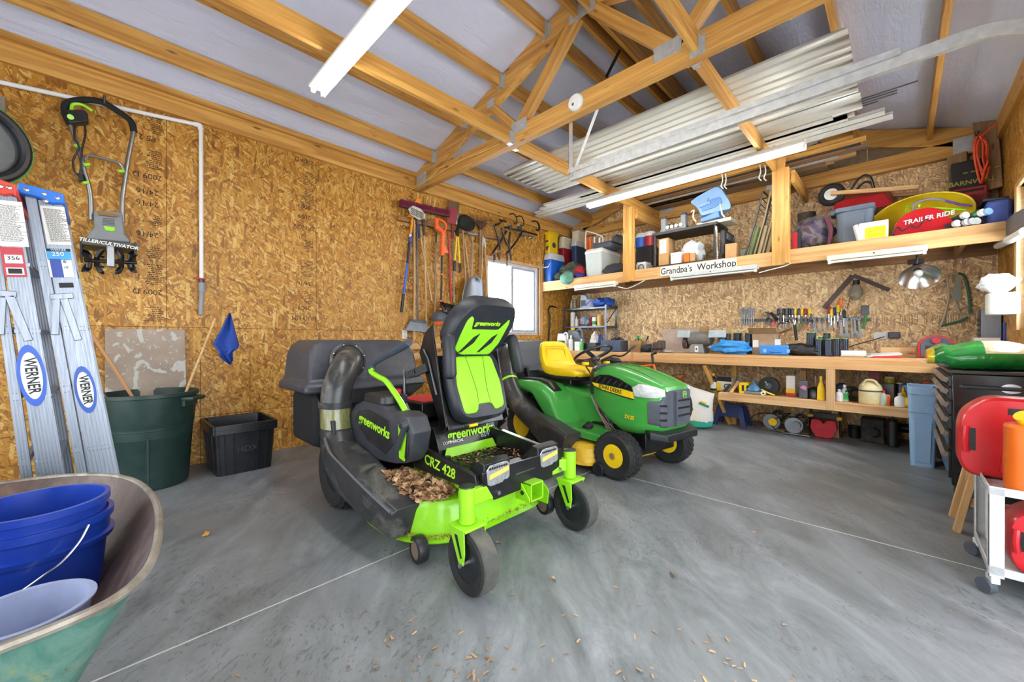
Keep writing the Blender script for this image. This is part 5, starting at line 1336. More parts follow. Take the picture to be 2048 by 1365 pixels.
part('scraper_blade', MB().prism([(W_(u, v).y, W_(u, v).z) for u, v in ((832, 397), (842, 400), (837, 418), (822, 437), (814, 434), (824, 415))], (-4.415, 0, 0), (0, 1, 0), (0, 0, 1), 0.015), _mc['amber_plastic'], t, 0.003)
t = pole('wooden pole with white oval scrub brush head, right of the blue and black pole', 'scrub_brush', 'brush', W_(828.5, 440), W_(828, 683), 0.0125, WOODP)
part('brush_head', MB().loft([[W_(u, v, x) for u, v in ((816, 418), (826, 411), (842, 418), (851, 430), (850, 438), (838, 440), (822, 431))] for x in (-4.41, -4.36)]), pm('brush_white', '#d9d6c8', 0.6), t, 0.006)
b = MB()
for i in range(40):
    u = 822 + (i % 10) * 2.6; v = 417 + (i // 10) * 3.6 + (i % 10) * 1.2; b.beam(W_(u, v, -4.36), W_(u + 1.2, v - 1.5, -4.33), 0.008, 0.008)
part('bristles', b, pm('grey_bristle', '#8e908a', 0.8), t)
t = pole('grey handled broom hanging with its grey bristles at the bottom', 'broom', 'broom', W_(833.5, 440), W_(835, 642), 0.011, M_STEEL)
part('cap', MB().beam(W_(822, 641), W_(851, 645), 0.05, 0.03), DGREY, t, 0.004)
b = MB()
for i in range(44):
    s = i / 43; b.beam(W_(822 + 29 * s, 642 + 3 * s), W_(811 + 47 * s, 661 + 4.5 * s) , 0.03, 0.007)
part('bristles', b, pm('broom_grey', '#8b8f99', 0.8), t)
t = pole('slanting wooden pole with a blue collar behind the broom', 'hoe', 'hoe', W_(836, 448), W_(864, 602), 0.0125, WOODP)
part('collar', MB().cyl(W_(836, 448), W_(839, 476), 0.017, n=12), NAVY, t)
t = pole('pale wooden handle with a dark metal collar, right of the broom', 'garden_fork', 'fork', W_(847.5, 442), W_(853, 672), 0.0135, WOODP)
part('socket', MB().cyl(W_(847, 436), W_(848.5, 472), 0.016, n=12), M_STEEL, t)
b = MB()
for i in range(4): b.tube([W_(846, 440, -4.40), W_(850 + i * 6, 441 + i, -4.38), W_(857 + i * 6, 434 + i * 1.5, -4.37)], 0.005, 6)
part('fork_tines', b, M_CHROME, t)
t = pole('wooden handle with a thin two-pronged iron top', 'cultivator', 'cultivator', W_(872, 486), W_(869.5, 673), 0.011, WOODO)
part('iron_neck', MB().cyl(W_(872.5, 466), W_(872, 488), 0.011, n=10), BLKM, t)
part('iron_prong', MB().tube(spline([W_(873, 468), W_(868, 460), W_(861, 456), W_(855, 452)], 4), 0.006, 6), BLKM, t)
part('iron_prong', MB().tube(spline([W_(873, 468), W_(875, 463), W_(879, 463)], 4), 0.006, 6), BLKM, t)
# string trimmer
t = thing('string_trimmer', 'orange string trimmer hanging head down behind the mower seat', 'string trimmer', tuple(W_(885, 655)))
OR = pm('trimmer_orange', '#ea5f1c', 0.4, var=0.08)
part('motor_grip', MB().tube(spline([W_(873, 438, -4.36), W_(874, 455, -4.36), W_(885, 465, -4.36), W_(885, 485, -4.36), W_(884, 512, -4.36)], 4), [0.035, 0.03, 0.03, 0.035, 0.04, 0.04, 0.035, 0.03, 0.03, 0.03, 0.03, 0.03, 0.03, 0.03, 0.03, 0.03, 0.03][:17], 10), OR, t)
part('loop_handle', MB().tube(spline([W_(876, 438, -4.36), W_(888, 444, -4.36), W_(892, 456, -4.36), W_(887, 466, -4.36)], 4), 0.018, 8), OR, t)
part('guard', MB().prism([(0, 0), (0.09, -0.13), (0.0, -0.15)], W_(885, 485, -4.36), (0, 1, 0), (0, 0, 1), 0.05), OR, t, 0.004)
part('shaft', MB().cyl(W_(884, 510, -4.37), W_(882, 615, -4.37), 0.013, n=10), BLK, t)
for v in (548, 601, 617): part('clamp', MB().cyl(W_(884 - (v - 510) * 0.02, v, -4.37), W_(884 - (v - 510) * 0.02, v + 3, -4.37), 0.024, n=10), OR, t)
part('trimmer_head', MB().lathe([(0.03, 0.06), (0.07, 0.04), (0.11, 0.0), (0.115, -0.03), (0.06, -0.035), (0.05, -0.07), (0, -0.07)], W_(879, 632, -4.33), (0.35, -0.4, 1), 24), DGREY, t)
part('spool', MB().lathe([(0.05, 0), (0.055, -0.05), (0, -0.055)], W_(876, 640, -4.31), (0.35, -0.4, 1), 20), OR, t)
# snow pusher
t = pole('red pole of the black snow shovel hanging above the mower seat', 'snow_shovel', 'shovel', W_(896.5, 466), W_(902, 602), 0.013, pm('pole_red', '#b01c28', 0.4))
t['label'] = 'black snow shovel on a bent red pole, hanging just above the mower seat'
b = MB(); rows = []
for i in range(9):
    a = -0.9 + i * 0.28; rows.append([W_(873 + k * 7.2, 622 + k * 1.6, -4.42) + Vector((0.16 * math.cos(a), 0, 0.13 * math.sin(a))) for k in range(9)])
b.loft(rows, False, False); o = part('scoop', b, pm('shiny_black', '#0e0f12', 0.18, var=0.2), t); o.modifiers.new('thick', 'SOLIDIFY').thickness = 0.006
b = MB()
for k in range(7): b.tube([rows[i][1 + k] + Vector((0.006, 0, 0)) for i in range(9)], 0.005, 5)
part('scoop_ribs', b, BLK, t)
t = pole('flat shovel with a maroon and bare steel square blade pointing up', 'flat_shovel', 'shovel', W_(905.5, 478), W_(908, 605), 0.013, WOODO)
part('blade', MB().prism([(W_(u, v).y, W_(u, v).z) for u, v in ((896.5, 402), (917, 406), (915, 440), (912, 450), (894, 446), (893, 435))], (-4.41, 0, 0), (0, 1, 0), (0, 0, 1), 0.005), M_CHROME, t)
part('painted_face', MB().prism([(W_(u, v, -4.40).y, W_(u, v, -4.40).z) for u, v in ((900, 414), (914, 417), (914.5, 438), (911.5, 449), (894.5, 446), (894, 434), (898, 420))], (-4.405, 0, 0), (0, 1, 0), (0, 0, 1), 0.005), pm('worn_maroon', '#8f2c35', 0.5), t)
part('socket', MB().cyl(W_(904.5, 448), W_(906, 478), 0.017, n=12), _mc['worn_maroon'], t)
t = thing('lopper', 'yellow handled garden lopper with black grips', 'lopper', tuple(W_(914, 546)), group='long handled tools on the left wall')
part('lopper_arm', MB().cyl(W_(913.5, 472, -4.38), W_(909.5, 522, -4.38), 0.012, n=10), YEL, t); part('lopper_arm', MB().cyl(W_(916, 472, -4.38), W_(919.5, 527, -4.38), 0.012, n=10), YEL, t)
part('grip', MB().cyl(W_(909.5, 522, -4.38), W_(908.5, 542, -4.38), 0.019, n=12), BLK, t); part('grip', MB().cyl(W_(919.5, 527, -4.38), W_(920.5, 545, -4.38), 0.019, n=12), BLK, t)
part('lopper_head', MB().tube([W_(915, 474, -4.38), W_(914, 462, -4.38), W_(917, 450, -4.38)], [0.022, 0.03, 0.01], 8), BLKM, t)
t = pole('brown handled rake under the round black brush', 'bow_rake', 'rake', W_(925, 456), W_(933, 604), 0.012, WOODP)
t['label'] = 'wooden pole topped by a round black bristle brush'
part('round_brush', MB().lump(W_(933, 446, -4.40), (0.05, 0.15, 0.11), 4, 0.25, 26), pm('brush_black', '#1a1c16', 0.9), t)
t = pole('leaning wooden pole', 'rake_handle', 'handle', W_(929, 478), W_(946, 612), 0.012, WOODP)
t['label'] = 'bare wooden tool handle leaning across the aluminium scoop'
# aluminium scoop shovel
t = thing('scoop_shovel', 'aluminium scoop shovel with a forked metal grip', 'shovel', tuple(W_(938, 612)), group='long handled tools on the left wall')
part('grip_bar', MB().cyl(W_(936, 467, -4.40), W_(954, 470, -4.40), 0.014, n=10), GREY, t)
part('grip_fork', MB().tube(spline([W_(937.5, 468, -4.40), W_(940, 478, -4.40), W_(944, 487, -4.40)], 4), 0.007, 8), M_STEEL, t); part('grip_fork', MB().tube(spline([W_(952, 470, -4.40), W_(950, 480, -4.40), W_(945, 487, -4.40)], 4), 0.007, 8), M_STEEL, t)
part('shaft', MB().cyl(W_(944.5, 485, -4.40), W_(943, 556, -4.40), 0.016, n=12), WOODO, t)
b = MB(); rows = []
for i, (v, w) in enumerate(((555, 3), (560, 12), (568, 18), (585, 21), (605, 22), (625, 22))):
    rows.append([W_(941 - (v - 555) * 0.10 + w * s, v, -4.42) + Vector((0.03 + 0.07 * abs(s) ** 2, 0, 0)) for s in [-1 + k / 5 for k in range(11)]])
b.loft(rows, False, False); o = part('scoop', b, M_ALU, t); o.modifiers.new('thick', 'SOLIDIFY').thickness = 0.003
# leaf rake and more handles
t = pole('rusty fan leaf rake with its tines up', 'leaf_rake', 'rake', W_(960.5, 460), W_(958, 605), 0.012, WOODO)
b = MB()
for i in range(15): b.tube([W_(960, 456, -4.42), W_(950 + i * 1.6, 442, -4.40), W_(940 + i * 3.6, 424 + abs(i - 6) * 0.8 + i * 0.9, -4.39)], 0.0035, 5)
part('rake_tines', b, pm('rusty_tine', '#5f4128', 0.7), t)
part('rake_brace', MB().prism([(W_(u, v).y, W_(u, v).z) for u, v in ((953, 440), (975, 446), (964, 460), (959, 460))], (-4.43, 0, 0), (0, 1, 0), (0, 0, 1), 0.004), pm('rake_brown', '#54392a', 0.7), t)
t = pole('wooden handle', 'spade_handle', 'handle', W_(966, 474), W_(960, 615), 0.012, WOODP); t['label'] = 'wooden handle with a pale green collar next to the leaf rake'; part('collar', MB().cyl(W_(966, 474), W_(965.5, 492), 0.014, n=10), LGREY, t)
t = pole('wooden handle', 'spade_handle', 'handle', W_(968.5, 477), W_(976, 612), 0.012, WOODP); t['label'] = 'wooden handle with a white collar nearest the window'; part('collar', MB().cyl(W_(968.5, 477), W_(970, 495), 0.014, n=10), WHITE, t)
# bicycle carrier hanging above the window
t = thing('bike_rack', 'black folded bicycle carrier hanging above the window', 'bike rack', tuple(W_(1012, 532)))
BR = lambda u, v, x=-4.32: P(u, v, x=x)
for a in ([(988, 450), (998, 480), (1000, 500)], [(1003, 455), (1010, 480), (1020, 497)], [(1000, 447), (990, 451)], [(1010, 455), (1040, 462)], [(1013, 462), (1003, 480), (984, 508)], [(1045, 462), (1035, 480), (1022, 497), (1011, 510)], [(1020, 465), (1018, 490), (1023, 522)], [(1040, 461), (1074, 470)], [(1003, 445), (1000, 440), (1012, 444)]):
    part('rack_arm', MB().tube([BR(*p) for p in a], 0.016, 8), BLKM, t)
for u, v in ((1020, 455), (1039, 456)): part('rack_clamp', MB().box(BR(u, v), (0.06, 0.06, 0.06), rot3(20, 0, 0)), DGREY, t, 0.01)
for u, v in ((987, 506), (1012, 508), (996, 506)): part('rack_cradle', MB().tube([BR(u, v), BR(u + 3, v + 14)], [0.022, 0.012], 8), BLK, t); 
part('strap', MB().tube([BR(987, 510), BR(988, 525)], 0.008, 6), BLK, t); part('strap', MB().tube([BR(1013, 515), BR(1014, 533)], 0.010, 6), BLK, t)
for u, v in ((984, 508), (1008, 510)): part('rack_tip', MB().sph(BR(u, v), 0.016, 8), RED, t)
for i in range(8): part('rack_chain', MB().torus(BR(1040 + i * 3.6, 470 + i * 0.9), (rnd.uniform(-1, 1), 1, rnd.uniform(-1, 1)), 0.022, 0.006, 12, 6), M_CHROME if i % 2 else BLKM, t)
for i, (u, v) in enumerate(((1022, 433), (1036, 425), (1066, 451), (1068, 440))):
    hk = MB().tube(spline([(-4.46, W_(u, v).y, 3.12), (-4.36, W_(u, v).y, 3.10), (-4.30, W_(u, v).y, 3.0), (-4.33, W_(u, v).y, 2.94), (-4.37, W_(u, v).y, 2.97)], 4), 0.009, 6)
    solo('wall_hook', hk, BLKM, 'black hook on the eave board above the window, %s from the left' % ['first', 'second', 'third', 'fourth'][i], 'hook', 'eave hooks')
# wall outlet
t = thing('wall_outlet', 'white wall outlet under the hanging broom', 'outlet', (-4.5, 2.655, 1.12))
part('cover_plate', MB().bb(-4.5, -4.494, 2.62, 2.69, 1.13, 1.24), WHITE, t, 0.002); part('socket', MB().bb(-4.494, -4.491, 2.64, 2.67, 1.195, 1.22), LGREY, t); part('socket', MB().bb(-4.494, -4.491, 2.64, 2.67, 1.15, 1.175), LGREY, t)
part('plug_cord', MB().tube(spline([(-4.485, 2.66, 1.15), (-4.44, 2.75, 1.12), (-4.40, 2.86, 1.0), (-4.38, 2.90, 0.85)], 6), 0.004, 6), BLK, t)
for i, z in enumerate((1.03, 0.90)): solo('wall_cleat', MB().bb(-4.5, -4.46, 2.60, 3.25, z - 0.04, z + 0.04), M_WPY, 'horizontal wooden cleat on the left wall behind the mower, %s one' % ('upper', 'lower')[i], 'board')

# ================================================================== overhead shelf
SY = 5.335
SG = None
sh = thing('overhead_shelf', 'long wooden overhead shelf hung along the back wall over the bench', 'shelf', (RX, 5.8, 1.96))
bpart('front_board', (XL + 0.01, SY + 0.019, 2.04), (XR - 0.01, SY + 0.019, 2.04), 0.038, 0.16, wood_mat('shelf_front', 0, '#c08f57', '#e0b67c'), sh)
b = MB().bb(XL + 0.01, XR - 0.01, SY + 0.038, YB, 2.095, 2.112); part('deck', b, M_WDX, sh)
bpart('ledger', (XL + 0.01, YB - 0.02, 2.03), (XR - 0.01, YB - 0.02, 2.03), 0.038, 0.13, M_WDX, sh)
for x in (-4.2, -3.4, -2.2, -1.5, -0.4, 0.4): part('cross_joist', MB().bb(x, x + 0.038, SY + 0.04, YB - 0.04, 1.99, 2.094), M_WDX, sh)
for x0, x1 in ((-2.905, -2.735), (-1.046, -0.875)):
    bpart('hanger_post', ((x0 + x1) / 2 - 0.02, SY - 0.019, 1.965), ((x0 + x1) / 2 - 0.02, SY - 0.019, 3.16), 0.036, 0.13, wood_mat('post_wood', 0, '#c8924a', '#e3b768'), sh, up=(0, 1, 0)) if False else None
    part('hanger_post', MB().bb(x0, x1 - 0.045, SY - 0.038, SY - 0.001, 1.955, 3.165), M_WZ, sh, 0.003)
    part('post_brace', MB().bb(x1 - 0.043, x1, SY - 0.09, SY - 0.001, 1.96, 3.02), M_WZ, sh, 0.003)
    part('side_board', MB().bb(x1 + 0.002, x1 + 0.04, SY, YB - 0.01, 2.86, 3.0), M_WY, sh, 0.003)
# painted name sign
sg = thing('name_sign', 'white board sign lettered in black on the shelf front', 'sign', (-1.83, SY - 0.01, 2.0))
A, B_ = P(1321, 559, y=SY - 0.012), P(1473, 540, y=SY - 0.012)
At, Bt = P(1321, 539.5, y=SY - 0.012), P(1473, 519, y=SY - 0.012)
part('panel', MB().prism([(A.x, 1.985), (B_.x, 1.985), (B_.x, 2.108), (A.x, 2.108)], (0, SY - 0.008, 0), (1, 0, 0), (0, 0, 1), 0.012), pm('sign_cream', '#efece0', 0.6, var=0.03), sg, 0.001)
SGN = ((A.x + B_.x) / 2)
text("Grandpa's  Workshop", 0.122, (SGN, SY - 0.0146, 2.042), (1, 0, 0), (0, 0, 1), BTXT, sg, stretch=0.85, bold=0.0016)
# unlit fixtures under the shelf
for i, (u0, u1) in enumerate(((1152, 1235), (1343, 1517), (1655, 1855))):
    x0, x1 = P(u0, 560, y=5.30).x, P(u1, 540, y=5.30).x
    t = thing('workbench_light', 'unlit white tube light under the shelf, %s' % ['above the metal rack', 'below the name sign', 'at the right end'][i], 'light fixture', ((x0 + x1) / 2, 5.28, 1.90), group='unlit shelf lights')
    part('housing', MB().bb(x0, x1, 5.24, 5.33, 1.935, 1.985), CREAM if i != 1 else LGREY, t, 0.004)
    part('tube', MB().cyl((x0 + 0.03, 5.262, 1.918), (x1 - 0.03, 5.262, 1.918), 0.013, n=12), WHITE, t)
    for x in (x0 + 0.02, x1 - 0.02): part('lamp_holder', MB().bb(x - 0.012, x + 0.012, 5.245, 5.28, 1.90, 1.94), WHITE, t)
    part('knockout', MB().cyl(((x0 + x1) / 2, 5.2385, 1.96), ((x0 + x1) / 2, 5.2405, 1.96), 0.008, n=8), BTXT, t)
for i, pts in enumerate(([(1236, 574), (1255, 577), (1275, 569), (1290, 561)], [(1518, 546), (1540, 540), (1568, 533), (1582, 527)])):
    solo('white_cable', MB().tube(spline([P(u, v, y=5.29) for u, v in pts], 5), 0.006, 6), PV, 'white cable looping under the shelf %s' % ('left of the sign' if i == 0 else 'right of the sign'), 'cable')

def fbox(name, u0, u1, vb, vt, y, dep, m, lab, cat, group=SG, z0=2.113, bevel=0.006, rz=0.0, par=None, extra=None):
    """a box whose front face at depth y covers u0..u1 and reaches up to vt, standing on z0"""
    x0, x1 = max(-4.485, P(u0, vb, y=y).x), min(0.69, P(u1, vb, y=y).x)
    zt = P((u0 + u1) / 2, vt, y=y).z
    t = thing(name, lab, cat, ((x0 + x1) / 2, y + dep / 2, z0), group=group)
    t['_x'] = 0; del t['_x']
    part('body', MB().bb(x0, x1, y, y + dep, z0, zt), m, t, bevel)
    return t, (x0, x1, y, y + dep, z0, zt)
def cooler(u0, u1, vb, vt, y, dep, bm_, lm_, lab, z0=2.113, lidf=0.22, handle=True):
    x0, x1 = max(-4.485, P(u0, vb, y=y).x), min(0.69, P(u1, vb, y=y).x); zt = P((u0 + u1) / 2, vt, y=y).z
    t = thing('cooler', lab, 'cooler', ((x0 + x1) / 2, y + dep / 2, z0), group='coolers on the overhead shelf')
    h = zt - z0; c = ((x0 + x1) / 2, y + dep / 2); w = x1 - x0
    def rr(f, z): return [Vector((c[0] + p[0], c[1] + p[1], z)) for p in rrect(w * f, dep * f, 0.03, 4)]
    part('body', MB().loft([rr(0.90, z0), rr(0.97, z0 + h * (1 - lidf))]), bm_, t, 0.006)
    part('lid', MB().loft([rr(1.0, z0 + h * (1 - lidf)), rr(1.0, z0 + h * (1 - lidf * 0.55)), rr(0.90, zt)]), lm_, t, 0.006)
    if handle:
        z = z0 + h * 0.55; xm = c[0] - w * 0.05
        part('handle', MB().tube([(xm - 0.07, y - 0.0, z + 0.04), (xm - 0.065, y - 0.03, z - 0.02), (xm + 0.065, y - 0.03, z - 0.02), (xm + 0.07, y - 0.0, z + 0.04)], 0.011, 8), lm_, t)
    return t, (x0, x1, zt)
RB = pm('cooler_blue', '#1c62c8', 0.4, var=0.06); LID = pm('cooler_lid', '#cfd4dc', 0.5, var=0.04)
c1, (xa, xb, zc1) = cooler(1078, 1101, 567, 507, 5.38, 0.42, RB, LID, 'bright blue cooler with a white lid at the left end of the shelf')
t, q = fbox('detergent_bucket', 1076, 1098, 515, 464, 5.42, 0.26, YEL, 'tall square yellow tub on top of the bright blue cooler', 'tub', z0=zc1 + 0.002, bevel=0.02)
part('rim', MB().bb(q[0] - 0.012, q[1] + 0.012, q[2] - 0.012, q[3] + 0.012, q[5] - 0.05, q[5] - 0.02), YEL, t, 0.006)
part('printed_mound', MB().prism([(q[0] + 0.06, q[4] + 0.05), (q[1] - 0.05, q[4] + 0.05), (q[1] - 0.08, q[4] + 0.12), (q[0] + 0.10, q[4] + 0.13)], (0, q[2] - 0.002, 0), (1, 0, 0), (0, 0, 1), 0.003), DGREY, t)
part('printed_seal', MB().cyl((q[1] + 0.0005, q[2] + 0.14, q[4] + 0.16), (q[1] + 0.0025, q[2] + 0.14, q[4] + 0.16), 0.05, n=18), pm('seal_dark', '#33405a', 0.5), t)
part('lettering_band', MB().bb(q[0] + 0.08, q[1] - 0.08, q[2] - 0.002, q[2], q[4] + 0.20, q[4] + 0.23), _mc['seal_dark'], t)
cooler(1113, 1127, 520, 474, 5.80, 0.34, pm('cooler_red', '#9c1f2e', 0.4), CREAM, 'dark red cooler with a cream swing lid behind the blue cooler', z0=2.40, lidf=0.35, handle=False)
solo('shelf_riser', MB().bb(-4.45, -3.55, 5.86, 6.2, 2.113, 2.395), NAVY, 'dark box behind the coolers carrying the red cooler', 'box', bevel=0.01)
c3, (xa, xb, zc3) = cooler(1141, 1152, 520, 481, 5.86, 0.36, pm('cooler_navy', '#233a63', 0.45), LID, 'navy cooler with a pale lid standing behind the clothes pile', z0=2.40, lidf=0.2, handle=False)
t, q = fbox('storage_box', 1144, 1157, 485, 459, 5.98, 0.22, CREAM, 'beige lidded box on top of the navy cooler', 'box', z0=zc3 + 0.002)
part('lid', MB().bb(q[0] - 0.01, q[1] + 0.01, q[2] - 0.01, q[3] + 0.01, q[5] - 0.03, q[5] + 0.005), pm('lid_tan', '#b98f66', 0.6), t, 0.004)
GC = pm('cooler_grey', '#c3cac6', 0.5, var=0.04)
c2, (xa, xb, zc2) = cooler(1168, 1203, 556, 497, 5.42, 0.62, GC, WHITE, 'large pale grey cooler with a white lid beside the left post', lidf=0.16, handle=False)
t, q = fbox('plastic_tray', 1186, 1222, 500, 485, 5.50, 0.36, DGREY, 'dark grey tray on top of the large pale cooler', 'tray', z0=zc2 + 0.002, bevel=0.02)
part('rim', MB().bb(q[0] - 0.015, q[1] + 0.015, q[2] - 0.015, q[3] + 0.015, q[5] - 0.012, q[5]), DGREY, t, 0.004)
t = thing('lawn_chair', 'folded lawn chair with orange and white webbing on the shelf', 'chair', tuple(P(1180, 500, y=5.75)))
Q5 = lambda u, v, y=5.72: P(u, v, y=y)
part('frame', MB().tube(spline([Q5(1171, 498), Q5(1172, 466), Q5(1178, 464), Q5(1200, 471), Q5(1206, 478), Q5(1204, 488)], 4), 0.011, 8), WHITE, t)
for i in range(3): part('webbing', MB().beam(Q5(1172 + i * 4, 474 + i), Q5(1173 + i * 4, 500), 0.03, 0.006, (0, 1, 0)), ORANGE if i % 2 == 0 else pm('web_rust', '#b8502a', 0.7), t)
for i in range(4): part('webbing', MB().beam(Q5(1184 + i * 5, 473 + i), Q5(1184 + i * 5, 486), 0.028, 0.006, (0, 1, 0)), WHITE if i % 2 else pm('web_brown', '#8a5a48', 0.7), t)
def lump(name, u, v, y, r, m, lab, cat, seed=1, amp=0.3, z0=2.113, group=SG):
    c = P(u, v, y=y); c.z = z0 + r[2] * 0.96
    return solo(name, MB().lump(c, r, seed, amp, 28), m, lab, cat, group)
camo = NT('camo_cloth'); c = camo.coord()
camo.out(camo.ramp(camo.noise(c, 16, 3, 0.5, 0.8), [(0.35, '#1d241c'), (0.5, '#4a5240'), (0.6, '#222824'), (0.72, '#8a8f80')]), 0.85)
lump('clothes_pile', 1145, 540, 5.60, (0.24, 0.16, 0.17), camo.m, 'pile of dark patterned clothes between the blue and grey coolers', 'clothes', 3)
lump('cap', 1120, 545, 5.50, (0.09, 0.10, 0.09), camo.m, 'patterned cap leaning on the bright blue cooler', 'cap', 5)
c = P(1136, 552, y=5.35)
solo('green_hat', MB().lump((c.x, 5.33, 2.13), (0.12, 0.09, 0.11), 8, 0.22, 26), pm('hat_green', '#5f8f7c', 0.85), 'pale green cloth hat hanging over the shelf edge', 'hat')
lump('red_cloth', 1160, 540, 5.52, (0.09, 0.10, 0.12), pm('cloth_red', '#a81f2c', 0.85), 'red cloth bundle against the large pale cooler', 'cloth', 6)
lump('blue_cloth', 1158, 557, 5.42, (0.10, 0.07, 0.05), pm('cloth_blue', '#26307c', 0.85), 'dark blue cloth lying under the red bundle', 'cloth', 7)
lump('jacket', 1230, 542, 5.375, (0.19, 0.055, 0.075), pm('jacket_black', '#24232a', 0.85), 'rolled dark jacket with a red collar in front of the pale cooler', 'jacket', 9)
solo('wicker_basket', MB().lathe([(0.16, 0), (0.19, 0.10), (0.18, 0.20), (0.17, 0.20), (0.15, 0.02), (0, 0.02)], (P(1218, 480, y=6.08).x, 6.06, 2.55), n=28), pm('wicker', '#9a7a4e', 0.8, bump=0.6), 'round woven basket behind the grey tray', 'basket')
solo('basket_stand', MB().bb(-3.45, -2.95, 6.06, 6.22, 2.113, 2.548), CARD, 'plain carton behind the large pale cooler', 'carton')
lump('grey_bag', 1236, 476, 6.0, (0.11, 0.10, 0.16), pm('bag_grey', '#5f6468', 0.6), 'grey foil bag next to the left post', 'bag', 12, z0=2.55)
# middle bay
t, q = fbox('wall_rack', 1272, 1303, 498, 493, 5.75, 0.35, BLK, 'low black rack carrying two drink jugs behind the left post', 'rack', bevel=0.003); zr = q[5]
for i, (u, m, lab) in enumerate(((1283, RB, 'blue drink jug with a white lid'), (1301, pm('jug_red', '#b3202c', 0.4), 'red drink jug with a white lid'))):
    c = P(u, 480, y=5.86); t = thing('drink_jug', lab, 'jug', (c.x, 5.86, zr), group='drink jugs')
    part('body', MB().lathe([(0.075, 0), (0.085, 0.01), (0.088, 0.16), (0, 0.16)], (c.x, 5.86, zr), n=24), m, t)
    part('lid', MB().lathe([(0.09, 0.16), (0.092, 0.19), (0.075, 0.225), (0.03, 0.24), (0, 0.24)], (c.x, 5.86, zr), n=24), WHITE, t)
for i, (u0, u1, vt) in enumerate(((1272, 1292, 528), (1274, 1291, 518))):
    zz = 2.113 + i * 0.085
    fbox('flat_box', u0, u1, 540, vt, 5.50, 0.22, LGREY, 'lower pale flat box beside the left post', 'box', z0=zz) if i == 0 else solo('flat_box', MB().bb(P(u0, 520, y=5.52).x, P(u1, 520, y=5.52).x, 5.52, 5.70, 2.20, 2.26), PAPER, 'upper pale flat box beside the left post', 'box', SG)
solo('cord_coil', MB().torus((P(1282, 530, y=5.46).x, 5.46, 2.165), (0.2, 1, 0), 0.045, 0.006, 24, 6), BLK, 'thin dark ring of cord in front of the flat boxes', 'cord')
x0, x1 = -2.52, -1.66
t = thing('plastic_shelving', 'black plastic two-tier rack on the overhead shelf behind the sign', 'shelf unit', (-2.09, 5.65, 2.113))
for z, nm in ((2.155, 'lower_deck'), (2.62, 'upper_deck')): part(nm, MB().bb(x0, x1, 5.42, 5.88, z - 0.04, z), BLK, t, 0.006)
for x in (x0 + 0.03, x1 - 0.03):
    for y in (5.45, 5.85): part('post', MB().cyl((x, y, 2.113), (x, y, 2.60), 0.022, n=12), BLK, t)
t, q = fbox('carton', 1317, 1337, 528, 477, 5.47, 0.24, CARD, 'tall cardboard carton with a white label on the black rack', 'carton', z0=2.157)
part('label', MB().bb(q[0] + 0.02, q[1] - 0.03, q[2] - 0.002, q[2], q[4] + 0.17, q[5] - 0.02), PAPER, t)
text('C', 0.06, (q[0] + 0.065, q[2] - 0.003, q[5] - 0.055), (1, 0, 0), (0, 0, 1), BTXT, t)
t, q = fbox('small_carton', 1341, 1362, 528, 505, 5.46, 0.14, PAPER, 'small white lettered carton next to the tall one', 'carton', z0=2.157)
text('waterproof', 0.022, ((q[0] + q[1]) / 2, q[2] - 0.001, q[5] - 0.035), (1, 0, 0), (0, 0, 1), deep, t)
lump('plastic_bag', 1387, 500, 5.60, (0.14, 0.12, 0.15), pm('bag_clear', '#c9cfd6', 0.4, var=0.15), 'crumpled clear plastic bag of supplies on the black rack', 'bag', 14, z0=2.157)
t, q = fbox('small_carton', 1367, 1378, 523, 506, 5.45, 0.09, ORANGE, 'small orange and white carton in front of the plastic bag', 'carton', z0=2.157)
t, q = fbox('small_carton', 1379, 1390, 521, 506, 5.45, 0.09, CARD, 'small tan carton in front of the plastic bag', 'carton', z0=2.157)
# things on top of the rack
t = thing('bench_vise', 'grey clamp with two tall jaws on top of the black rack', 'clamp', (-2.2, 5.55, 2.621))
c0, c1_ = P(1318, 452, y=5.5).x, P(1372, 440, y=5.5).x
part('bar', MB().bb(c0, c1_, 5.52, 5.60, 2.621, 2.68), M_STEEL, t, 0.006)
for x in (c0 + 0.05, c1_ - 0.05): part('jaw', MB().rbox((x, 5.56, 2.73), (0.075, 0.09, 0.20), 0.02), GREY, t, 0.01); part('jaw_cap', MB().lathe([(0.045, 0), (0.04, 0.03), (0, 0.04)], (x, 5.56, 2.83), n=16), DGREY, t)
for i in range(4): part('knob', MB().cyl((c0 + 0.12 + i * 0.06, 5.50, 2.69), (c0 + 0.12 + i * 0.06, 5.58, 2.69), 0.022, n=12), M_CHROME, t)
# blue infant seat tipped on its side
t = thing('booster_seat', 'pale blue plastic booster seat tipped on its side on the black rack', 'booster seat', (-1.75, 5.6, 2.63))
LBL = pm('pale_blue', '#86aede', 0.45, var=0.08); LB2 = pm('mid_blue', '#5a86c2', 0.45, var=0.1)
YQ = 5.55
def pp_(pts, y, d): return MB().prism([(P(u, v, y=y).x, P(u, v, y=y).z) for u, v in pts], (0, y, 0), (1, 0, 0), (0, 0, 1), d)
part('shell', MB().loft([[P(u, v, y=5.48) for u, v in rpoly([(1379, 405), (1395, 393), (1432, 373), (1442, 377), (1460, 404), (1462, 418), (1448, 420), (1402, 432), (1395, 415)], 6)], [P(u, v, y=5.56) for u, v in rpoly([(1380, 404), (1397, 392), (1434, 371), (1445, 378), (1462, 404), (1462, 420), (1448, 425), (1404, 440), (1395, 418)], 6)], [P(u, v, y=5.72) for u, v in rpoly([(1395, 405), (1410, 398), (1440, 385), (1448, 388), (1456, 396), (1460, 415), (1450, 430), (1410, 441), (1402, 425)], 6)]]), LBL, t, 0.004)
part('tub_inside', pp_([(1402, 412), (1425, 398), (1440, 394), (1445, 405), (1430, 415), (1405, 424)], 5.475, 0.01), LB2, t, 0.004)
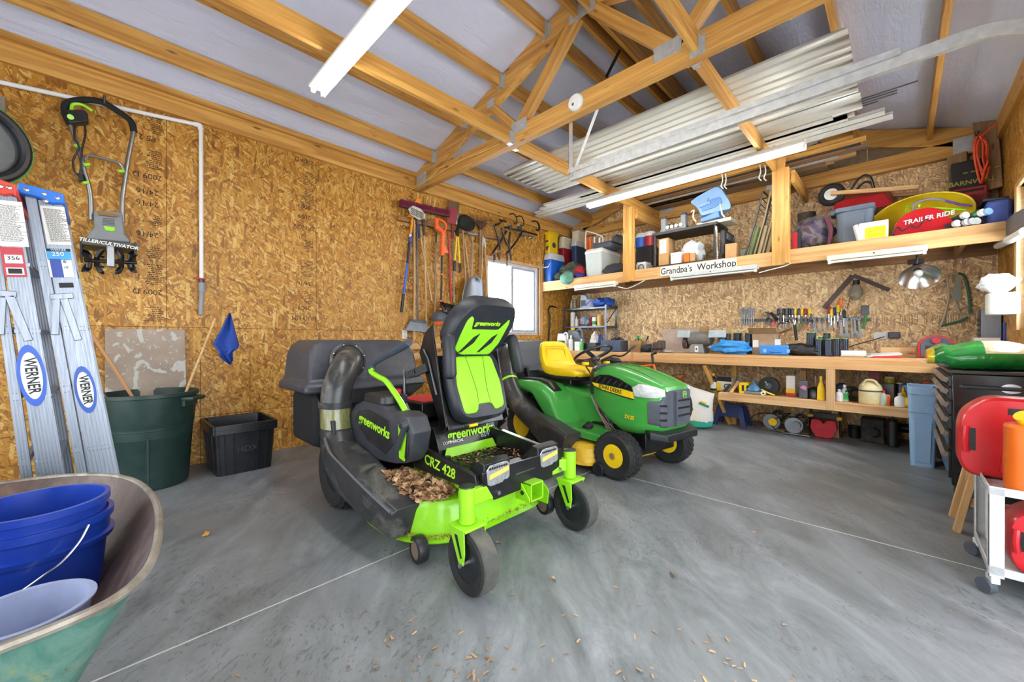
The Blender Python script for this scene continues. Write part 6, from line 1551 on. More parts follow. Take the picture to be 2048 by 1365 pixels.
part('cross_bar', pp_([(1397, 410), (1420, 402), (1421, 407), (1399, 416)], 5.465, 0.02), LBL, t, 0.003); part('cross_bar', pp_([(1414, 396), (1417, 396), (1414, 410), (1410, 410)], 5.46, 0.02), LBL, t, 0.003)
part('seat_pad', pp_([(1404, 440), (1440, 424), (1443, 436), (1405, 447)], 5.52, 0.14), LB2, t, 0.006)
part('leg', MB().tube(spline([P(1382, 424, y=5.47), P(1388, 421, y=5.47), P(1386, 434, y=5.47), P(1392, 444, y=5.47)], 4), 0.010, 8), CREAM, t)
part('leg', MB().tube(spline([P(1440, 408, y=5.47), P(1443, 420, y=5.47), P(1444, 428, y=5.47), P(1449, 434, y=5.47)], 4), 0.010, 8), CREAM, t)
t, q = fbox('serving_tray', 1393, 1462, 448, 440, 5.50, 0.3, CREAM, 'cream plastic tray lying under the blue booster seat', 'tray', z0=2.621, bevel=0.005)
# rolling tool box on the right of the rack
t, q = fbox('rolling_tool_box', 1440, 1450, 520, 459, 5.44, 0.4, BLK, 'black rolling tool box standing right of the black rack', 'tool box', bevel=0.015)
for i in range(4): part('latch', MB().bb(q[1], q[1] + 0.018, q[2] + 0.05 + 0.09 * i, q[2] + 0.09 + 0.09 * i, q[5] - 0.12, q[5] - 0.05), DGREY, t, 0.003)
part('axle_wheel', MB().cyl((q[1] - 0.06, q[2] - 0.02, 2.16), (q[1] - 0.02, q[2] - 0.02, 2.16), 0.045, n=20), RUB, t)
part('steel_pole', MB().cyl((q[0] - 0.02, 5.43, 2.12), (q[0] - 0.04, 5.43, 2.55), 0.018, n=14), M_CHROME, t)
t, q = fbox('carton', 1450, 1473, 515, 487, 5.40, 0.17, CARD, 'plain tan cardboard carton right of the black tool box', 'carton')
solo('foam_board', MB().bb(-1.75, -1.15, 6.16, 6.20, 2.113, 2.36), pm('foam_white', '#d5dccf', 0.7), 'pale foam board standing at the back behind the folding chairs', 'board')
# folding chairs leaning
for i, (ub, ut, padm, lab) in enumerate(((1489, 1512, pm('pad_green', '#6c7c4e', 0.7), 'green padded folding chair, leftmost of three leaning'), (1507, 1528, pm('pad_tan', '#a8946c', 0.7), 'tan padded folding chair, middle of three leaning'), (1524, 1543, pm('pad_tan2', '#a08c66', 0.7), 'tan padded folding chair nearest the right post'))):
    y = 5.50 + 0.03 * i
    f = lambda u, v: P(u, v, y=y)
    a, bt_ = f(ub, 512), f(ut + 10, 392)
    bt_.z = min(bt_.z, 2.85)
    t = thing('folding_chair', lab, 'folding chair', (a.x, y + 0.15, 2.113), group='folding chairs leaning on the shelf')
    dv = (bt_ - a); dv.normalize(); a.z = 2.118
    for yy in (0.0, 0.40): part('frame_tube', MB().tube([a + Vector((0, yy, 0)), a + dv * 0.45 + Vector((0.01, yy, 0)), a + dv * 0.80 + Vector((0, yy, 0))], 0.011, 8), M_STEEL if i == 0 else pm('tube_tan', '#8d7d62', 0.5), t)
    part('top_bar', MB().tube([a + dv * 0.80, a + dv * 0.80 + Vector((0, 0.40, 0))], 0.011, 8), M_STEEL, t)
    sdv = dv.cross(Vector((0, 1, 0)))
    part('seat_pad', MB().box(a + dv * 0.22 + Vector((0, 0.2, 0)) - sdv * 0.035, (0.36, 0.34, 0.045), Matrix((dv, Vector((0, 1, 0)), sdv)).transposed()), padm, t, 0.015)
    for k in range(3): part('back_wire', MB().tube([a + dv * (0.60 + 0.06 * k), a + dv * (0.60 + 0.06 * k) + Vector((0, 0.40, 0))], 0.005, 6), M_STEEL, t)
# right bay
t, q = fbox('parts_case', 1583, 1595, 500, 465, 5.46, 0.12, RED, 'red and black parts case next to the right post', 'case', bevel=0.005)
part('black_edge', MB().bb(q[1], q[1] + 0.03, q[2], q[3], q[4], q[5]), BLK, t)
BP = NT('backpack_cloth'); c = BP.coord()
BP.out(BP.ramp(BP.noise(c, 9, 3, 0.5, 0.5), [(0.35, '#2a3140'), (0.48, '#5a4a62'), (0.56, '#6f716c'), (0.66, '#53323f')]), 0.85)
c = P(1626, 470, y=5.60)
t = thing('backpack', 'purple and grey patterned backpack on the shelf right of the post', 'backpack', (c.x, 5.62, 2.113), group=SG)
part('bag_body', MB().lump((c.x, 5.62, 2.113 + 0.19), (0.19, 0.14, 0.20), 21, 0.18, 30), BP.m, t); part('side_strap', MB().tube(spline([(c.x + 0.13, 5.49, 2.45), (c.x + 0.17, 5.48, 2.30), (c.x + 0.15, 5.49, 2.13)], 4), 0.022, 8), pm('strap_maroon', '#5b2a3a', 0.8), t)
solo('dark_pot', MB().lathe([(0.085, 0), (0.09, 0.2), (0.095, 0.26), (0.08, 0.26), (0.07, 0.02), (0, 0.02)], (P(1613, 440, y=6.0).x, 6.0, 2.40), n=22), pm('pot_brown', '#4b4238', 0.6), 'dark brown cylinder pot behind the backpack', 'pot')
solo('pot_stand', MB().bb(-0.95, -0.62, 5.88, 6.15, 2.113, 2.398), pm('crate_brown', '#4c3a2a', 0.8), 'brown crate behind the backpack carrying a dark pot', 'crate')
x0, x1 = P(1669, 480, y=5.45).x, P(1749, 470, y=5.45).x; zt = P(1705, 413, y=5.45).z
t = thing('storage_tote', 'slate blue grey storage tote in the middle of the right shelf bay', 'tote', ((x0 + x1) / 2, 5.63, 2.113))
def rr_(w, h, r, z, cx=(x0 + x1) / 2, cy=5.63): return [Vector((cx + p[0], cy + p[1], z)) for p in rrect(w, h, r, 4)]
W2, SL = x1 - x0, pm('slate_plastic', '#56606e', 0.5, var=0.06)
part('body', MB().loft([rr_(W2 * 0.86, 0.34, 0.05, 2.113), rr_(W2 * 0.95, 0.38, 0.05, zt - 0.05), rr_(W2 * 1.03, 0.42, 0.04, zt - 0.045), rr_(W2 * 1.03, 0.42, 0.04, zt), rr_(W2 * 0.93, 0.36, 0.04, zt), rr_(W2 * 0.84, 0.32, 0.04, 2.13)]), SL, t, 0.003)
part('front_panel', MB().prism([(-0.09, 0.0), (0.07, 0.0), (0.09, zt - 2.19), (-0.10, zt - 2.19)], ((x0 + x1) / 2, 5.437, 2.13), (1, 0, 0), (0, 0.04, 1), 0.012), SL, t, 0.004)
part('handle_grip', MB().bb(x0 - 0.05, x0 + 0.01, 5.55, 5.70, zt - 0.04, zt + 0.02), SL, t, 0.01)
t, q = fbox('yellow_label_box', 1718, 1777, 480, 443, 5.375, 0.055, PAPER, 'white carton with a bright yellow label at the shelf edge', 'carton', bevel=0.003)
part('yellow_label', MB().bb(q[0] + 0.045, q[1] - 0.02, q[2] - 0.002, q[2], q[4] + 0.02, q[5] - 0.055), pm('label_yellow', '#eef222', 0.6, var=0.03), t)
for i, z in enumerate((0.10, 0.085, 0.06, 0.045)): text('MINIMUM ORDER' if i % 2 == 0 else 'HANDLE WITH CARE', 0.011, ((q[0] + q[1]) / 2 + 0.01, q[2] - 0.0035, q[4] + z), (1, 0, 0), (0, 0, 1), pm('label_green', '#77902a', 0.6), t)
part('flap', MB().box((q[0] - 0.012, q[2] + 0.01, q[4] + 0.09), (0.03, 0.05, 0.17), rot3(0, -12, 20)), PAPER, t)
# upturned toy wheelbarrow
t = thing('toy_wheelbarrow', 'small red wheelbarrow upturned on the shelf with its wheel in the air', 'wheelbarrow', (-0.35, 5.9, 2.45))
RS = pm('sled_red', '#a01822', 0.35, var=0.1)
part('tray', MB().loft([[P(u, v, y=5.9) + Vector((0, dy, 0)) for u, v, dy in ((1672, 410, -0.12), (1770, 392, -0.12), (1778, 372, 0.1), (1690, 384, 0.1))], [P(u, v, y=5.9) + Vector((0, dy, 0)) for u, v, dy in ((1668, 436, -0.2), (1790, 420, -0.2), (1800, 400, 0.2), (1680, 420, 0.2))]]), RS, t, 0.01)
cw = P(1663, 390, y=5.80)
part('tyre', MB().torus(cw, (0.15, 1, 0), 0.092, 0.036, 32, 12), RUB, t); part('wheel_disc', MB().cyl(cw + Vector((0, -0.03, 0)), cw + Vector((0, 0.03, 0)), 0.065, n=24), WHITE, t)
for dy in (-0.03, 0.22):
    bpart('wooden_shaft', cw + Vector((0, dy - 0.03, 0)), P(1838, 376, y=5.80) + Vector((0, dy, 0)), 0.03, 0.042, M_PALE, t)
    part('support_leg', MB().tube(spline([P(1700, 385, y=5.8) + Vector((0, dy, 0)), P(1716, 362, y=5.8) + Vector((0, dy, 0)), P(1730, 352, y=5.8) + Vector((0, dy, 0)), P(1742, 358, y=5.8) + Vector((0, dy, 0)), P(1748, 378, y=5.8) + Vector((0, dy, 0))], 5), 0.012, 8), BLKM, t)
# yellow disc sled
t = thing('saucer_sled', 'big round yellow saucer sled standing on edge on the shelf', 'sled', (P(1835, 410, y=5.72).x, 5.72, 2.12))
part('dish', MB().lathe([(0, 0.10), (0.20, 0.085), (0.33, 0.03), (0.36, 0.0), (0.375, 0.0), (0.375, 0.012), (0.36, 0.018), (0.33, 0.05), (0.20, 0.105), (0, 0.12)], (P(1837, 415, y=5.70).x, 5.66, 2.325), (0.06, 0.93, 0.28), 44, sy=0.60, xref=(1, 0, 0.12)), pm('saucer_yellow', '#dcc21a', 0.4, var=0.05), t)
# red ride-on sled with lettering
t = thing('red_sled', 'glossy red plastic sled with white lettering at the shelf front', 'sled', (P(1850, 455, y=5.42).x, 5.45, 2.113))
yy = 5.42
f = lambda u, v: (P(u, v, y=yy).x, P(u, v, y=yy).z)
ol = [f(*p) for p in ((1784, 472), (1790, 450), (1806, 432), (1830, 420), (1862, 415), (1886, 420), (1894, 432), (1906, 443), (1914, 452), (1880, 462), (1840, 470))]
ol = rpoly(ol, 0.03, 3)
part('hull', MB().loft([[Vector((x, yy - 0.01, max(z, 2.114))) for x, z in ol], [Vector((x, yy + 0.06, max(2.114, z + 0.01))) for x, z in ol], [Vector((x, yy + 0.30, 2.114 + (z - 2.114) * 0.7 if z > 2.114 else 2.114)) for x, z in ol]]), pm('gloss_red', '#b3121c', 0.18, var=0.06, coat=0.6), t, 0.008)
text('TRAILER RIDE', 0.058, (P(1856, 437, y=yy - 0.02).x, yy - 0.0175, P(1856, 436, y=yy - 0.02).z), (1, 0, 0.10), (-0.1, 0, 1), WTXT, t, shear=0.15, bold=0.0012, stretch=0.95)
part('cord_tangle', MB().tube(spline([P(1784, 470, y=5.39), P(1795, 455, y=5.38), P(1805, 462, y=5.38), P(1820, 452, y=5.38), P(1835, 455, y=5.38), P(1850, 440, y=5.38), P(1862, 442, y=5.38)], 6), 0.006, 6), BLK, t)
# spray can pack
t0 = None
for i, (u, v, m) in enumerate(((1902, 443, WHITE), (1918, 430, WHITE), (1932, 440, LGREY), (1945, 428, GREEN), (1952, 420, WHITE), (1958, 432, YEL), (1963, 418, LBL), (1940, 450, WHITE), (1922, 452, LGREY))):
    c = P(u, v, y=5.40 + 0.02 * (i % 2)); ax = Vector((0.55, -0.75, 0.15 + 0.05 * (i % 3))).normalized(); c.z = max(c.z, 2.16)
    c.z = 2.150 + (0.066 if v < 435 else 0.0)
    lab = 'leftmost spray can with a white cap in the pile beside the red sled'
    if t0 is None:
        t0 = thing('spray_can', lab, 'spray can', tuple(c), group='spray cans by the red sled', local=False)
        part('can', MB().cyl(c - ax * 0.11, c + ax * 0.04, 0.031, n=18), pm('can_dark', '#22303c', 0.4), t0); part('cap', MB().cyl(c + ax * 0.04, c + ax * 0.065, 0.031, n=18), WHITE, t0)
    else:
        d = dup(t0, c, label='spray can by the red sled, %s cap, %s' % ({id(WHITE): 'white', id(LGREY): 'pale grey', id(GREEN): 'green', id(YEL): 'yellow', id(LBL): 'pale blue'}[id(m)], ['', 'at the left top', 'upper middle', 'middle low', 'upper right', 'highest', 'right low', 'rightmost', 'front middle', 'front left'][i]))
        k_ = [q_ for q_ in d.children if q_.name.startswith('cap')][0]; k_.data = k_.data.copy(); k_.data.materials[0] = m
# tubular frame toy
t = thing('tubular_frame', 'bent tubular frame in green and purple lying over the yellow saucer', 'frame', tuple(P(1860, 425, y=5.58)))
part('green_tube', MB().tube([P(1812, 425, y=5.55), P(1812, 413, y=5.55), P(1838, 420, y=5.55), P(1838, 410, y=5.55)], 0.010, 8), LIME, t)
part('grey_tube', MB().tube(spline([P(1828, 425, y=5.52), P(1826, 412, y=5.52), P(1840, 402, y=5.52), P(1870, 398, y=5.52), P(1905, 405, y=5.52), P(1925, 412, y=5.52)], 5), 0.012, 8), GREY, t)
part('purple_tube', MB().tube(spline([P(1890, 402, y=5.50), P(1915, 408, y=5.50), P(1945, 412, y=5.50)], 5), 0.010, 8), pm('purple', '#5a3f7a', 0.5), t)
part('green_rail', MB().tube(spline([P(1860, 415, y=5.50), P(1890, 417, y=5.50), P(1930, 420, y=5.50)], 5), 0.008, 8), LIME, t)
# crates
t, q = fbox('milk_crate', 1906, 1975, 420, 374, 5.90, 0.28, pm('crate_red', '#9a1f2a', 0.45), 'red lattice milk crate at the right end of the shelf', 'crate', bevel=0.008)
b = MB()
for i in range(9):
    for s in (-1, 1):
        xx = q[0] + 0.04 + (q[1] - q[0] - 0.08) * i / 8; b.beam((xx - s * 0.05, q[2] - 0.004, q[5] - 0.22), (xx + s * 0.05, q[2] - 0.004, q[5] - 0.08), 0.006, 0.006)
part('lattice', b, pm('crate_red_dark', '#6a121b', 0.5), t); part('grip_hole', MB().bb((q[0] + q[1]) / 2 - 0.09, (q[0] + q[1]) / 2 + 0.09, q[2] - 0.002, q[2], q[5] - 0.05, q[5] - 0.025), BTXT, t)
zt = q[5]
t, q = fbox('dairy_crate', 1902, 1968, 370, 321, 5.92, 0.28, BLK, 'black crate with yellow lettering stacked on the red crate', 'crate', z0=zt + 0.002, bevel=0.008)
text('BARNWELL', 0.06, ((q[0] + q[1]) / 2 + 0.03, q[2] - 0.002, q[4] + 0.05), (1, 0, 0), (0, 0, 1), pm('old_yellow', '#9c9330', 0.6), t, bold=0.001)
b = MB()
for i in range(7): b.beam((q[0] + 0.08 + i * 0.05, q[2] - 0.003, q[5] - 0.12), (q[0] + 0.11 + i * 0.05, q[2] - 0.003, q[5] - 0.12), 0.004, 0.012)
part('slots', b, _mc['old_yellow'], t)
t, q = fbox('cooler_bag', 1972, 2033, 440, 397, 5.42, 0.35, pm('bag_blue', '#3f549c', 0.7), 'soft blue fabric bag at the right end of the shelf', 'bag', bevel=0.03)
part('top_flap', MB().box(((q[0] + q[1]) / 2 - 0.02, q[2] + 0.15, q[5] + 0.005), (q[1] - q[0], 0.3, 0.02), rot3(0, 3, 0)), pm('bag_dark', '#2a2c36', 0.7), t, 0.006)
# boards standing in the corner and the orange cord
for i, (ps, pe, w, m, lab) in enumerate((((0.60, 5.98, 2.56), (0.62, 6.05, 3.30), 0.16, M_BRN, 'front brown board hanging upright in the back right corner'), ((0.42, 6.08, 2.40), (0.44, 6.12, 3.02), 0.14, M_OLD, 'darker board behind the orange cord in the back right corner'))):
    board('corner_board', ps, pe, 0.03, w, m, lab, up=(1, 0, 0) if False else (0, 0, 1), group='boards in the back right corner') if False else None
    o = solo('corner_board', MB().box(((ps[0] + pe[0]) / 2, (ps[1] + pe[1]) / 2, (ps[2] + pe[2]) / 2), (w, 0.035, pe[2] - ps[2]), rot3(-4, -4, -20)), M_WDZ, lab, 'board', bevel=0.003)
t = thing('extension_cord', 'orange extension cord looped in a hank in the back right corner', 'cord', (0.37, 5.95, 2.5))
rnd = random.Random(12)
for i in range(7):
    cx = 1962 + rnd.uniform(-6, 6); w = rnd.uniform(10, 18); top_ = 275 + rnd.uniform(-8, 10); bot = 345 + rnd.uniform(-8, 26)
    pts = [P(cx + w * math.cos(a) * (0.7 + 0.3 * math.sin(a)) + (a * 1.0), (top_ + bot) / 2 - (bot - top_) / 2 * math.sin(a), y=5.84 + 0.012 * i) for a in [2 * PI * k / 18 for k in range(18)]]
    part('loop', MB().tube(pts, 0.0075, 6, closed=True), pm('cord_orange', '#e0502a', 0.5), t)
part('lead', MB().tube(spline([P(1960, 275, y=5.86), P(1975, 262, y=5.86), P(1992, 248, y=5.86)], 4), 0.0075, 6), _mc['cord_orange'], t)
solo('cord_hook', MB().tube(spline([(P(1958, 272, y=5.9).x, 6.16, 3.14), (P(1955, 272, y=5.9).x, 5.98, 3.16), (P(1953, 272, y=5.9).x, 5.90, 3.08), (P(1955, 272, y=5.9).x, 5.86, 3.12)], 4), 0.009, 6), BLKM, 'black hook holding the orange extension cord', 'hook')
# wrapped cardboard on the gable
for i, (u0, u1, v0, v1) in enumerate(((1735, 1860, 293, 330), (1640, 1733, 320, 350))):
    a, c_ = P(u0, v1, y=6.20), P(u1, v0, y=6.20)
    solo('gable_cardboard', MB().bb(a.x, c_.x, 6.165 if False else 6.248, 6.2499, 3.02, 3.02 + 0.35), pm('old_card', '#8c7b62', 0.85, var=0.25), 'worn cardboard sheet behind the back truss, %s piece' % ('right', 'left')[i], 'cardboard')

# ------------------------------------------------------------------ lumber, roofing sheets and trim stored on the joists
rnd = random.Random(31)
ZJ = 3.163
row = 0
for i in range(14):
    y = 5.45 + (i % 7) * 0.075; z = ZJ + (i // 7) * 0.042
    xe = [-0.25, -0.30, -0.42, -0.24, -0.5, -0.35, -0.55][i % 7] - (0.1 if i > 6 else 0)
    xs_ = -2.95 - rnd.uniform(0, 0.25)
    m = [M_WX, M_PALE, M_OLD, pm('strip_dark', '#3a3836', 0.6), M_WPX, pm('strip_white', '#d3d2cb', 0.5), M_BRN][(i * 3) % 7]
    board('stored_strip', (xs_, y, z + 0.019), (xe, y, z + 0.019), 0.062, 0.036, m, '%s timber strip in the %s layer on the joists, %s from the front' % (['golden', 'tan', 'old grey', 'nearly black', 'pale', 'white painted', 'brown'][(i * 3) % 7], 'lower' if i < 7 else 'upper', ['first', 'second', 'third', 'fourth', 'fifth', 'sixth', 'last'][i % 7]), 'timber strip', group='stored timber strips')
board('plank', (-2.85, 5.96, ZJ + 0.01), (-0.62, 5.96, ZJ + 0.01), 0.36, 0.018, M_OLD, 'wide old plank stored flat behind the timber strips', 'plank')
# corrugated roofing
n = NT('corrugated_steel'); c = n.coord()
rs = n.ramp(n.noise(n.mapping(c, (2.0, 6, 1)), 3, 8, 0.8), [(0.66, (0, 0, 0)), (0.70, (1, 1, 1))])
n.out(n.mix(n.math('MULTIPLY', rs, 0.6), lin('#dcdcd4'), lin('#8d7c5e')), 0.4, 0.12); M_COR = n.m
def sheet(x0, x1, y0, y1, z, lab, nrib=9):
    prof = []; W = (y1 - y0) / nrib
    for i in range(nrib):
        y = y0 + i * W; hh = 0.022 if i % 2 == 0 else 0.012
        prof += [(y, 0), (y + W * 0.70, 0), (y + W * 0.78, hh), (y + W * 0.92, hh), (y + W, 0)]
    b = MB(); N = 6
    b.loft([[Vector((x0 + (x1 - x0) * k / N, p[0], z + p[1])) for p in prof] for k in range(N + 1)], False, False)
    o = solo('roofing_sheet', b, M_COR, lab, 'roofing sheet', 'stored roofing sheets', angle=6)
    o.modifiers.new('thick', 'SOLIDIFY').thickness = 0.0015
for i in range(4):
    sheet(-3.53 + 0.05 * i, -0.25 - 0.01 * i, 3.42 + 0.01 * i, 4.36 + 0.012 * i, ZJ + 0.004 + 0.011 * i, '%s of the ribbed steel roofing sheets stored on the joists' % ['lowest', 'second', 'third', 'topmost'][i])
for i in range(3): sheet(-2.9 + 0.1 * i, -0.24 - 0.02 * i, 4.38 + 0.01 * i, 4.70 + 0.012 * i, ZJ + 0.004 + 0.011 * i, '%s of the narrow steel sheets stored above the rear tube light' % ['lowest', 'middle', 'topmost'][i], 2)
WT = pm('trim_white', '#e2e2dc', 0.45, var=0.05, dirt=('#a39472', 0.3))
for i, (xa, xb, ya, w, h) in enumerate(((-4.34, -0.05, 5.06, 0.13, 0.02), (-4.25, -0.10, 4.93, 0.10, 0.03), (-4.05, -0.35, 4.82, 0.11, 0.02), (-3.9, -0.45, 4.72, 0.09, 0.025), (-3.7, -0.22, 5.00, 0.09, 0.02), (-4.0, -0.6, 4.86, 0.07, 0.02), (-3.3, -0.3, 4.79, 0.05, 0.02))):
    zz = ZJ + 0.004 + (0.034 if i >= 4 and i < 6 else 0)
    b = MB().bb(xa, xb, ya - w / 2, ya + w / 2, zz, zz + 0.003); b.bb(xa, xb, ya - w / 2, ya - w / 2 + 0.003, zz, zz + h); b.bb(xa, xb, ya + w / 2 - 0.003, ya + w / 2, zz, zz + h)
    solo('trim_length', b, WT, 'white metal trim length on the joists, %s' % ['rearmost and longest', 'second from the back', 'third from the back', 'fourth from the back', 'narrow one lying over the rearmost two', 'narrowest upper one', 'frontmost beside the steel sheets'][i], 'trim piece', 'stored white trim lengths')
for i in range(4):
    solo('metal_rod', MB().cyl((-1.8, 4.66 + i * 0.03, ZJ + 0.055), (0.10 - 0.12 * i + (0.12 if i > 1 else 0), 4.62 + i * 0.05, ZJ + 0.055), 0.006, n=8), M_STEEL, 'thin grey metal rod lying on the white trim, %s from the front' % ['first', 'second', 'third', 'fourth'][i], 'rod', 'metal rods on the trim')
lump('burlap_roll', 1600, 300, 5.42, (0.20, 0.12, 0.07), pm('patterned_cloth', '#7c7566', 0.9, var=0.4, scale=60), 'crumpled patterned cloth on the timber strips by the right post', 'cloth', 17, 0.25, z0=ZJ + 0.08)
for i, u in enumerate((1444, 1451, 1520, 1530)):
    a = P(u, 348 if u < 1500 else 330, y=5.40)
    solo('white_tie', MB().tube(spline([a, a + Vector((0.01, -0.01, -0.09)), a + Vector((-0.01, 0, -0.15)), a + Vector((0.015, 0, -0.19))], 4), 0.007, 6), WTXT, 'white tie end dangling %s' % ['left of the blue booster seat top', 'just left of the booster seat peak', 'between the booster seat and right post', 'closest to the right post'][i], 'cord', 'dangling white ties')

# ------------------------------------------------------------------ ceiling fluorescent lights
em = NT('lit_tube'); em.out((0.9, 0.95, 1.0, 1), 0.5); em.b.inputs['Emission Color'].default_value = (1.0, 0.97, 0.90, 1); em.b.inputs['Emission Strength'].default_value = 36.0
def fluo(x0, x1, y, z, lab):
    t = thing('fluorescent_light', lab, 'ceiling light', ((x0 + x1) / 2, y, z))
    part('housing', MB().prism([(-0.065, 0), (0.065, 0), (0.065, 0.018), (0.035, 0.055), (-0.035, 0.055), (-0.065, 0.018)], ((x0 + x1) / 2, y, z + 0.03), (0, 1, 0), (0, 0, 1), x1 - x0), WHITE, t, 0.002)
    for s in (-1, 1):
        part('tube', MB().cyl((x0 + 0.02, y + s * 0.036, z + 0.012), (x1 - 0.02, y + s * 0.036, z + 0.012), 0.0165, n=14), em.m, t)
        for x in (x0 + 0.008, x1 - 0.008): part('lamp_holder', MB().bb(x - 0.008, x + 0.008, y + s * 0.036 - 0.014, y + s * 0.036 + 0.014, z - 0.008, z + 0.035), WHITE, t)
    for x in (x0 + 0.25, x1 - 0.25): part('strap', MB().bb(x - 0.012, x + 0.012, y - 0.02, y + 0.02, z + 0.085, z + 0.10), M_GALV, t)
fluo(-3.08, -0.64, 1.10, 2.925, 'lit twin tube light hanging under the left ceiling joist')
fluo(-3.06, -0.64, 4.62, 2.925, 'lit twin tube light hanging in front of the shelf posts')
# smoke alarm on the truss
c = P(1151, 205, y=2.765)
t = thing('smoke_alarm', 'round white smoke alarm fixed to the doubled truss', 'smoke alarm', (c.x, 2.765, c.z))
part('body', MB().lathe([(0.07, 0), (0.07, 0.02), (0.06, 0.032), (0, 0.036)], (c.x, 2.779, c.z), (0, -1, 0), 32), WHITE, t); part('test_button', MB().cyl((c.x - 0.012, 2.742, c.z - 0.02), (c.x - 0.012, 2.7415, c.z - 0.02), 0.012, n=12), DGREY, t)
# yellow house wiring along the truss chord
solo('yellow_wire', MB().tube(spline([P(u, v, y=2.765) for u, v in ((822, 376), (840, 368), (862, 357), (915, 325), (960, 306), (1000, 288))], 6), 0.0055, 6), pm('wire_yellow', '#e4c468', 0.5), 'yellow electrical cable stapled along the doubled truss', 'cable')
solo('yellow_wire', MB().tube(spline([P(u, v, y=2.755) for u, v in ((820, 380), (838, 372), (865, 352), (878, 338), (890, 332))], 6), 0.0055, 6), _mc['wire_yellow'], 'short yellow cable branching off beside the left truss heel', 'cable')
# overhead door track
t = thing('door_track', 'galvanised garage door track hanging from the doubled truss', 'door track', (-1.0, 2.86, 2.54))
tp = [Vector((-2.10, 2.89, 2.55)), Vector((0.22, 2.89, 2.56))] + [Vector((0.22 + 0.36 * math.sin(a), 2.89, 2.20 + 0.36 * math.cos(a))) for a in [0.15 * k for k in range(1, 11)]] + [Vector((0.58, 2.89, 1.9))]
def sweep(pts, prof):
    """prof: (y, n) in the plane across the path; path lies in a plane y = const"""
    rings = []
    for i, p in enumerate(pts):
        tg = (pts[min(i + 1, len(pts) - 1)] - pts[max(i - 1, 0)]).normalized(); nn = Vector((-tg.z, 0, tg.x))
        rings.append([p + Vector((0, a, 0)) + nn * c for a, c in prof])
    return MB().loft(rings)
part('rail', sweep(tp, [(-0.012, -0.03), (0.02, -0.03), (0.026, -0.022), (0.0, -0.018), (-0.002, 0.018), (0.026, 0.022), (0.02, 0.032), (-0.012, 0.032)]), M_GALV, t)
part('support_angle', MB().bb(-2.105, 0.0, 2.862, 2.868, 2.585, 2.62), M_GALV, t)
b = MB().bb(-2.10, -2.06, 2.868, 2.871, 2.55, 3.12); b.bb(-2.10, -2.097, 2.868, 2.90, 2.55, 3.12)
for k in range(14): b.cyl((-2.08, 2.8675, 2.60 + k * 0.035), (-2.08, 2.8665, 2.60 + k * 0.035), 0.006, n=6)
part('hanging_bracket', b, M_GALV, t)
part('hanging_bracket', MB().beam((-2.05, 2.875, 2.58), (-1.81, 2.875, 3.04), 0.004, 0.035, (0, 1, 0)), M_GALV, t)
part('bolt', MB().cyl((-2.08, 2.86, 2.57), (-2.08, 2.855, 2.57), 0.01, n=8), M_CHROME, t)
solo('rafter_strap', MB().beam(P(1240, 100, y=3.3), P(1212, 155, y=3.3), 0.004, 0.035, (0, 1, 0)), M_STEEL, 'dark perforated steel strap hanging behind the truss from the roof', 'strap')

# ================================================================== workbench along the back wall
BZ = 0.935
BG = None
wbn = thing('workbench', 'long pale timber workbench built along the back wall', 'workbench', (RX, 5.8, 0))
bpart('top', (XL + 0.01, 5.80, 0.918), (XR - 0.01, 5.80, 0.918), 0.90, 0.03, M_WPX, wbn)
bpart('front_rail', (XL + 0.01, SY + 0.019, 0.852), (XR - 0.01, SY + 0.019, 0.852), 0.038, 0.10, wood_mat('bench_front', 0, '#c69058', '#dfb27a'), wbn)
bpart('lower_shelf', (-1.62, 5.60, 0.447), (XR - 0.01, 5.60, 0.447), 0.50, 0.024, M_WPX, wbn)
bpart('lower_rail', (-1.62, SY + 0.019, 0.41), (XR - 0.01, SY + 0.019, 0.41), 0.038, 0.088, M_WPX, wbn)
part('post', MB().bb(-0.562, -0.488, SY - 0.002, SY + 0.036, 0.37, 0.80), M_WPZ, wbn, 0.002)
part('post', MB().bb(-0.562, -0.488, 5.80, 5.84, 0.0, 0.90), M_WPZ, wbn, 0.002)
part('brace', MB().beam((-1.80, SY + 0.06, 0.80), (-1.60, 5.75, 0.02), 0.04, 0.09, (0, 1, 0)), M_WZ, wbn, 0.002)
part('post', MB().bb(-1.60, -1.54, 5.80, 5.84, 0.0, 0.90), M_WZ, wbn, 0.002)
part('post', MB().bb(-3.4, -3.33, SY + 0.04, SY + 0.08, 0.0, 0.80), M_WZ, wbn, 0.002)
def bx(name, u0, u1, vb, vt, y, dep, m, lab, cat, bevel=0.004, z0=BZ, group=BG): return fbox(name, u0, u1, vb, vt, y, dep, m, lab, cat, group, z0, bevel)
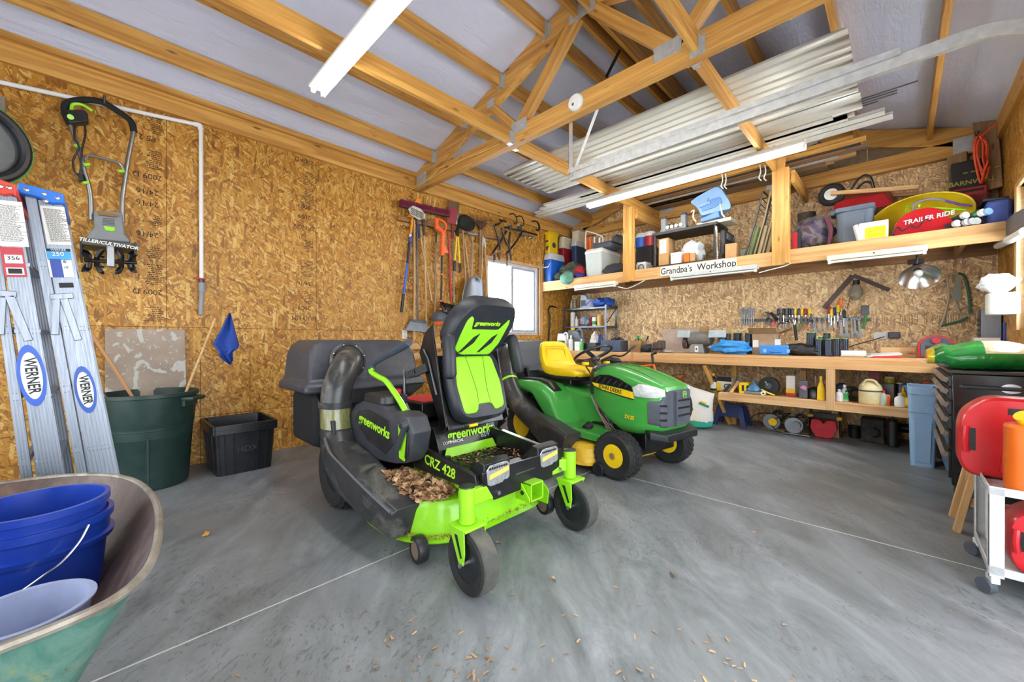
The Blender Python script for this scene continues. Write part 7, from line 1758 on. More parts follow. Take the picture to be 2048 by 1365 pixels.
def bottle(u, vt, y, r, m, lab, cap=None, z0=BZ, cat='bottle', kind='bottle', name='bottle', group=None, lm=None, rz=None):
    x = P(u, vt, y=y).x; h = P(u, vt, y=y).z - z0
    t = thing(name, lab, cat, (x, y, z0), group=group)
    if kind == 'bottle': pr_ = [(r * 0.95, 0), (r, 0.01), (r, h * 0.60), (r * 0.75, h * 0.72), (r * 0.32, h * 0.80), (r * 0.32, h * 0.86), (0, h * 0.86)]
    elif kind == 'can': pr_ = [(r, 0), (r, h * 0.93), (r * 0.9, h * 0.95), (0, h * 0.95)]
    elif kind == 'cone': pr_ = [(r, 0), (r * 0.9, h * 0.5), (r * 0.3, h * 0.8), (r * 0.25, h * 0.86), (0, h * 0.86)]
    else: pr_ = [(r, 0), (r, h * 0.75), (r * 0.4, h * 0.85), (0, h * 0.85)]
    part('body', MB().lathe(pr_, (x, y, z0), n=18), m, t)
    k = h * 0.86 if kind != 'can' else h * 0.95
    part('cap', MB().lathe([(r * 0.42 if kind != 'can' else r * 0.85, k - 0.002), (r * 0.38 if kind != 'can' else r * 0.8, h), (0, h)], (x, y, z0), n=14), cap or WHITE, t)
    if lm: part('label', MB().lathe([(r + 0.001, h * 0.12), (r + 0.001, h * 0.5)], (x, y, z0), n=18), lm, t)
    return t
def jug(u0, u1, vt, y, m, lab, z0=BZ, dep=0.11, cap=None, group=None, lm=None):
    x0, x1 = P(u0, vt, y=y).x, P(u1, vt, y=y).x; h = P(u0, vt, y=y).z - z0; cx = (x0 + x1) / 2; w = x1 - x0
    t = thing('jug', lab, 'jug', (cx, y + dep / 2, z0), group=group)
    part('body', MB().prism([(-w / 2, 0), (w / 2, 0), (w / 2, h * 0.55), (w * 0.30, h * 0.80), (-w * 0.05, h * 0.90), (-w * 0.42, h * 0.90), (-w / 2, h * 0.70)], (cx, y + dep / 2, z0), (1, 0, 0), (0, 0, 1), dep), m, t, 0.012)
    part('handle', MB().tube(spline([(cx + w * 0.05, y + dep / 2, z0 + h * 0.88), (cx + w * 0.32, y + dep / 2, z0 + h * 0.94), (cx + w * 0.48, y + dep / 2, z0 + h * 0.78), (cx + w * 0.46, y + dep / 2, z0 + h * 0.56)], 4), w * 0.07, 8), m, t)
    part('cap', MB().cyl((cx - w * 0.25, y + dep / 2, z0 + h * 0.89), (cx - w * 0.25, y + dep / 2, z0 + h), w * 0.15, n=14), cap or BLK, t)
    if lm: part('label', MB().bb(cx - w * 0.36, cx + w * 0.36, y - 0.002, y, z0 + h * 0.12, z0 + h * 0.52), lm, t)
    return t
# metal shelving standing on the bench corner
ms = thing('metal_shelving', 'small grey metal shelf rack standing on the bench in the corner', 'shelf unit', (-3.95, 6.0, BZ))
MS = metal_mat('rack_grey', '#737a86', 0.45)
for x in (-4.40, -3.55):
    for y in (5.86, 6.20):
        b = MB().bb(x, x + 0.035, y, y + 0.003, BZ, 1.705); b.bb(x, x + 0.003, y, y + 0.035, BZ, 1.705); part('upright', b, MS, ms)
for z in (0.97, 1.355, 1.68): part('shelf_tray', MB().bb(-4.40, -3.52, 5.865, 6.235, z - 0.03, z), MS, ms, 0.002)
part('cross_brace', MB().beam((-3.53, 5.9, 1.40), (-3.53, 6.2, 1.66), 0.004, 0.02), MS, ms)
z2, z3, z1 = 1.357, 1.682, 0.972
SGp = 'supplies on the metal rack'
jug(1160, 1175, 587, 5.95, pm('clear_jug', '#aeb7bb', 0.3), 'clear jug with a dark label on the top of the metal rack', z3, lm=DGREY)
bottle(1149, 597, 5.95, 0.035, pm('jar_brown', '#7a6848', 0.4), 'brown jar on the top left of the metal rack', z0=z3, kind='can', cat='jar', name='jar')
bottle(1143, 601, 5.98, 0.02, WHITE, 'thin pale bottle at the left end of the rack top', z0=z3)
x = P(1182, 605, y=5.98).x; t = thing('plastic_tub', 'white tub with a blue handle on top of the metal rack', 'tub', (x, 5.98, z3)); part('body', MB().lathe([(0.075, 0), (0.10, 0.12), (0.105, 0.125), (0.105, 0.135), (0, 0.135)], (x, 5.98, z3), n=26), pm('tub_lilac', '#aab2cc', 0.4), t); part('handle', MB().beam((x - 0.07, 5.89, z3 + 0.03), (x + 0.05, 5.88, z3 + 0.12), 0.01, 0.012), BLUE, t)
lump('blue_tarp', 1208, 600, 6.0, (0.18, 0.13, 0.085), pm('tarp_blue', '#2554a8', 0.5, var=0.3), 'crumpled blue plastic tarp on top of the metal rack', 'tarp', 23, 0.5, z0=z3, group=None)
bottle(1146, 624, 5.95, 0.045, WHITE, 'white canister with a green lid on the middle rack shelf', cap=GREEN, z0=z2, kind='can', cat='canister', name='canister')
bottle(1153, 633, 5.92, 0.026, WHITE, 'slim white bottle beside the green lidded canister', z0=z2); bottle(1157, 640, 5.95, 0.022, pm('amber_bottle', '#b06a3a', 0.4), 'small amber bottle on the middle rack shelf', z0=z2)
lump('clear_bag', 1172, 640, 6.02, (0.10, 0.09, 0.10), pm('bag_parts', '#8f97a6', 0.4, var=0.4), 'clear bag of small parts on the middle rack shelf', 'bag', 25, 0.4, z0=z2, group=None)
bottle(1189, 634, 5.90, 0.04, WHITE, 'white and green carton can on the middle rack shelf', cap=GREEN, z0=z2, kind='can', cat='can', name='can', lm=GREEN)
bottle(1200, 630, 5.93, 0.05, pm('jar_amber', '#c79a3e', 0.3), 'amber glass jar on the middle rack shelf', z0=z2, kind='can', cat='jar', name='jar')
lump('red_rag', 1183, 630, 6.05, (0.05, 0.05, 0.08), RED, 'small red rag behind the rack cans', 'rag', 27, 0.4, z0=z2 + 0.01, group=None)
lump('white_bag', 1190, 670, 5.93, (0.08, 0.07, 0.14), PAPER, 'white plastic shopping bag on the bottom rack shelf', 'bag', 28, 0.3, z0=z1, group=None); lump('blue_print_bag', 1200, 670, 5.96, (0.045, 0.05, 0.12), deep, 'blue printed bag behind the rack post', 'bag', 29, 0.3, z0=z1, group=None)
solo('crowbar', MB().tube(spline([(-4.46, P(1096, 640, x=-4.46).y, 0.94), P(1100, 640, x=-4.46), P(1097, 622, x=-4.46), P(1101, 613, x=-4.46), P(1113, 615, x=-4.46)], 6), 0.014, 8), BLKM, 'black hooked bar standing against the left wall past the window', 'bar')
# left bench group
jug(1114, 1132, 664, 5.55, WHITE, 'white oil jug with a dark label behind the yellow seat', lm=DGREY)
jug(1134, 1160, 656, 5.78, pm('jug_grey', '#7c828c', 0.4), 'grey fluid jug with a yellow cap behind the white spray bottle', cap=YEL, dep=0.16)
bottle(1142, 671, 5.50, 0.038, pm('spray_white', '#d8dad2', 0.4), 'white spray bottle on the bench behind the yellow seat')
t, q = bx('small_carton', 1149, 1159, 700, 684, 5.47, 0.08, PAPER, 'small white box printed with a green 2', 'carton'); text('2', 0.05, ((q[0] + q[1]) / 2, q[2] - 0.001, (q[4] + q[5]) / 2), (1, 0, 0), (0, 0, 1), GREEN, t)
bottle(1163, 678, 5.50, 0.034, pm('bottle_green', '#5cae62', 0.35), 'green bottle beside the small white box')
bx('steel_bin', 1168, 1192, 700, 686, 5.55, 0.12, M_STEEL, 'low dark metal box on the bench under the rack', 'box')
t, q = bx('parts_tray', 1201, 1240, 700, 681, 5.42, 0.26, pm('tray_slate', '#3d4c66', 0.45), 'blue grey plastic tray full of odds and ends', 'tray', 0.01)
rnd = random.Random(6)
b = MB()
for i in range(10): a = Vector((rnd.uniform(q[0] + .03, q[1] - .03), rnd.uniform(q[2] + .03, q[3] - .03), q[5] + 0.012)); b.tube([a, a + Vector((rnd.uniform(-.09, .09), rnd.uniform(-.04, .04), rnd.uniform(0, .05)))], 0.01, 6)
part('contents', b, BLKM, t)['kind'] = 'stuff'
part('wire_loop', MB().tube(spline([(q[0] + .12, q[2] + .1, q[5]), (q[0] + .2, q[2] + .1, q[5] + .10), (q[0] + .36, q[2] + .1, q[5] + .10), (q[1], q[2] + .1, q[5] + .0)], 5), 0.005, 6), BROWN, t)
t, q = bx('wooden_box', 1259, 1281, 702, 682, 5.45, 0.2, M_WDX, 'weathered wooden box of tools beside the tray', 'box')
for i in range(4): a = Vector((q[0] + .04 + .06 * i, q[2] + .08, q[5])); part('tool', MB().tube([a, a + Vector((rnd.uniform(-.1, .1), 0.0, 0.07))], 0.013, 8), BLKM if i % 2 else GREEN, t)
lump('dark_cloth', 1296, 695, 5.5, (0.10, 0.08, 0.06), pm('cloth_teal', '#24323a', 0.85), 'dark cloth beside the rusty vise', 'cloth', 31, group=BG, z0=BZ)
t = thing('bench_vise', 'rusty old vise clamped to the bench front edge', 'vise', (P(1316, 700, y=5.42).x, 5.42, BZ))
RUST = pm('rust', '#4f4038', 0.8, var=0.35, bump=0.5); vx = P(1316, 700, y=5.42).x
part('base', MB().lathe([(0.08, 0), (0.075, 0.03), (0.05, 0.05), (0, 0.05)], (vx, 5.45, BZ), n=18), RUST, t); part('jaw', MB().box((vx + 0.02, 5.48, BZ + 0.11), (0.10, 0.10, 0.12)), RUST, t, 0.02); part('jaw', MB().box((vx, 5.38, BZ + 0.10), (0.11, 0.06, 0.10)), RUST, t, 0.02); part('screw', MB().cyl((vx - 0.02, 5.28, BZ + 0.06), (vx, 5.42, BZ + 0.07), 0.014, n=10), RUST, t); part('handle', MB().cyl((vx - 0.03, 5.30, BZ - 0.11), (vx - 0.03, 5.29, BZ + 0.10), 0.007, n=8), RUST, t)
t, q = bx('flat_carton', 1325, 1398, 702, 658, 5.85, 0.10, pm('card_grey', '#b3a294', 0.8), 'large flat cardboard carton standing at the back of the bench', 'carton'); part('side_flap', MB().bb(q[1], q[1] + 0.10, q[2] + 0.02, q[3] + 0.02, q[4], q[5] + 0.02), CARD, t)
rnd = random.Random(8); b = MB()
for i in range(7): b.box((P(1345, 700, y=5.5).x + rnd.uniform(-.18, .22), 5.48 + rnd.uniform(-.06, .1), BZ + 0.004 + i * 0.004), (0.16, 0.10, 0.002), rot3(0, rnd.uniform(-4, 4), rnd.uniform(0, 90)))
solo('loose_papers', b, PAPER, 'loose papers scattered in front of the flat cardboard carton', 'papers', BG)
# bench grinder
gx0, gx1 = P(1372, 690, y=5.55).x, P(1436, 690, y=5.55).x; gc = (gx0 + gx1) / 2
t = thing('bench_grinder', 'old grey bench grinder with two wheel guards on the bench', 'bench grinder', (gc - 0.03, 5.6, BZ))
GG = pm('grinder_grey', '#6a6663', 0.5, var=0.25, dirt=('#8d857a', 0.4))
part('base', MB().prism([(-0.11, 0), (0.09, 0), (0.06, 0.12), (-0.08, 0.12)], (gc - 0.05, 5.62, BZ), (1, 0, 0), (0, 0, 1), 0.16), GREY, t, 0.006); part('switch_plate', MB().prism(rrect(0.045, 0.085, 0.012), (gc - 0.06, 5.538, BZ + 0.055), (1, 0, 0), (0, 0, 1), 0.004), WHITE, t); part('toggle', MB().bb(gc - 0.066, gc - 0.054, 5.525, 5.536, BZ + 0.045, BZ + 0.07), BLK, t)
part('motor', MB().lathe([(0.03, -0.16), (0.085, -0.14), (0.095, -0.05), (0.095, 0.06), (0.08, 0.14), (0.03, 0.17)], (gc - 0.04, 5.62, BZ + 0.19), (1, 0, 0), 26), GG, t)
for xx in (gx0 - 0.02, gx1 + 0.02): part('grinding_wheel', MB().cyl((xx - 0.02, 5.60, BZ + 0.14), (xx + 0.025, 5.60, BZ + 0.14), 0.085, n=26), RUST, t)
for xx, w in ((gx0 - 0.02, 0.17), (gx1, 0.21)): part('eye_shield', MB().box((xx, 5.52, BZ + 0.255), (w, 0.02, 0.10), rot3(-12, 0, 0)), pm('shield_clear', '#a9b2b6', 0.25, var=0.15), t, 0.006)
# battery tool cases / bag / cartons
CB = pm('case_navy', '#1d2532', 0.35, var=0.15)
def case(u0, u1, vt, y, lab, z0=BZ, dep=0.14, grp='black battery tool canisters'):
    x0, x1 = P(u0, 700, y=y).x, P(u1, 700, y=y).x; zt = P(u0, vt, y=y).z
    t = thing('canister_case', lab, 'canister', ((x0 + x1) / 2, y + dep / 2, z0), group=grp)
    b = MB().loft([[Vector(((x0 + x1) / 2 + p[0], y + dep / 2 + p[1], z)) for p in rrect(x1 - x0, dep, 0.025, 4)] for z in (z0, zt - 0.01)]); part('body', b, CB, t)
    w = x1 - x0; r = MB()
    for k in range(3): r.bb(x0 + w * (0.2 + 0.25 * k), x0 + w * (0.3 + 0.25 * k), y - 0.006, y + 0.004, z0 + 0.01, zt - 0.03)
    part('rib', r, pm('case_rib', '#34425c', 0.35), t)
    part('lime_edge', MB().loft([[Vector(((x0 + x1) / 2 + p[0], y + dep / 2 + p[1], z)) for p in rrect(w + 0.006, dep + 0.006, 0.025, 4)] for z in (zt - 0.012, zt - 0.006)]), pm('edge_lime', '#6fae3a', 0.5), t)
    return t
case(1447, 1457, 666, 5.75, 'narrow black case with a lime edge behind the bench grinder'); case(1466, 1480, 665, 5.75, 'tall black case standing over the blue plastic bag, left'); case(1489, 1503, 665, 5.72, 'tall black case standing over the blue plastic bag, right')
lump('blue_bag', 1463, 700, 5.46, (0.22, 0.09, 0.08), pm('bag_sky', '#2f86c8', 0.3, var=0.25), 'crumpled bright blue plastic bag at the bench edge', 'bag', 33, 0.55, z0=BZ, group=BG)
t, q = bx('open_carton', 1504, 1549, 705, 668, 5.62, 0.30, pm('carton_tan', '#a8896a', 0.8), 'open cardboard carton with its flaps out on the bench', 'carton')
part('flap', MB().box(((q[0] + q[1]) / 2, q[2] - 0.045, q[5] + 0.035), (q[1] - q[0] + 0.06, 0.12, 0.004), rot3(-38, 0, 0)), CARD, t); part('flap', MB().box((q[1] + 0.07, (q[2] + q[3]) / 2, q[5] + 0.03), (0.14, q[3] - q[2], 0.004), rot3(0, -25, 0)), CARD, t)
for u, v in ((0.04, 0.13), (0.27, 0.14)): part('shipping_label', MB().bb(q[0] + u - 0.03, q[0] + u + 0.03, q[2] - 0.002, q[2], q[4] + v - 0.045, q[4] + v + 0.045), PAPER, t)
t, q = bx('tool_case', 1518, 1577, 707, 691, 5.42, 0.20, pm('case_blue', '#2a7cc8', 0.4), 'flat bright blue tool case at the bench front edge', 'tool case', 0.012)
part('handle', MB().tube([(q[0] + .11, q[2] - 0.004, q[4] + .04), (q[0] + .12, q[2] - 0.02, q[4] + .035), (q[0] + .22, q[2] - 0.02, q[4] + .035), (q[0] + .23, q[2] - 0.004, q[4] + .04)], 0.006, 6), BLUE, t)
for k in (0.06, 0.29): part('latch', MB().bb(q[0] + k - 0.015, q[0] + k + 0.015, q[2] - 0.006, q[2], q[4] + 0.03, q[4] + 0.07), LBL, t)
lump('black_pouch', 1600, 702, 5.50, (0.16, 0.09, 0.07), BLK, 'low black tool pouch right of the blue case', 'pouch', 35, 0.25, z0=BZ, group=BG)
for i, (u0, u1, vt, y) in enumerate(((1612, 1630, 664, 5.68), (1646, 1659, 665, 5.74), (1636, 1644, 672, 5.60), (1630, 1645, 677, 5.50), (1648, 1664, 677, 5.48), (1666, 1680, 676, 5.50), (1682, 1696, 676, 5.52))):
    case(u0, u1, vt, y, ['tallest black canister case at the left of the cluster', 'tall black canister case at the back of the cluster', 'thin canister case in the middle of the cluster', 'front left canister case of the cluster', 'front middle canister case of the cluster, behind the paper roll end', 'front canister case left of the last one', 'rightmost canister case of the cluster'][i], dep=0.13 if i < 2 else 0.11)
x = P(1682, 705, y=5.38).x; t = thing('paper_roll', 'white paper roll lying on the bench front edge', 'paper roll', (x + 0.05, 5.40, BZ)); part('roll', MB().cyl((x, 5.39, BZ + 0.033), (x + 0.19, 5.43, BZ + 0.033), 0.033, n=24), PAPER, t); part('core', MB().cyl((x - 0.002, 5.3896, BZ + 0.033), (x + 0.001, 5.39, BZ + 0.033), 0.015, n=16), DGREY, t)
b = MB().box((P(1765, 705, y=5.5).x, 5.50, BZ + 0.03), (0.26, 0.2, 0.012), rot3(4, -6, 8)); solo('paper_pad', b, PAPER, 'white paper pad propped on the bench right of the paper roll', 'pad', BG); solo('red_folder', MB().box((P(1775, 708, y=5.43).x, 5.43, BZ + 0.008), (0.2, 0.10, 0.014), rot3(0, 0, 5)), RED, 'red folder under the white paper pad', 'folder', BG)
solo('black_marker', MB().bb(P(1730, 706, y=5.42).x, P(1742, 706, y=5.42).x, 5.41, 5.45, BZ, BZ + 0.025), BLK, 'small black block left of the paper pad', 'block', BG)
bx('wood_tray', 1760, 1832, 705, 695, 5.70, 0.2, M_WPX, 'shallow wooden tray at the back of the bench', 'tray')
t = thing('wall_charger', 'white wall outlet box with a dark charger plugged in above the bench', 'outlet', (-0.10, 6.22, 1.12)); part('plate', MB().bb(-0.22, -0.08, 6.235, 6.25, 1.12, 1.20), WHITE, t, 0.003); part('charger', MB().bb(-0.10, -0.0, 6.19, 6.235, 1.13, 1.20), DGREY, t, 0.008)
part('plug_cord', MB().tube(spline([(-0.13, 6.22, 1.15), (-0.25, 6.15, 1.10), (-0.40, 6.0, 1.04), (-0.5, 5.9, 0.96)], 5), 0.005, 6), BLK, t)
t = thing('jump_starter', 'round topped black and red battery jump starter on the bench', 'jump starter', (P(1872, 700, y=5.6).x, 5.6, BZ)); x = P(1872, 700, y=5.6).x
ol = [(-0.12, 0), (0.12, 0), (0.125, 0.10)] + [(0.125 * math.cos(a), 0.11 + 0.11 * math.sin(a)) for a in [PI * k / 12 for k in range(1, 12)]] + [(-0.125, 0.10)]
part('shell', MB().prism(ol, (x, 5.64, BZ), (1, 0, 0), (0, 0, 1), 0.15), RED, t, 0.01); part('face', MB().prism([(p[0] * 0.86, 0.015 + p[1] * 0.88) for p in ol], (x, 5.56, BZ), (1, 0, 0), (0, 0, 1), 0.012), DGREY, t, 0.004); part('knob', MB().cyl((x, 5.53, BZ + 0.17), (x, 5.556, BZ + 0.17), 0.028, n=18), RED, t); part('dial_panel', MB().bb(x - 0.07, x + 0.07, 5.548, 5.556, BZ + 0.03, BZ + 0.12), BLK, t); part('clamp_holder', MB().cyl((x - 0.16, 5.6, BZ + 0.14), (x - 0.13, 5.6, BZ + 0.14), 0.03, n=14), M_CHROME, t); part('side_grip', MB().bb(x + 0.128, x + 0.155, 5.6, 5.68, BZ + 0.02, BZ + 0.14), RED, t)
t, q = bx('white_box', 1948, 2001, 700, 676, 5.62, 0.16, PAPER, 'low white printed box in front of the steel parts cabinet', 'box'); lump('white_pouch', 1937, 690, 5.60, (0.05, 0.05, 0.06), LGREY, 'small pale packet left of the white printed box', 'packet', 37, group=BG, z0=BZ)
t, q = bx('parts_cabinet', 1962, 2012, 690, 617, 5.95, 0.2, M_ALU, 'tall brushed metal parts cabinet at the right end of the bench', 'cabinet')
for k in range(7): part('drawer_pull', MB().bb(q[0] - 0.012, q[0], q[2] + 0.02, q[2] + 0.16, q[4] + 0.06 + 0.05 * k, q[4] + 0.085 + 0.05 * k), DGREY, t)
bx('caulk_box', 2020, 2030, 690, 645, 5.80, 0.1, deep, 'narrow blue box against the right wall on the bench', 'box')

# ------------------------------------------------------------------ things hung on the back wall over the bench
Bq = lambda u, v, y=6.235: P(u, v, y=y)
c0, c1_, c2_ = Bq(1648, 617), Bq(1706, 551), Bq(1779, 581)
t = thing('framing_square', 'large brown metal framing square hanging over the tool bar', 'square', tuple(c0)); part('long_arm', MB().beam(c0, c1_, 0.055, 0.004, (0, 1, 0)), pm('square_brown', '#5a4a42', 0.5, metal=0.4), t); part('short_arm', MB().beam(c1_, c2_, 0.045, 0.0045, (0, 1, 0)), _mc['square_brown'], t)
for (ax_, bx_) in ((1482, 1655), (1628, 1742)): solo('magnetic_tool_bar', MB().beam(Bq(ax_, 641 - (ax_ - 1482) * 0.02), Bq(bx_, 640), 0.025, 0.035), M_STEEL, 'dark magnetic bar holding hand tools, %s one' % ('left' if ax_ < 1500 else 'right'), 'tool bar', 'tool bars')
hm = [NAVY, YEL, BLK, pm('handle_red', '#8f2430', 0.4), DGREY, ORANGE]
def screwdriver(u, vt, m, lab, L=0.11, y=6.205):
    a = Bq(u, vt, y); t = thing('screwdriver', lab, 'screwdriver', (a.x, y, a.z - 0.2), group='screwdrivers on the magnetic bars')
    part('handle', MB().lathe([(0.006, 0), (0.016, 0.012), (0.017, L * 0.8), (0.010, L), (0, L)], (a.x, y, a.z - L), n=10), m, t); part('shank', MB().cyl((a.x, y, a.z - L), (a.x, y, a.z - L - 0.10), 0.0035, n=6), M_CHROME, t)
nm_ = {id(NAVY): 'navy', id(YEL): 'yellow', id(BLK): 'black', id(hm[3]): 'dark red', id(DGREY): 'grey', id(ORANGE): 'orange'}
for i, u in enumerate((1557, 1567, 1573, 1579, 1585, 1591, 1598, 1604, 1611, 1619)): m = hm[(i * 2 + i // 3) % 5]; screwdriver(u, 617, m, '%s handled screwdriver, %s from the left on the left tool bar' % (nm_[id(m)], ['first', 'second', 'third', 'fourth', 'fifth', 'sixth', 'seventh', 'eighth', 'ninth', 'last'][i]), 0.09)
for i, (u, v, m) in enumerate(((1658, 612, hm[3]), (1663, 618, YEL), (1669, 615, NAVY), (1676, 610, YEL), (1682, 598, ORANGE), (1688, 620, BLK))): screwdriver(u, v, m, '%s handled screwdriver on the right tool bar, number %s counted along it' % (nm_[id(m)], ['one', 'two', 'three', 'four', 'five', 'six'][i]), 0.10)
def wrench(u, v0, v1, w, lab, m=M_TOOL, y=6.21):
    a, c = Bq(u, v0, y), Bq(u + 2, v1, y); t = thing('wrench', lab, 'wrench', tuple(c), group='wrenches under the right tool bar')
    part('shaft', MB().beam(a, c, w, 0.006, (0, 1, 0)), m, t); part('ring_end', MB().torus(a, (0, 1, 0), w * 0.9, w * 0.38, 16, 6), m, t); part('jaw_end', MB().prism([(-w, 0), (-w * 1.3, -w * 1.6), (-w * 0.6, -w * 2.4), (-w * 0.3, -w * 1.4), (w * 0.3, -w * 1.4), (w * 0.6, -w * 2.4), (w * 1.3, -w * 1.6), (w, 0)], c, (1, 0, 0), (0, 0, 1), 0.008), m, t)
for i, (u, v0, v1, w) in enumerate(((1629, 638, 661, .016), (1639, 638, 659, .014), (1650, 637, 655, .013), (1661, 637, 655, .013), (1671, 637, 655, .012), (1682, 640, 668, .022), (1692, 637, 668, .024), (1703, 637, 672, .012), (1709, 636, 662, .018), (1718, 638, 668, .020))): wrench(u, v0, v1, w, 'steel wrench hanging under the right tool bar, %s from the left' % ['first', 'second', 'third', 'fourth', 'fifth', 'sixth', 'seventh', 'eighth', 'ninth', 'tenth'][i])
rnd = random.Random(44)
for i in range(8):
    u = 1483 + i * 3.4; a = Bq(u, 625 + rnd.uniform(-2, 2), 6.20); t = thing('hand_file', 'slim bright hand tool in the bunch at the left end of the tool bar', 'hand tool', (a.x, 6.2, a.z - .18), group='bright hand tools at the left end of the bar') if i == 0 else dup(t, (a.x, 6.2, a.z - .18 + rnd.uniform(-.02, .03)), label='slim hand tool at the left end of the tool bar, %s from the left' % ['', 'second', 'third', 'fourth', 'fifth', 'sixth', 'seventh', 'eighth'][i])
    if i == 0: part('blade', MB().cyl(a - Vector((0, 0, .18)), a - Vector((0, 0, .02)), 0.006, n=8), M_TOOL, t); part('handle', MB().cyl(a - Vector((0, 0, .03)), a + Vector((0, 0, .05)), 0.010, n=8), GREY, t)
for i, (u, v, m) in enumerate(((1536, 636, BLK), (1548, 642, RED), (1562, 645, M_STEEL), (1575, 642, M_STEEL), (1604, 646, GREEN), (1612, 648, RED), (1622, 642, M_STEEL))):
    a = Bq(u, v, 6.19); t = thing('pliers', 'pair of pliers with %s grips hanging %s along the left tool bar' % ({id(BLK): 'black', id(RED): 'red', id(M_STEEL): 'steel', id(GREEN): 'green'}[id(m)], ['first', 'second', 'third', 'fourth', 'fifth', 'sixth', 'seventh'][i]), 'pliers', tuple(a - Vector((0, 0, .09))), group='pliers on the left tool bar')
    part('jaws', MB().prism([(-.01, 0), (.01, 0), (.012, .05), (.004, .09), (-.004, .09), (-.012, .05)], a, (1, 0, 0), (0, 0, 1), 0.012), M_STEEL, t)
    for s in (-1, 1): part('grip', MB().tube(spline([a, a + Vector((s * .025, 0, -.03)), a + Vector((s * .02, 0, -.09))], 3), 0.008, 6), m, t)
t = thing('hand_clamp', 'black pistol grip clamp lying on the left end of the tool bar', 'clamp', tuple(Bq(1540, 635, 6.17))); part('bar', MB().beam(Bq(1530, 625, 6.17), Bq(1558, 632, 6.17), 0.02, 0.02), BLKM, t); part('grip', MB().tube([Bq(1541, 626, 6.17), Bq(1555, 640, 6.17)], 0.018, 8), BLK, t)
t = thing('claw_hammer', 'claw hammer with a black handle hanging under the left tool bar', 'hammer', tuple(Bq(1592, 682, 6.18))); part('head', MB().beam(Bq(1577, 636, 6.18), Bq(1592, 638, 6.18), 0.03, 0.03), M_STEEL, t); part('shaft', MB().cyl(Bq(1586, 638, 6.18), Bq(1589, 650, 6.18), 0.012, n=8), M_CHROME, t); part('grip', MB().cyl(Bq(1589, 650, 6.18), Bq(1593, 681, 6.18), 0.017, n=10), BLK, t)
t = thing('rubber_mallet', 'dark headed mallet with a green handle at the right end of the tool bar', 'mallet', tuple(Bq(1727, 658, 6.18))); part('head', MB().box(Bq(1730, 621, 6.18), (0.07, 0.05, 0.11)), DGREY, t, 0.01); part('handle', MB().tube([Bq(1731, 632, 6.18), Bq(1730, 642, 6.18), Bq(1726, 658, 6.18)], 0.013, 8), GREEN, t)
t = thing('trouble_light', 'clear caged work lamp hanging from the framing square', 'work lamp', tuple(Bq(1712, 598, 6.17))); part('socket', MB().cyl(Bq(1713, 561, 6.17), Bq(1713, 570, 6.17), 0.03, n=14), BLK, t); part('cage', MB().lathe([(0.03, 0), (0.065, -0.07), (0.06, -0.14), (0.02, -0.18), (0, -0.18)], Bq(1714, 570, 6.17), (0.12, 0, 1), n=16), pm('cage_clear', '#b9b4a4', 0.25, var=0.3, trans=0.5), t); part('cord', MB().tube(spline([Bq(1707, 562, 6.17), Bq(1703, 585, 6.18), Bq(1699, 602, 6.2), Bq(1694, 618, 6.2)], 4), 0.005, 6), BROWN, t)
# reflector lamp clipped under the shelf
rc = P(1838, 552, y=5.60); axr = Vector((0.10, -0.62, -0.62)).normalized()
t = thing('clamp_lamp', 'round silver reflector clamp lamp hanging under the shelf', 'lamp', tuple(rc)); part('reflector', MB().lathe([(0.02, -0.09), (0.06, -0.075), (0.12, -0.025), (0.15, 0.02), (0.153, 0.02), (0.12, -0.03), (0.06, -0.08), (0.02, -0.095)], rc, axr, 36, close=True), M_CHROME, t); part('socket', MB().cyl(rc - axr * 0.17, rc - axr * 0.085, 0.028, n=16), BLK, t); part('clamp', MB().box((rc - axr * 0.17 + Vector((0, 0, 0.04))), (0.12, 0.03, 0.05)), BLKM, t, 0.006); part('clamp_arm', MB().cyl(rc - axr * 0.15, Vector((rc.x, (rc - axr * 0.15).y, 2.094)), 0.010, n=8), BLKM, t); part('bulb', MB().sph(rc - axr * 0.04, 0.035, 14), WHITE, t)
# bow saw
t = thing('bow_saw', 'bow saw with a green and silver frame hanging at the right of the back wall', 'saw', tuple(Bq(1884, 655, 6.2))); SV = pm('saw_silver', '#b9b4a2', 0.4, metal=0.5)
part('frame', MB().tube(spline([Bq(1940, 628, 6.2), Bq(1938, 590, 6.2), Bq(1930, 555, 6.2), Bq(1917, 546, 6.2)], 4), 0.012, 8), pm('saw_green', '#3a6a58', 0.5), t); part('frame', MB().tube(spline([Bq(1917, 546, 6.2), Bq(1895, 553, 6.2), Bq(1898, 590, 6.2), Bq(1890, 630, 6.2), Bq(1882, 652, 6.2)], 4), 0.011, 8), SV, t); part('lower_arm', MB().tube(spline([Bq(1882, 652, 6.2), Bq(1915, 644, 6.2), Bq(1936, 635, 6.2)], 4), 0.012, 8), _mc['saw_green'], t); part('brace', MB().tube([Bq(1904, 586, 6.2), Bq(1919, 627, 6.2), Bq(1946, 630, 6.2)], 0.012, 8), SV, t); part('brace', MB().tube([Bq(1917, 620, 6.2), Bq(1940, 610, 6.2)], 0.008, 8), SV, t); part('hanging_bag', MB().loft([[Bq(1912, 556, 6.18), Bq(1922, 556, 6.18), Bq(1922, 556, 6.21), Bq(1912, 556, 6.21)], [Bq(1903, 600, 6.18), Bq(1922, 604, 6.18), Bq(1922, 604, 6.21), Bq(1903, 600, 6.21)]]), pm('bag_haze', '#a9b0a8', 0.3, trans=0.4), t)
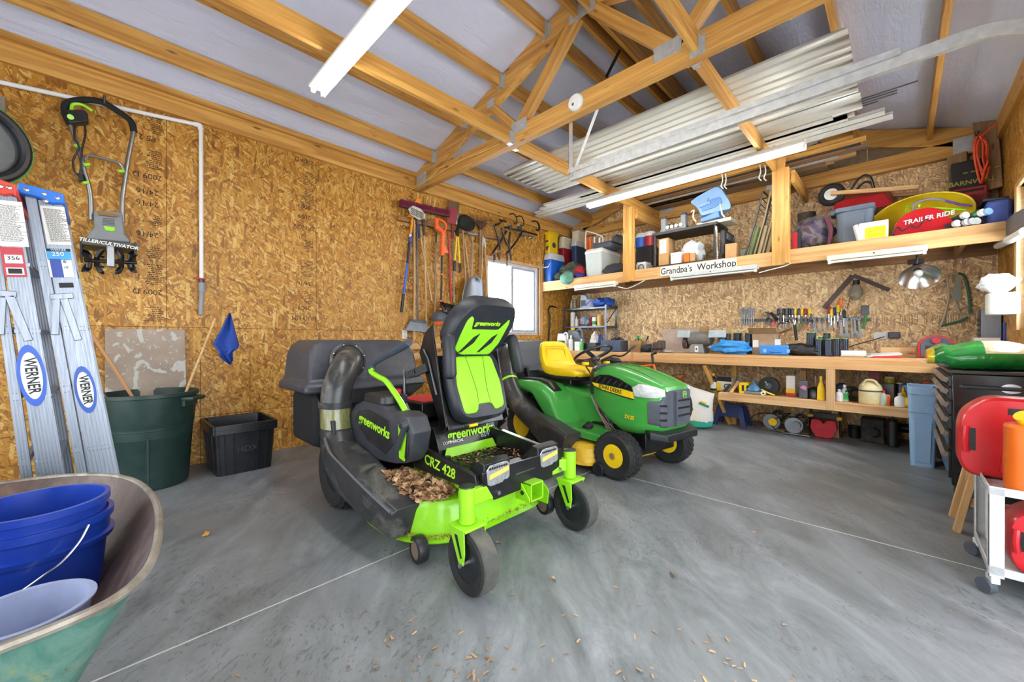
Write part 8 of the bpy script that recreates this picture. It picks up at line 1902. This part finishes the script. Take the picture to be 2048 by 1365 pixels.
# dispenser on the right wall
t = thing('wall_dispenser', 'white plastic dispenser on the right wall with a plastic bag on top', 'dispenser', (0.60, 5.22, 1.33)); part('body', MB().loft([[Vector((x, y, z)) for x, y in rpoly([(0.695, 5.13), (0.695, 5.34), (0.56, 5.34), (0.52, 5.30), (0.52, 5.17), (0.56, 5.13)], 0.03)] for z in (1.32, 1.50)]), WHITE, t, 0.01)
solo('plastic_bag', MB().lump((0.585, 5.22, 1.505 + 0.075), (0.115, 0.10, 0.075), 41, 0.3, 26), pm('bag_white', '#e6e9ec', 0.35), 'white plastic bag sitting on the wall dispenser', 'bag')
t = thing('wall_fixture', 'dark blade with a white edge fixed high on the right wall', 'fixture', (0.62, 5.0, 1.95)); part('dark_blade', MB().loft([[P(u, v, x=xx) for u, v in rpoly([(1992, 468), (1996, 478), (2050, 455), (2050, 415), (2020, 432)], 8)] for xx in (0.64, 0.67)]), DGREY, t, 0.004); part('white_edge', MB().tube([P(1996, 492, x=0.655), P(2020, 480, x=0.655), P(2052, 462, x=0.655)], [0.03, 0.034, 0.034], 10), WHITE, t)

# ------------------------------------------------------------------ lower shelf
LZ = 0.461
LG = None
bottle(1427, 747, 5.50, 0.036, BLK, 'black spray can with a yellow cap at the left end of the lower shelf', cap=YEL, z0=LZ, lm=WHITE)
t, q = bx('printed_box', 1434, 1463, 790, 754, 5.52, 0.14, PAPER, 'black yellow and white printed box on the lower shelf', 'carton', z0=LZ, group=LG); part('black_band', MB().bb(q[0], q[1], q[2] - 0.002, q[2], q[5] - 0.06, q[5]), BTXT, t); part('yellow_band', MB().bb(q[0], q[0] + 0.05, q[2] - 0.003, q[2] - 0.001, q[4], q[5] - 0.08), YEL, t); part('emblem', MB().torus(((q[0] + q[1]) / 2 + .03, q[2] - 0.002, (q[4] + q[5]) / 2 - .03), (0, 1, 0), 0.028, 0.006, 18, 6), NAVY, t)
for i, (u0, v0, u1, v1, m, lab) in enumerate(((1448, 785, 1461, 769, BLKM, 'black bar clamp leaning on the printed box'), (1460, 788, 1478, 762, M_PALE, 'wooden mallet handle leaning on the lower shelf'), (1476, 755, 1482, 765, DGREY, 'grey brush head above the yellow caddy'))): solo('hand_tool', MB().beam(P(u0, v0, y=5.44), P(u1, v1, y=5.46), 0.03, 0.035), m, lab, 'hand tool', bevel=0.004)
t, q = bx('screw_caddy', 1478, 1497, 789, 766, 5.42, 0.12, YEL, 'yellow plastic caddy on the lower shelf', 'caddy', z0=LZ, group=LG)
for k in range(3): part('slot', MB().bb(q[0] + .03 + .05 * k, q[0] + .055 + .05 * k, q[2] - 0.001, q[2] + 0.001, q[4] + .03, q[5] - .03), BTXT, t)
c = P(1506, 785, y=5.42); t = thing('funnel', 'blue plastic funnel upside down on the lower shelf', 'funnel', (c.x, 5.45, LZ + 0.045)); part('cone', MB().lathe([(0.075, 0), (0.07, 0.02), (0.02, 0.085), (0.01, 0.12), (0, 0.12)], (c.x, 5.45, LZ + 0.045), n=22), pm('funnel_blue', '#3a6c90', 0.4), t)
bx('grey_case', 1488, 1522, 792, 783, 5.41, 0.10, GREY, 'low grey case under the blue funnel', 'case', z0=LZ, group=LG)
c = P(1538, 775, y=5.52); t = thing('hose_reel', 'round black cord reel standing on the lower shelf', 'reel', (c.x, 5.52, LZ)); part('disc', MB().cyl((c.x, 5.49, LZ + 0.105), (c.x, 5.56, LZ + 0.105), 0.105, n=30), BLK, t); part('hub', MB().cyl((c.x, 5.47, LZ + 0.105), (c.x, 5.49, LZ + 0.105), 0.035, n=18), DGREY, t); part('crank', MB().beam((c.x, 5.475, LZ + 0.105), (c.x - 0.03, 5.475, LZ + 0.16), 0.012, 0.018), M_CHROME, t)
c = P(1527, 794, y=5.39); t = thing('tape_roll', 'small roll of cream tape with yellow snips at the shelf edge', 'tape roll', (c.x, 5.40, LZ)); part('roll', MB().torus((c.x, 5.38, LZ + 0.024), (0, 1, 0.1), 0.018, 0.009, 20, 8, (1, 1.6)), CREAM, t)
solo('snips', MB().tube([P(1523, 780, y=5.42), P(1535, 786, y=5.42), P(1549, 791, y=5.42)], 0.010, 6), pm('snips_yellow', '#d9c64a', 0.5), 'yellow handled snips behind the cream tape roll', 'snips', LG)
t, q = bx('paint_tin', 1572, 1590, 792, 752, 5.50, 0.1, PAPER, 'tall white yellow and red tin on the lower shelf', 'tin', z0=LZ, group=LG); part('red_band', MB().bb(q[0], q[1], q[2] - 0.002, q[2], q[4], q[4] + 0.04), RED, t); part('yellow_band', MB().bb(q[0], q[1], q[2] - 0.002, q[2], q[4] + 0.04, q[4] + 0.09), YEL, t)
t, q = bx('printed_box', 1598, 1615, 798, 762, 5.42, 0.05, DGREY, 'dark box with a pink picture on the lower shelf', 'carton', z0=LZ, group=LG); part('picture', MB().prism([(-.03, 0), (.02, -.03), (.035, .01), (.0, .03)], ((q[0] + q[1]) / 2, q[2] - 0.001, (q[4] + q[5]) / 2 + .02), (1, 0, 0), (0, 0, 1), 0.003), pm('pink_print', '#d67ab0', 0.5), t)
bx('tall_carton', 1599, 1612, 780, 741, 5.65, 0.08, CARD, 'tall tan carton behind the dark printed box', 'carton', z0=LZ, group=LG)
x = P(1628, 790, y=5.48).x; t = thing('steel_funnel', 'steel funnel standing wide end down on the lower shelf', 'funnel', (x, 5.50, LZ)); part('bowl', MB().lathe([(0.075, 0), (0.078, 0.01), (0.075, 0.06), (0.05, 0.11), (0.014, 0.13), (0, 0.13)], (x, 5.5, LZ), n=26), M_STEEL, t); part('spout', MB().cyl((x + 0.01, 5.5, LZ + 0.12), (x + 0.01, 5.5, LZ + 0.25), 0.008, n=10), M_CHROME, t)
bottle(1642, 753, 5.40, 0.036, YEL, 'tall yellow squeeze bottle beside the bench post', cap=YEL, z0=LZ, kind='cone')
# right part of the lower shelf
bottle(1678, 779, 5.44, 0.035, WHITE, 'white plain bottle just right of the bench post', z0=LZ); bottle(1689, 770, 5.48, 0.034, pm('bottle_clear', '#a7b8b4', 0.3), 'clear bottle with a green label next to the white one', z0=LZ, lm=GREEN)
t, q = bx('blue_cloth_roll', 1672, 1690, 780, 768, 5.62, 0.15, NAVY, 'dark blue bundle behind the clear bottle', 'bundle', z0=LZ, group=LG, bevel=0.02)
t = thing('cable_bundle', 'tangled bundle of black cable on the lower shelf', 'cable', (P(1709, 790, y=5.48).x, 5.50, LZ)); cx = P(1709, 790, y=5.48).x
for i in range(7): part('loop', MB().torus((cx + rnd.uniform(-.02, .02), 5.50 + rnd.uniform(-.02, .02), LZ + 0.085), (rnd.uniform(-.5, .5), 1, rnd.uniform(-.5, .5)), 0.068 - .004 * i, 0.008, 22, 6), BLKM, t)
x0, x1 = P(1724, 790, y=5.42).x, P(1757, 790, y=5.42).x; cx = (x0 + x1) / 2; t = thing('kerosene_jug', 'large cream plastic jug with a moulded handle on the lower shelf', 'jug', (cx, 5.48, LZ)); CJ = pm('jug_cream', '#e3d3a0', 0.45)
part('body', MB().lathe([(0.090, 0), (0.094, 0.012), (0.094, 0.15), (0.085, 0.19), (0.05, 0.23), (0.02, 0.245), (0, 0.245)], (cx, 5.47, LZ), n=30), CJ, t); part('band', MB().lathe([(0.0955, 0.125), (0.0955, 0.14)], (cx, 5.47, LZ), n=30), DGREY, t); part('handle', MB().tube(spline([(cx - .06, 5.41, LZ + .19), (cx - .03, 5.40, LZ + .24), (cx + .03, 5.40, LZ + .24), (cx + .06, 5.41, LZ + .19)], 4), 0.012, 8), CJ, t)
bx('grey_bin', 1762, 1788, 778, 768, 5.66, 0.12, GREY, 'grey bin behind the small bottles on the lower shelf', 'bin', z0=LZ, group=LG); bx('red_tin', 1738, 1760, 760, 744, 5.80, 0.1, pm('tin_red', '#a8504e', 0.5), 'red topped tin at the back of the lower shelf', 'tin', z0=LZ, group=LG)
bottle(1779, 754, 5.78, 0.045, pm('tin_yellow', '#c9b62a', 0.4), 'yellow tin standing at the back behind the grey bin', z0=LZ + 0.0, kind='can', cat='tin', name='tin'); bottle(1767, 781, 5.42, 0.028, pm('bottle_pale', '#b9c4b4', 0.4), 'pale green squeeze bottle with a red top', cap=RED, z0=LZ); bottle(1759, 779, 5.46, 0.022, RED, 'small red bottle right of the cream jug', z0=LZ); bottle(1774, 790, 5.44, 0.026, ORANGE, 'small orange and yellow jar on the lower shelf', z0=LZ, kind='can', cat='jar', name='jar')
bottle(1800, 787, 5.40, 0.040, WHITE, 'white aerosol can with a barcode at the shelf front', cap=LGREY, z0=LZ, lm=PAPER); bottle(1801, 766, 5.70, 0.035, M_STEEL, 'steel can at the back near the blue bin', z0=LZ, kind='can', cat='can', name='can'); bottle(1806, 776, 5.55, 0.028, YEL, 'yellow capped bottle near the blue bin', cap=YEL, z0=LZ); bottle(1815, 768, 5.66, 0.045, LBL, 'pale blue canister beside the blue bin', cap=BLK, z0=LZ, kind='can', cat='canister', name='canister')
lump('yellow_bag', 1815, 808, 5.42, (0.05, 0.05, 0.05), YEL, 'small yellow bag beside the blue bin', 'bag', 47, 0.2, z0=LZ, group=LG); bx('orange_case', 1845, 1858, 775, 763, 5.60, 0.1, ORANGE, 'orange case end at the far right of the lower shelf', 'case', z0=LZ, group=LG); bx('low_box', 1783, 1792, 815, 805, 5.42, 0.07, RUST, 'small rusty box in front of the orange jar', 'box', z0=LZ, group=LG)

# ------------------------------------------------------------------ under the bench, on the floor
c = P(1400, 850, z=0); t = thing('soil_bag', 'standing white and teal bag of potting soil by the bench', 'bag', (-1.83, 5.28, 0))
rows = []
for z, w, d, dx in ((0.0, .10, .08, 0), (0.03, .17, .12, 0), (0.12, .19, .13, 0), (0.25, .16, .11, .02), (0.36, .15, .06, .04), (0.45, .16, .02, .05)):
    rows.append([Vector((-1.85 + dx + w * math.cos(a) * (1 + .05 * math.sin(3 * a)), 5.26 + d * math.sin(a), z + (0.09 * max(0, -math.cos(a)) if z > .4 else 0))) for a in [2 * PI * k / 24 for k in range(24)]])
nS2 = NT('soil_bag_print'); cc = nS2('SeparateXYZ', {0: nS2.coord()}).outputs[2]; nS2.out(nS2.mix(nS2.math('LESS_THAN', nS2.math('ADD', cc, nS2.math('MULTIPLY', nS2.noise(nS2.coord(), 30, 2), 0.05)), 0.125), lin('#e9e7e2'), lin('#2a9a86')), 0.35)
part('sack', MB().loft(rows), nS2.m, t); part('logo_band', MB().box((-1.73, 5.155, 0.31), (0.12, 0.004, 0.03), rot3(12, 22, 25)), pm('logo_teal', '#2b8f86', 0.5), t); part('logo_sun', MB().box((-1.735, 5.150, 0.335), (0.07, 0.004, 0.03), rot3(12, 22, 25)), YEL, t); part('printed_leaf', MB().prism([(0, 0), (.012, .02), (0, .05), (-.012, .02)], (-1.86, 5.136, 0.22), (1, 0, 0), (0, 0, 1), 0.002), GREEN, t)
x0, x1, y0 = P(1425, 845, z=0).x, P(1483, 853, z=0).x, 5.62
t = thing('step_stool', 'dark blue plastic step stool on the floor under the bench', 'step stool', (-1.58, 5.72, 0)); ST = pm('stool_blue', '#26376a', 0.45)
part('top', MB().rbox((-1.575, 5.74, 0.263), (0.28, 0.22, 0.03), 0.03), ST, t, 0.006)
for sx in (-1, 1):
    for sy in (-1, 1): part('leg', MB().loft([[Vector((-1.575 + sx * .175 + a, 5.74 + sy * .13 + b2, 0)) for a, b2 in ((-.025, -.02), (.025, -.02), (.025, .02), (-.025, .02))], [Vector((-1.575 + sx * .12 + a, 5.74 + sy * .09 + b2, .25)) for a, b2 in ((-.03, -.02), (.03, -.02), (.03, .02), (-.03, .02))]]), ST, t)
for sy in (-1, 1): part('apron', MB().box((-1.575, 5.74 + sy * .098, 0.185), (0.26, 0.012, 0.14)), ST, t)
def saw(x, y, lab, orange=True):
    t = thing('circular_saw', lab, 'circular saw', (x, y, 0)); part('shoe', MB().bb(x - .13, x + .13, y - .07, y + .07, 0.012, 0.018), M_CHROME, t); part('blade_guard', MB().cyl((x - .03, y - .03, 0.11), (x - .03, y + .03, 0.11), 0.09, n=26), M_ALU, t); part('motor', MB().cyl((x + .0, y - .11, 0.12), (x, y - .02, 0.12), 0.045, n=18), YEL if orange else GREY, t); part('handle', MB().tube(spline([(x + .06, y, .12), (x + .10, y, .20), (x + .02, y, .24), (x - .02, y, .19)], 4), 0.018, 8), BLK, t); part('cord', MB().tube(spline([(x + .1, y, .18), (x + .16, y, .23), (x + .05, y + .05, .2), (x - .16, y, .19), (x - .26, y - .02, .10), (x - .2, y - .02, .02)], 5), 0.006, 6), BLK, t)
saw(-1.10, 5.74, 'circular saw with a yellow motor on the floor under the bench'); saw(-0.86, 5.66, 'smaller grey circular saw right of the yellow one', False)
t = thing('folding_bag', 'red folding bag hung on a small frame on the floor', 'bag', (-0.62, 5.72, 0)); part('bag_body', MB().loft([[Vector((-0.62 + p[0], 5.72 + .05 * k, .105 + p[1])) for p in rpoly([(-.07, -.10), (.07, -.10), (.12, 0), (.11, .10), (.03, .10), (0, .05), (-.03, .10), (-.11, .10), (-.12, 0)], .02, 3)] for k in (-1, 1)]), pm('cloth_red2', '#cf2a38', 0.6), t, 0.01)
for s in (-1, 1): part('frame_leg', MB().tube([(-0.62 + s * .14, 5.80, 0.01), (-0.62 + s * .13, 5.80, .30)], 0.012, 8), M_STEEL, t); part('frame_clip', MB().box((-0.62 + s * .13, 5.79, .22), (.05, .03, .04)), YEL, t, 0.006)
part('frame_bar', MB().bb(-0.76, -0.48, 5.785, 5.815, .20, .27), BLK, t, 0.006)
solo('wire_basket', MB().lathe([(0.05, 0), (0.06, 0.13), (0.066, 0.135), (0.06, 0.12), (0.045, 0.01), (0, 0.01)], (-0.37, 5.95, 0), n=18), BLK, 'small black bucket behind the old black case', 'bucket')
t = thing('instrument_case', 'worn square black case with a handle on the floor', 'case', (-0.19, 5.86, 0)); part('body', MB().bb(-0.31, -0.12, 5.78, 6.0, 0, 0.255), pm('case_worn', '#33322f', 0.75, var=0.5, scale=20, dirt=('#6b655a', 0.6)), t, 0.012); part('handle', MB().tube(spline([(-.20, 5.775, .07), (-.17, 5.745, .09), (-.165, 5.745, .14), (-.20, 5.775, .17)], 4), 0.010, 8), BLK, t)
for a in ((-.30, .02), (-.13, .02)): part('corner_cap', MB().sph((a[0], 5.785, a[1]), .018, 8), RUST, t)
t = thing('power_tool_case', 'narrow upright black plastic case beside the worn square case', 'case', (-0.06, 5.78, 0)); part('body', MB().rbox((-0.055, 5.80, .135), (.085, .20, .27), .03), BLK, t, 0.008); part('handle', MB().tube([(-.055, 5.74, .265), (-.055, 5.75, .285), (-.055, 5.85, .285), (-.055, 5.86, .265)], 0.009, 8), DGREY, t)
solo('black_pipe', MB().cyl((-0.02, 6.15, 0.14), (0.60, 6.15, 0.14), 0.05, n=20), BLK, 'fat black pipe lying along the back wall behind the blue bin', 'pipe')
solo('pipe_block', MB().bb(0.3, 0.45, 6.10, 6.2, 0.0, 0.09), M_WPX, 'wood block under the fat black pipe', 'block')
t = thing('cord_basket', 'basket with coiled orange and brown extension cord behind the green hood', 'basket', (-2.35, 5.75, 0)); part('basket', MB().lathe([(0.13, 0), (0.18, 0.44), (0.19, 0.45), (0.17, 0.43), (0.12, 0.01), (0, 0.01)], (-2.35, 5.75, 0), n=26), pm('basket_pale', '#b8947c', 0.7, var=0.3, bump=0.5), t)
for i in range(6): part('cord_loop', MB().torus((-2.35, 5.74, 0.47 + .014 * i), (rnd.uniform(-.3, .3), rnd.uniform(-.5, .1), 1), 0.14 + .012 * (i % 3), 0.008, 26, 6), _mc['cord_orange'] if i % 2 else pm('cord_tan', '#c79a4a', 0.6), t)
solo('yellow_container', MB().loft([[Vector((-1.98 + p[0] * s, 5.05 + p[1] * s, z)) for p in rrect(0.16, 0.14, 0.03)] for z, s in ((0, 1.0), (0.2, 1.0), (0.33, 0.35), (0.36, 0.3))]), YEL, 'yellow plastic container behind the tractor nose', 'container', bevel=0.01)
# slim blue bin
t = thing('recycling_bin', 'tall slim pale blue bin standing at the end of the bench', 'bin', (0.14, 5.18, 0)); SB = pm('bin_blue', '#8fb2d6', 0.45, var=0.06)
def rq(w, d, z, r=0.03): return [Vector((0.142 + p[0], 5.14 + p[1], z)) for p in rrect(w, d, r, 4)]
part('body', MB().loft([rq(.150, .30, 0), rq(.172, .345, .47), rq(.180, .355, .475), rq(.185, .37, .63), rq(.192, .385, .635), rq(.192, .385, .70), rq(.182, .37, .70), rq(.175, .35, .60), rq(.14, .29, .01)]), SB, t); part('panel', MB().prism([(-.045, 0.04), (.045, 0.04), (.055, .40), (-.055, .40)], (0.142, 4.978, 0.0), (1, 0, 0), (0, -0.06, 1), 0.006), SB, t, 0.002)

# ------------------------------------------------------------------ right side: tool chest, seed bag, cart and cans
t = thing('tool_chest', 'black rolling tool chest with pale drawer fronts by the right wall', 'tool chest', (0.46, 4.6, 0)); KB = pm('chest_black', '#0c0d10', 0.25, var=0.3, coat=0.4)
part('cabinet', MB().bb(0.25, 0.69, 3.98, 5.28, 0.13, 0.885), KB, t, 0.008); part('top', MB().bb(0.235, 0.695, 3.96, 5.29, 0.885, 0.905), pm('chest_top', '#3a3633', 0.5), t, 0.003)
DF = pm('drawer_taupe', '#7f766c', 0.45, metal=0.3, var=0.08)
for j, (y0, y1) in enumerate(((4.00, 4.62), (4.64, 5.26))):
    zs = [0.87, 0.79, 0.70, 0.60, 0.50, 0.36, 0.17]
    for k in range(6):
        d = part('drawer', MB().bb(0.236, 0.25, y0, y1, zs[k + 1] + 0.006, zs[k] - 0.006), KB if k > 3 else CHAR, t, 0.002)
        part('drawer_pull', MB().box((0.222, (y0 + y1) / 2, zs[k] - 0.03), (0.028, y1 - y0 - 0.02, 0.035), rot3(0, 30, 0)), DF, d, 0.002)
    part('lock', MB().cyl((0.234, y0 + 0.03, 0.85), (0.228, y0 + 0.03, 0.85), 0.012, n=12), M_CHROME, t)
part('push_bar', MB().tube([(0.29, 3.98, 0.80), (0.29, 3.93, 0.80), (0.66, 3.93, 0.80), (0.66, 3.98, 0.80)], 0.011, 10), CHAR, t); part('maker_badge', MB().prism([(.045 * math.cos(a), .03 * math.sin(a)) for a in [2 * PI * k / 20 for k in range(20)]], (0.50, 3.975, 0.80), (1, 0, 0), (0, 0, 1), 0.006), M_CHROME, t)
for x in (0.29, 0.63):
    for y in (4.02, 5.2): part('caster', MB().cyl((x - .02, y, 0.06), (x + .02, y, 0.06), 0.06, n=24), RUB, t); part('caster_fork', MB().box((x, y, 0.11), (.06, .05, .06)), M_STEEL, t, 0.004)
# grass seed bag
nb = NT('seed_bag_print'); cc = nb('SeparateXYZ', {0: nb.coord()}); col = nb.mix(nb.math('LESS_THAN', cc.outputs[0], -0.245), lin('#1d8a3a'), lin('#e9cf1c')); col = nb.mix(nb.ramp(nb.noise(nb.coord(), 7, 3, 0.6), [(0.55, (0, 0, 0)), (0.6, (0.5, 0.5, 0.5))]), col, lin('#156b2c')); tp_ = nb.math('MULTIPLY', nb.math('GREATER_THAN', cc.outputs[2], 0.115), nb.math('GREATER_THAN', cc.outputs[0], -0.02)); col = nb.mix(tp_, col, lin('#d9c9a4')); nb.out(col, 0.2, 0.0, Coat_Weight=0.6); nb.bump(nb.noise(nb.coord(), 14, 3, 0.6, 1.0), 0.6, 0.012)
rings = []
for i in range(15):
    s = i / 14; x = 0.14 + 0.545 * s; w = 0.19 + 0.13 * math.sin(PI * min(1, s * 1.15)) ** 0.6; h = 0.05 + 0.15 * math.sin(PI * min(0.92, 0.06 + s * 0.8)) ** 0.7
    rings.append([Vector((x, 4.32 + w * math.cos(a) * (1 + .04 * noise.noise(Vector((x * 9, a, 0)))), 0.908 + max(0, h * (0.42 + 0.58 * math.sin(a)) + 0.008 * noise.noise(Vector((x * 8, a * 2, 3)))) + (0.03 if s < .15 else 0))) for a in [2 * PI * k / 28 for k in range(28)]])
t = thing('seed_bag', 'glossy green and yellow plastic bag of lawn seed lying on the tool chest', 'bag', (0.42, 4.32, 0.906)); b = MB().loft(rings); o = part('sack', b, nb.m, t)
part('white_label_tail', MB().loft([[Vector((0.10, y, 0.955)) for y in (4.2, 4.28, 4.36, 4.44)], [Vector((0.19, y, 0.935)) for y in (4.2, 4.28, 4.36, 4.44)]], False, False), PAPER, t).modifiers.new('thick', 'SOLIDIFY').thickness = 0.003
# metal cart
t = thing('metal_cart', 'white metal rolling cart holding fuel cans at the right edge', 'cart', (0.48, 2.9, 0)); CW = pm('cart_white', '#c9ccce', 0.45, var=0.08, dirt=('#8a8d90', 0.4))
cx0, cx1, cy0, cy1 = 0.275, 0.66, 2.68, 3.15
for x in (cx0, cx1):
    for y in (cy0, cy1): s = 1 if x == cx0 else -1; q_ = 1 if y == cy0 else -1; b = MB().bb(x, x + s * 0.045, y, y + q_ * 0.003, 0.085, 0.47); b.bb(x, x + s * 0.003, y, y + q_ * 0.045, 0.085, 0.47); part('leg', b, CW, t)
for z, nm in ((0.445, 'top_tray'), (0.10, 'bottom_tray')):
    b = MB().bb(cx0, cx1, cy0, cy1, z, z + 0.004)
    for a in ((cx0, cx1, cy0, cy0 + .004), (cx0, cx1, cy1 - .004, cy1), (cx0, cx0 + .004, cy0, cy1), (cx1 - .004, cx1, cy0, cy1)): b.bb(*a, z - 0.005, z + 0.03)
    part(nm, b, CW, t)
for x in (cx0 + .02, cx1 - .02):
    for y in (cy0 + .02, cy1 - .02): c_ = part('caster', MB().cyl((x - .035, y - .008, 0.032), (x - .012, y + .012, 0.032), 0.032, n=20), DGREY, t); part('caster_fork', MB().box((x - .005, y, 0.07), (.03, .04, .035), rot3(0, 0, 20)), CW, c_, 0.003)
def gascan(x0, x1, y, dep, z0, h, m, lab, rz=0):
    t = thing('fuel_can', lab, 'fuel can', ((x0 + x1) / 2, y + dep / 2, z0)); w = x1 - x0
    ol = rpoly([(0, 0.06), (0.10 * w, 0), (w, 0), (w, h), (0.30 * w, h), (0.05 * w, h * 0.80), (0, h * 0.62)], 0.06, 4)
    nO = len(ol); b = MB(); rg = []
    for k, g in ((-1, .93), (-.85, .985), (-.6, 1), (.6, 1), (.85, .985), (1, .93)): rg.append([Vector((x0 + w / 2 + (p[0] - w / 2) * g, y + dep / 2 + k * dep / 2, z0 + h / 2 + (p[1] - h / 2) * g)) for p in ol])
    o = part('body', b.loft(rg), m, t)
    part('handle_hole', MB().bb(x0 + w * .12, x0 + w * .19, y - 0.001, y + 0.004, z0 + h * .32, z0 + h * .60), BLKM, o); part('grip', MB().tube([(x0 + w * .085, y - .002, z0 + h * .30), (x0 + w * .07, y - .012, z0 + h * .45), (x0 + w * .085, y - .002, z0 + h * .62)], 0.012, 8), m, o)
    part('top_slot', MB().bb(x0 + w * .52, x1 - 0.02, y - 0.001, y + 0.004, z0 + h * .80, z0 + h * .88), BLKM, o); part('front_bulge', MB().loft([[Vector((x0 + p[0], yy, z0 + p[1])) for p in rpoly([(w * .42, h * .04), (w * .98, h * .04), (w * .98, h * .66), (w * .48, h * .66)], .03, 3)] for yy in (y + .01, y - .018)]), m, o, 0.008)
    part('moulded_panel', MB().tube([(x0 + w * .56, y - .019, z0 + h * .12), (x0 + w * .56, y - .019, z0 + h * .56), (x0 + w * .95, y - .019, z0 + h * .56)], 0.003, 6), m, o)
    return t
GR = pm('can_red', '#c4141f', 0.32, var=0.06, coat=0.25)
gascan(0.205, 0.50, 2.93, 0.17, 0.452, 0.385, GR, 'big red plastic fuel can on top of the white cart')
OC = pm('can_orange', '#d9640e', 0.35, var=0.06); t = thing('fuel_can', 'orange fuel can with a yellow cap on the cart, cut by the right edge', 'fuel can', (0.45, 2.72, 0.452)); part('body', MB().rbox((0.445, 2.755, 0.60), (0.24, 0.13, 0.296), 0.05, 6), OC, t, 0.015); part('cap', MB().cyl((0.40, 2.74, 0.745), (0.37, 2.71, 0.79), 0.028, n=16), YEL, t)
gascan(0.335, 0.62, 2.74, 0.17, 0.106, 0.30, GR, 'red fuel can on the lower tray of the white cart'); solo('white_board', MB().box((0.315, 3.03, 0.235), (0.012, 0.16, 0.24), rot3(0, 0, 0)), PAPER, 'thin white board standing behind the lower red can', 'board')
# wooden folding stool legs behind the cart
t = thing('wooden_stool', 'wooden folding stool standing between the cart and the tool chest', 'stool', (0.45, 3.5, 0))
for y in (3.45, 3.72):
    bpart('leg', (0.235, y, 0.0), (0.35, y, 0.62), 0.03, 0.05, M_PALE, t, up=(0, 1, 0)); bpart('leg', (0.62, y, 0.0), (0.52, y, 0.62), 0.03, 0.05, M_PALE, t, up=(0, 1, 0))
for z in (0.18, 0.33): bpart('rung', (0.27, 3.455, z), (0.60, 3.455, z), 0.02, 0.05, M_PALE, t)
bpart('seat', (0.30, 3.585, 0.635), (0.57, 3.585, 0.635), 0.30, 0.03, M_PALE, t)
# leaf and straw litter on the concrete
b = MB(); rnd = random.Random(77)
for i in range(420):
    k = rnd.random()
    if k < .35: x, y = rnd.gauss(-0.35, .28), rnd.gauss(1.25, .22)
    elif k < .7: x, y = rnd.gauss(-0.95, .25), rnd.gauss(0.72, .16)
    else: x, y = rnd.uniform(-3.2, .4), rnd.uniform(.3, 4.6)
    L = rnd.uniform(.004, .014); R = rot3(rnd.uniform(-20, 20), rnd.uniform(-20, 20), rnd.uniform(0, 360)); p = Vector((x, y, .003 + L * .15))
    b._add([p + R @ Vector(v) for v in ((-L, -L * .3, 0), (L, -L * .15, 0), (L * .8, L * .3, 0), (-L * .7, L * .35, 0))], [(0, 1, 2, 3)])
solo('floor_litter', b, pm('straw_bits', '#b58e66', 0.8, var=0.5, scale=3), 'scattered straw and crumbs of leaf on the concrete floor', 'litter', kind='stuff')
for i, (u, v, lab) in enumerate(((412, 1068, 'small yellow leaf on the floor left of the mower'), (995, 1085, 'brown leaf on the floor between the front wheels'), (1108, 1158, 'curled orange leaf on the floor in front of the mower'), (1345, 1148, 'rust coloured leaf on the floor in the middle right'))):
    q = P(u, v, z=0.012); b = MB(); leaf(b, q, 0.022, rnd); solo('fallen_leaf', b, pm('leaf_gold', '#b8852e', 0.8) if i == 0 else leafm, lab, 'leaf')
# bicycle behind the tractor
t = thing('bicycle', 'bicycle parked behind the green tractor with its handlebar showing', 'bicycle', (-2.5, 4.75, 0)); MBK = BLKM
for x in (-3.05, -2.05): part('wheel', MB().torus((x, 4.78, 0.33), (0, 1, 0), 0.30, 0.022, 36, 8), RUB, t); part('hub', MB().cyl((x, 4.74, .33), (x, 4.82, .33), .02, n=10), M_STEEL, t)
part('frame', MB().tube([(-2.05, 4.78, .33), (-2.20, 4.78, .80), (-2.72, 4.78, .72), (-2.60, 4.78, .30), (-2.22, 4.78, .72)], 0.017, 8), ORANGE, t); part('frame', MB().tube([(-2.60, 4.78, .30), (-3.05, 4.78, .33), (-2.72, 4.78, .72)], 0.012, 8), MBK, t)
part('stem', MB().tube([(-2.20, 4.78, .78), (-2.22, 4.78, .93), (-2.16, 4.76, .95)], 0.016, 8), MBK, t); part('handlebar', MB().tube(spline([P(1205, 722, y=4.55), P(1225, 712, y=4.6), P(1240, 713, y=4.7), P(1252, 708, y=4.8), P(1267, 694, y=4.9)], 4), 0.012, 8), MBK, t); part('hand_grip', MB().cyl(P(1259, 701, y=4.85), P(1270, 692, y=4.92), 0.018, n=10), BLK, t); part('hand_grip', MB().cyl(P(1203, 722, y=4.54), P(1216, 716, y=4.58), 0.018, n=10), BLK, t); part('saddle', MB().lump((-2.78, 4.78, .84), (.13, .07, .04), 51, .1, 16), BLK, t); part('saddle_post', MB().cyl((-2.72, 4.78, .70), (-2.76, 4.78, .82), .013, n=8), M_CHROME, t)
for i in range(2): part('brake_cable', MB().tube(spline([P(1262, 700, y=4.85), P(1262 + 4 * i, 715, y=4.8), P(1255, 728, y=4.78), P(1245 + 3 * i, 722, y=4.76)], 4), 0.003, 5), pm('cable_orange', '#b0522a', 0.5), t)
bpy.context.view_layer.update()
